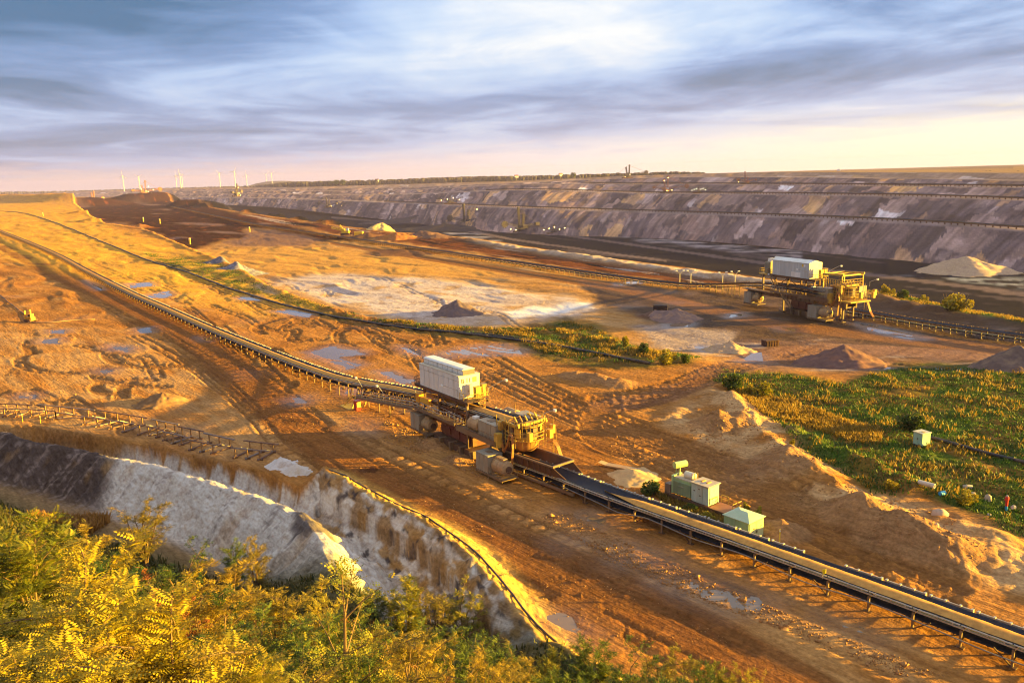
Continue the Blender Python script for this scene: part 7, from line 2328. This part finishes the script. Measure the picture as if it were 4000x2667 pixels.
# small leaf-cloud bushes of the plain
def make_bush(seed, h, w, n, leaf, tb, size=0.22):
    R = np.random.RandomState(seed)
    wood = MB()
    for i in range(6):
        a = i + R.uniform(-0.4, 0.4)
        wood.tube([(0, 0, -0.2), (0.15 * w * math.cos(a), 0.15 * w * math.sin(a), h * 0.4), (0.35 * w * math.cos(a), 0.35 * w * math.sin(a), h * R.uniform(0.7, 0.95))], [0.06, 0.04, 0.012], 4, False)
    c = R.uniform(-1, 1, (9, 3)) * np.array([0.33 * w, 0.33 * w, 0.28 * h]) + np.array([0, 0, h * 0.5])
    ci = R.randint(0, 9, n)
    d = R.normal(0, 1, (n, 3))
    d /= np.linalg.norm(d, axis=1)[:, None]
    pos = c[ci] + d * (R.uniform(0.3, 1, n) ** 0.5)[:, None] * np.array([0.26 * w, 0.26 * w, 0.27 * h])
    pos[:, 2] = np.clip(pos[:, 2], 0.02, None)
    V = np.array([(0, -0.5, 0), (0.5, 0, 0.12), (0, 0.5, 0), (-0.5, 0, -0.12)]) * size
    P = orient(V, pos, d + R.normal(0, 0.6, (n, 3)), R.uniform(0, 3, n), R.uniform(0.6, 1.5, n))
    F = (np.array([[0, 1, 2, 3]])[None] + (np.arange(n) * 4)[:, None, None]).reshape(-1, 4)
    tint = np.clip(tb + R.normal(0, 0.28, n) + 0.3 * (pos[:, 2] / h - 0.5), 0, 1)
    r = thing('bush', 'prototype', 'bush', (0, 0, 0))
    wood.build('trunk', BARK, r)
    new_mesh('crown', P.reshape(-1, 3), F, leaf, False, r, attrs={'tint': ('FLOAT', np.repeat(tint, 4))})
    return r, h
BUSH = [make_bush(31, 2.6, 2.6, 1500, LEAF_GOLD, 0.6), make_bush(32, 2.6, 2.2, 1400, LEAF_GREEN, 0.6), make_bush(33, 3.2, 1.7, 1400, LEAF_GOLD, 0.35)]
_ub = set()
def bush(kind, px, py, h, wide, label, lev=0.0):
    c = G(px, py, lev)
    r0, hb = BUSH[kind]
    r = r0 if kind not in _ub else copy_tree(r0)
    _ub.add(kind)
    r.location = (c[0], c[1], gz(c[0], c[1]) - 0.1)
    s = h / hb
    r.scale = (s * wide, s * wide, s)
    r.rotation_euler = (0, 0, (px * 0.37) % 6.28)
    tag(r, label, 'bush', 'bushes and saplings of the plain')
BU = [(0, 2610, 1428, 3.4, 1.15, 'round golden bush at the end of the thick black pipe', -0.5), (2, 2445, 1378, 3.0, 1.0, 'slim yellow sapling in the weeds left of the round golden bush', -1), (1, 2515, 1400, 2.6, 1.0, 'brownish bush between the slim sapling and the round golden bush', -1), (0, 2345, 1330, 3.0, 1.0, 'golden bush at the right end of the weedy island', -1.5), (0, 2200, 1300, 2.2, 1.9, 'broad golden weed clump on the island beside the basin', -2), (0, 2260, 1310, 2.0, 1.7, 'second broad golden weed clump on the island', -2), (1, 2675, 1425, 2.2, 1.0, 'small green bush right of the round golden bush', -0.5),
      (1, 2870, 1512, 3.2, 1.2, 'dark green tree bush on top of the sand bank by the road', 0.5), (2, 2835, 1500, 2.4, 1.0, 'yellow sapling left of the dark bush on the sand bank', 0.5), (0, 2975, 1540, 3.2, 1.2, 'bright yellow green bush right of the dark one on the sand bank', 0.3), (0, 2930, 1530, 2.0, 1.2, 'low golden bush between the two big bushes on the sand bank', 0.3), (1, 3560, 1680, 3.0, 1.4, 'dark olive bush behind the green cabinet', 0), (2, 3092, 1770, 1.8, 0.9, 'narrow yellow sapling on the dune below the long ridge', 0.5), (0, 3780, 1950, 2.0, 1.2, 'golden bush among the pale rocks', 0.5), (0, 3480, 1900, 1.4, 1.3, 'low yellow bush left of the concrete pipe', 0.5),
      (0, 3460, 1142, 3.6, 1.1, 'small orange bush left on the grassy berm', ZL), (0, 3485, 1150, 2.6, 1.0, 'lower orange bush beside the small one on the berm', ZL), (1, 3530, 1165, 3.2, 1.4, 'wide olive bush on the grassy berm', ZL), (0, 3610, 1170, 2.6, 1.1, 'rounded golden bush in the middle of the berm', ZL), (0, 3705, 1200, 5.0, 1.1, 'tall golden bush on the right part of the berm', ZL), (0, 3745, 1228, 5.4, 1.3, 'largest golden bush of the berm, in front', ZL), (2, 3372, 1118, 2.4, 0.8, 'thin sapling at the left tip of the berm', ZL),
      (1, 2545, 1930, 1.8, 1.7, 'grey green bush behind the belt left of the transformer', 0), (2, 2960, 2040, 2.0, 0.7, 'thin yellow weed stalk right of the green shed', 0), (2, 2915, 2015, 1.9, 0.7, 'thin yellow weed stalk behind the green shed', 0), (0, 2760, 2030, 1.1, 1.8, 'low weed clump between the belt and the skid', 0), (1, 2700, 1995, 1.0, 2.0, 'dark weed clump under the skid edge', 0)]
for k, px_, py_, h, wd, lab, lv in BU:
    bush(k, px_, py_, h, wd, lab, lv)

# horizon trees that can be told apart
for i, (px_, top, D, h, wd, lab) in enumerate([(1313, 702, 4200, 26, 1.3, 'left of two round trees on the hazy horizon'), (1338, 701, 4200, 27, 1.2, 'right of two round trees on the hazy horizon'), (2239, 673, 3600, 24, 1.1, 'single dark round tree on the skyline above the pit'), (1292, 706, 4300, 20, 1.2, 'small round tree at the left end of the horizon trees')]):
    P = GD(px_, top, D)
    r = copy_tree(BUSH[1][0])
    s = h / 2.6
    r.location = (P[0], P[1], P[2] - h)
    r.scale = (s * wd, s * wd, s)
    r.name = 'tree'
    tag(r, lab, 'tree', 'lone trees on the horizon')

def far_woods():
    R = np.random.RandomState(77)
    V, F = [], []
    def row(xs, tops, D, n, h):
        for _ in range(n):
            f = R.uniform(0, len(xs) - 1.001)
            i = int(f)
            t = f - i
            px_ = xs[i] * (1 - t) + xs[i + 1] * t
            py_ = tops[i] * (1 - t) + tops[i + 1] * t
            d = (D[i] * (1 - t) + D[i + 1] * t) * R.uniform(0.97, 1.08)
            P = GD(px_, py_, d)
            top = P[2] + R.uniform(-0.35, 0.25) * h
            rx = R.uniform(0.5, 1.1) * h
            k = len(V)
            for zz, q in ((top - 1.6 * h, 0.75), (top - 0.55 * h, 1.0), (top - 0.15 * h, 0.7), (top, 0.15)):
                for a in range(6):
                    b = a * math.pi / 3 + R.uniform(-0.3, 0.3)
                    V.append((P[0] + rx * q * math.cos(b) * R.uniform(0.8, 1.2), P[1] + rx * q * math.sin(b), zz + R.uniform(-0.08, 0.08) * h))
            for a in range(3):
                for c in range(6):
                    F.append((k + a * 6 + c, k + a * 6 + (c + 1) % 6, k + a * 6 + 6 + (c + 1) % 6, k + a * 6 + 6 + c))
    row([-200, 200, 480, 700, 1000, 1130, 1350, 1600, 1850, 2000], [752, 748, 740, 734, 726, 712, 708, 700, 691, 690], [9000, 8500, 8000, 7600, 6500, 4600, 4400, 4300, 4200, 4000], 1700, 15)
    row([2000, 2200, 2380, 2500, 2640, 2760], [690, 684, 680, 677, 673, 676], [4000, 3800, 3500, 3300, 3000, 2900], 380, 12)
    row([3580, 3700, 3780, 3850, 3930, 4000, 4200], [673, 673, 671, 669, 672, 669, 672], [1700, 1700, 1650, 1600, 1560, 1500, 1400], 240, 5)
    o = new_mesh('far_woods', np.array(V), np.array(F), M('hazy wood', (0.050, 0.045, 0.028), 0.95, 0, (0.08, 0.05, 0.03), 0.6, 0.02, spec=0.05))
    tag(o, 'dark line of far woods along the horizon above the pit', 'woods', kind='stuff')
far_woods()

def sample_mask(n, poly, fn, lev=0.0, seed=1):
    """random ground points whose plan pixel lies in a traced outline"""
    R = np.random.RandomState(seed)
    W = np.array([G(*p, lev)[:2] for p in poly])
    lo, hi = W.min(0), W.max(0)
    out = np.zeros((0, 2))
    while len(out) < n:
        P = R.uniform(lo, hi, (n * 2, 2))
        m = inpoly(P[:, 0], P[:, 1], W)
        P = P[m]
        if fn is not None and len(P):
            P = P[fn(P, R)]
        out = np.concatenate([out, P])
        if len(P) == 0:
            break
    return out[:n], R

def tufts(name, label, groups, blades, mats):
    """many grass tufts joined in one mesh; groups: (points, height, spread, tint)"""
    Vs, Fs, Ts = [], [], []
    k = 0
    for P, h, sp, tint, R in groups:
        n = len(P)
        z = gzs(P)
        for b in range(blades):
            a = R.uniform(0, 2 * np.pi, n)
            hh = h * R.uniform(0.5, 1.3, n)
            o = R.uniform(-sp, sp, (n, 2))
            bx_, by_ = P[:, 0] + o[:, 0], P[:, 1] + o[:, 1]
            lean = R.uniform(0.1, 0.7, n) * hh
            w = 0.07 + 0.09 * hh
            c, s = np.cos(a), np.sin(a)
            v0 = np.stack([bx_ - s * w, by_ + c * w, z - 0.08], 1)
            v1 = np.stack([bx_ + s * w, by_ - c * w, z - 0.08], 1)
            v2 = np.stack([bx_ + c * lean + s * w * .5, by_ + s * lean - c * w * .5, z + hh * 0.8], 1)
            v3 = np.stack([bx_ + c * lean * 1.3, by_ + s * lean * 1.3, z + hh], 1)
            Vs.append(np.stack([v0, v1, v2, v3], 1).reshape(-1, 3))
            Fs.append(np.arange(n)[:, None] * 4 + np.array([[0, 1, 2, 3]]) + k)
            Ts.append(np.repeat(np.clip(tint + R.normal(0, 0.22, n), 0, 1), 4))
            k += 4 * n
    o = new_mesh(name, np.concatenate(Vs), np.concatenate(Fs), mats, False, attrs={'tint': ('FLOAT', np.concatenate(Ts))})
    tag(o, label, 'grass', kind='stuff')
    return o

def patch(freq, seed, thr):
    return lambda P, R: fbm(P[:, 0] / freq, P[:, 1] / freq, 3, seed) + R.uniform(-0.15, 0.15, len(P)) > thr
g0, R0 = sample_mask(15000, GRASS_PX[0], patch(13, 251, -0.28), 0, 201)
g1, R1 = sample_mask(5200, GRASS_PX[1], patch(9, 211, -0.15), -1.5, 202)
g2, R2 = sample_mask(2600, GRASS_PX[2], patch(12, 213, 0.0), -1.0, 203)
g3, R3 = sample_mask(2400, GRASS_PX[3], patch(7, 215, -0.1), ZL, 204)
tufts('meadow_grass', 'green and olive rough grass covering the right hand field', [(g0, 0.32, 0.5, 0.4, R0), (g1, 0.42, 0.5, 0.5, R1), (g2, 0.35, 0.6, 0.55, R2), (g3, 0.5, 0.6, 0.6, R3)], 3, mat_leaf('meadow blade', (0.035, 0.10, 0.014), (0.12, 0.15, 0.022), 0.3))
h0, R0 = sample_mask(1700, GRASS_PX[0], patch(6, 221, 0.12), 0, 205)
hh, R5 = sample_mask(2300, [(2830, 1500), (2960, 1540), (3100, 1570), (3300, 1640), (3450, 1690), (3430, 1740), (3300, 1720), (3130, 1660), (3000, 1640), (2930, 1590)], None, 0, 206)
h1, R1 = sample_mask(3000, GRASS_PX[1], patch(7, 223, 0.05), -1.5, 207)
h3, R3 = sample_mask(1500, GRASS_PX[3], patch(6, 225, 0.0), ZL, 208)
h4, R4 = sample_mask(900, [(2500, 1900), (2640, 1960), (2860, 2040), (3020, 2130), (2960, 2110), (2700, 2030)], None, 0, 209)
tufts('golden_weeds', 'golden dry weeds glowing in patches over the field and the pipe side', [(h0, 0.65, 0.4, 0.55, R0), (hh, 0.62, 0.4, 0.7, R5), (h1, 0.7, 0.4, 0.65, R1), (h3, 0.7, 0.5, 0.7, R3), (h4, 0.5, 0.4, 0.3, R4)], 3, mat_leaf('weed blade', (0.14, 0.11, 0.02), (0.42, 0.24, 0.03), 0.4))
s0, R0 = sample_mask(9000, [(-400, 1830), (200, 1870), (400, 1930), (600, 2040), (900, 2220), (1100, 2300), (1300, 2420), (1700, 2480), (2200, 2650), (2300, 3100), (-900, 3400)], None, 0, 231)
keep = ((s0[:, 0] - 5) * -0.536 + (s0[:, 1] - 59) * -0.844) > 0.5
s0 = s0[keep]
tufts('slope_grass', 'dark rough grass under the foreground shrubs', [(s0, 0.5, 0.5, 0.35, R0)], 3, mat_leaf('slope blade', (0.035, 0.05, 0.01), (0.16, 0.10, 0.02), 0.3))
d0 = np.random.RandomState(233).uniform(-1, 1, (1500, 2))
c = plant_d = GD(900, 2640, 40)
dg = np.stack([c[0] + d0[:, 0] * 4.5, c[1] + d0[:, 1] * 3.0], 1)
c = GD(260, 1965, 100)
dg2 = np.stack([c[0] + d0[:700, 0] * 4.0, c[1] + d0[:700, 1] * 2.5], 1)
tufts('dry_grass', 'tall dry orange grass clumps between the foreground shrubs', [(dg, 1.0, 0.3, 0.75, np.random.RandomState(5)), (dg2, 1.1, 0.3, 0.8, np.random.RandomState(6))], 3, mat_leaf('dry blade', (0.25, 0.13, 0.03), (0.46, 0.22, 0.05), 0.4))

def clods():
    """loose clods of mud along the belts and heaps"""
    areas = [([(900, 1480), (1350, 1700), (1900, 1980), (2600, 2350), (3100, 2640), (2500, 2640), (2100, 2450), (1700, 2150), (1250, 1850), (950, 1650)], 2200, 0.05), ([(1500, 1250), (2300, 1500), (2400, 1700), (2000, 1600), (1450, 1380)], 1500, 0.07), ([(2080, 1930), (2400, 2100), (2800, 2280), (3200, 2450), (3700, 2640), (3500, 2640), (3100, 2480), (2700, 2330), (2350, 2180), (2050, 2020)], 2600, 0.080), ([(1500, 1640), (1700, 1700), (1950, 1830), (1900, 1880), (1700, 1790), (1480, 1720)], 900, 0.110), ([(2600, 1650), (2900, 1560), (3300, 1850), (3900, 2100), (3800, 2250), (3300, 2050), (2900, 1850)], 1400, 0.100), ([(2100, 1600), (2500, 1700), (3000, 1850), (3600, 2150), (3500, 2200), (2900, 1920), (2300, 1750)], 1000, 0.060), ([(0, 1280), (500, 1260), (900, 1500), (700, 1600), (0, 1560)], 1200, 0.080)]
    base = np.array([(1, 0, 0), (-0.4, 0.9, 0), (-0.5, -0.85, 0), (0.1, 0.1, 0.8), (0.1, 0, -0.5)])
    fc = np.array([(0, 1, 3), (1, 2, 3), (2, 0, 3), (1, 0, 4), (2, 1, 4), (0, 2, 4)])
    Vs, Fs = [], []
    k = 0
    for poly, n, s in areas:
        P, R = sample_mask(n, poly, patch(5, 241, -0.1), 0, 240 + n)
        n = len(P)
        z = gzs(P)
        sc = s * R.lognormal(0, 0.5, n)
        a = R.uniform(0, 6.28, n)
        j = base[None] * (1 + R.uniform(-0.35, 0.35, (n, 5, 1)))
        c, q = np.cos(a)[:, None], np.sin(a)[:, None]
        V = np.stack([P[:, :1] + sc[:, None] * (j[..., 0] * c - j[..., 1] * q), P[:, 1:] + sc[:, None] * (j[..., 0] * q + j[..., 1] * c), z[:, None] + sc[:, None] * (j[..., 2] + 0.1)], -1)
        Vs.append(V.reshape(-1, 3))
        Fs.append((fc[None] + (np.arange(n) * 5)[:, None, None]).reshape(-1, 3) + k)
        k += 5 * n
    o = new_mesh('mud_clods', np.concatenate(Vs), np.concatenate(Fs), M('clod', (0.40, 0.21, 0.085), 0.95, 0, (0.25, 0.12, 0.05), 0.6, 0.8, spec=0.1))
    tag(o, 'loose mud clods scattered along the belts and heaps', 'clods', kind='stuff')
clods()
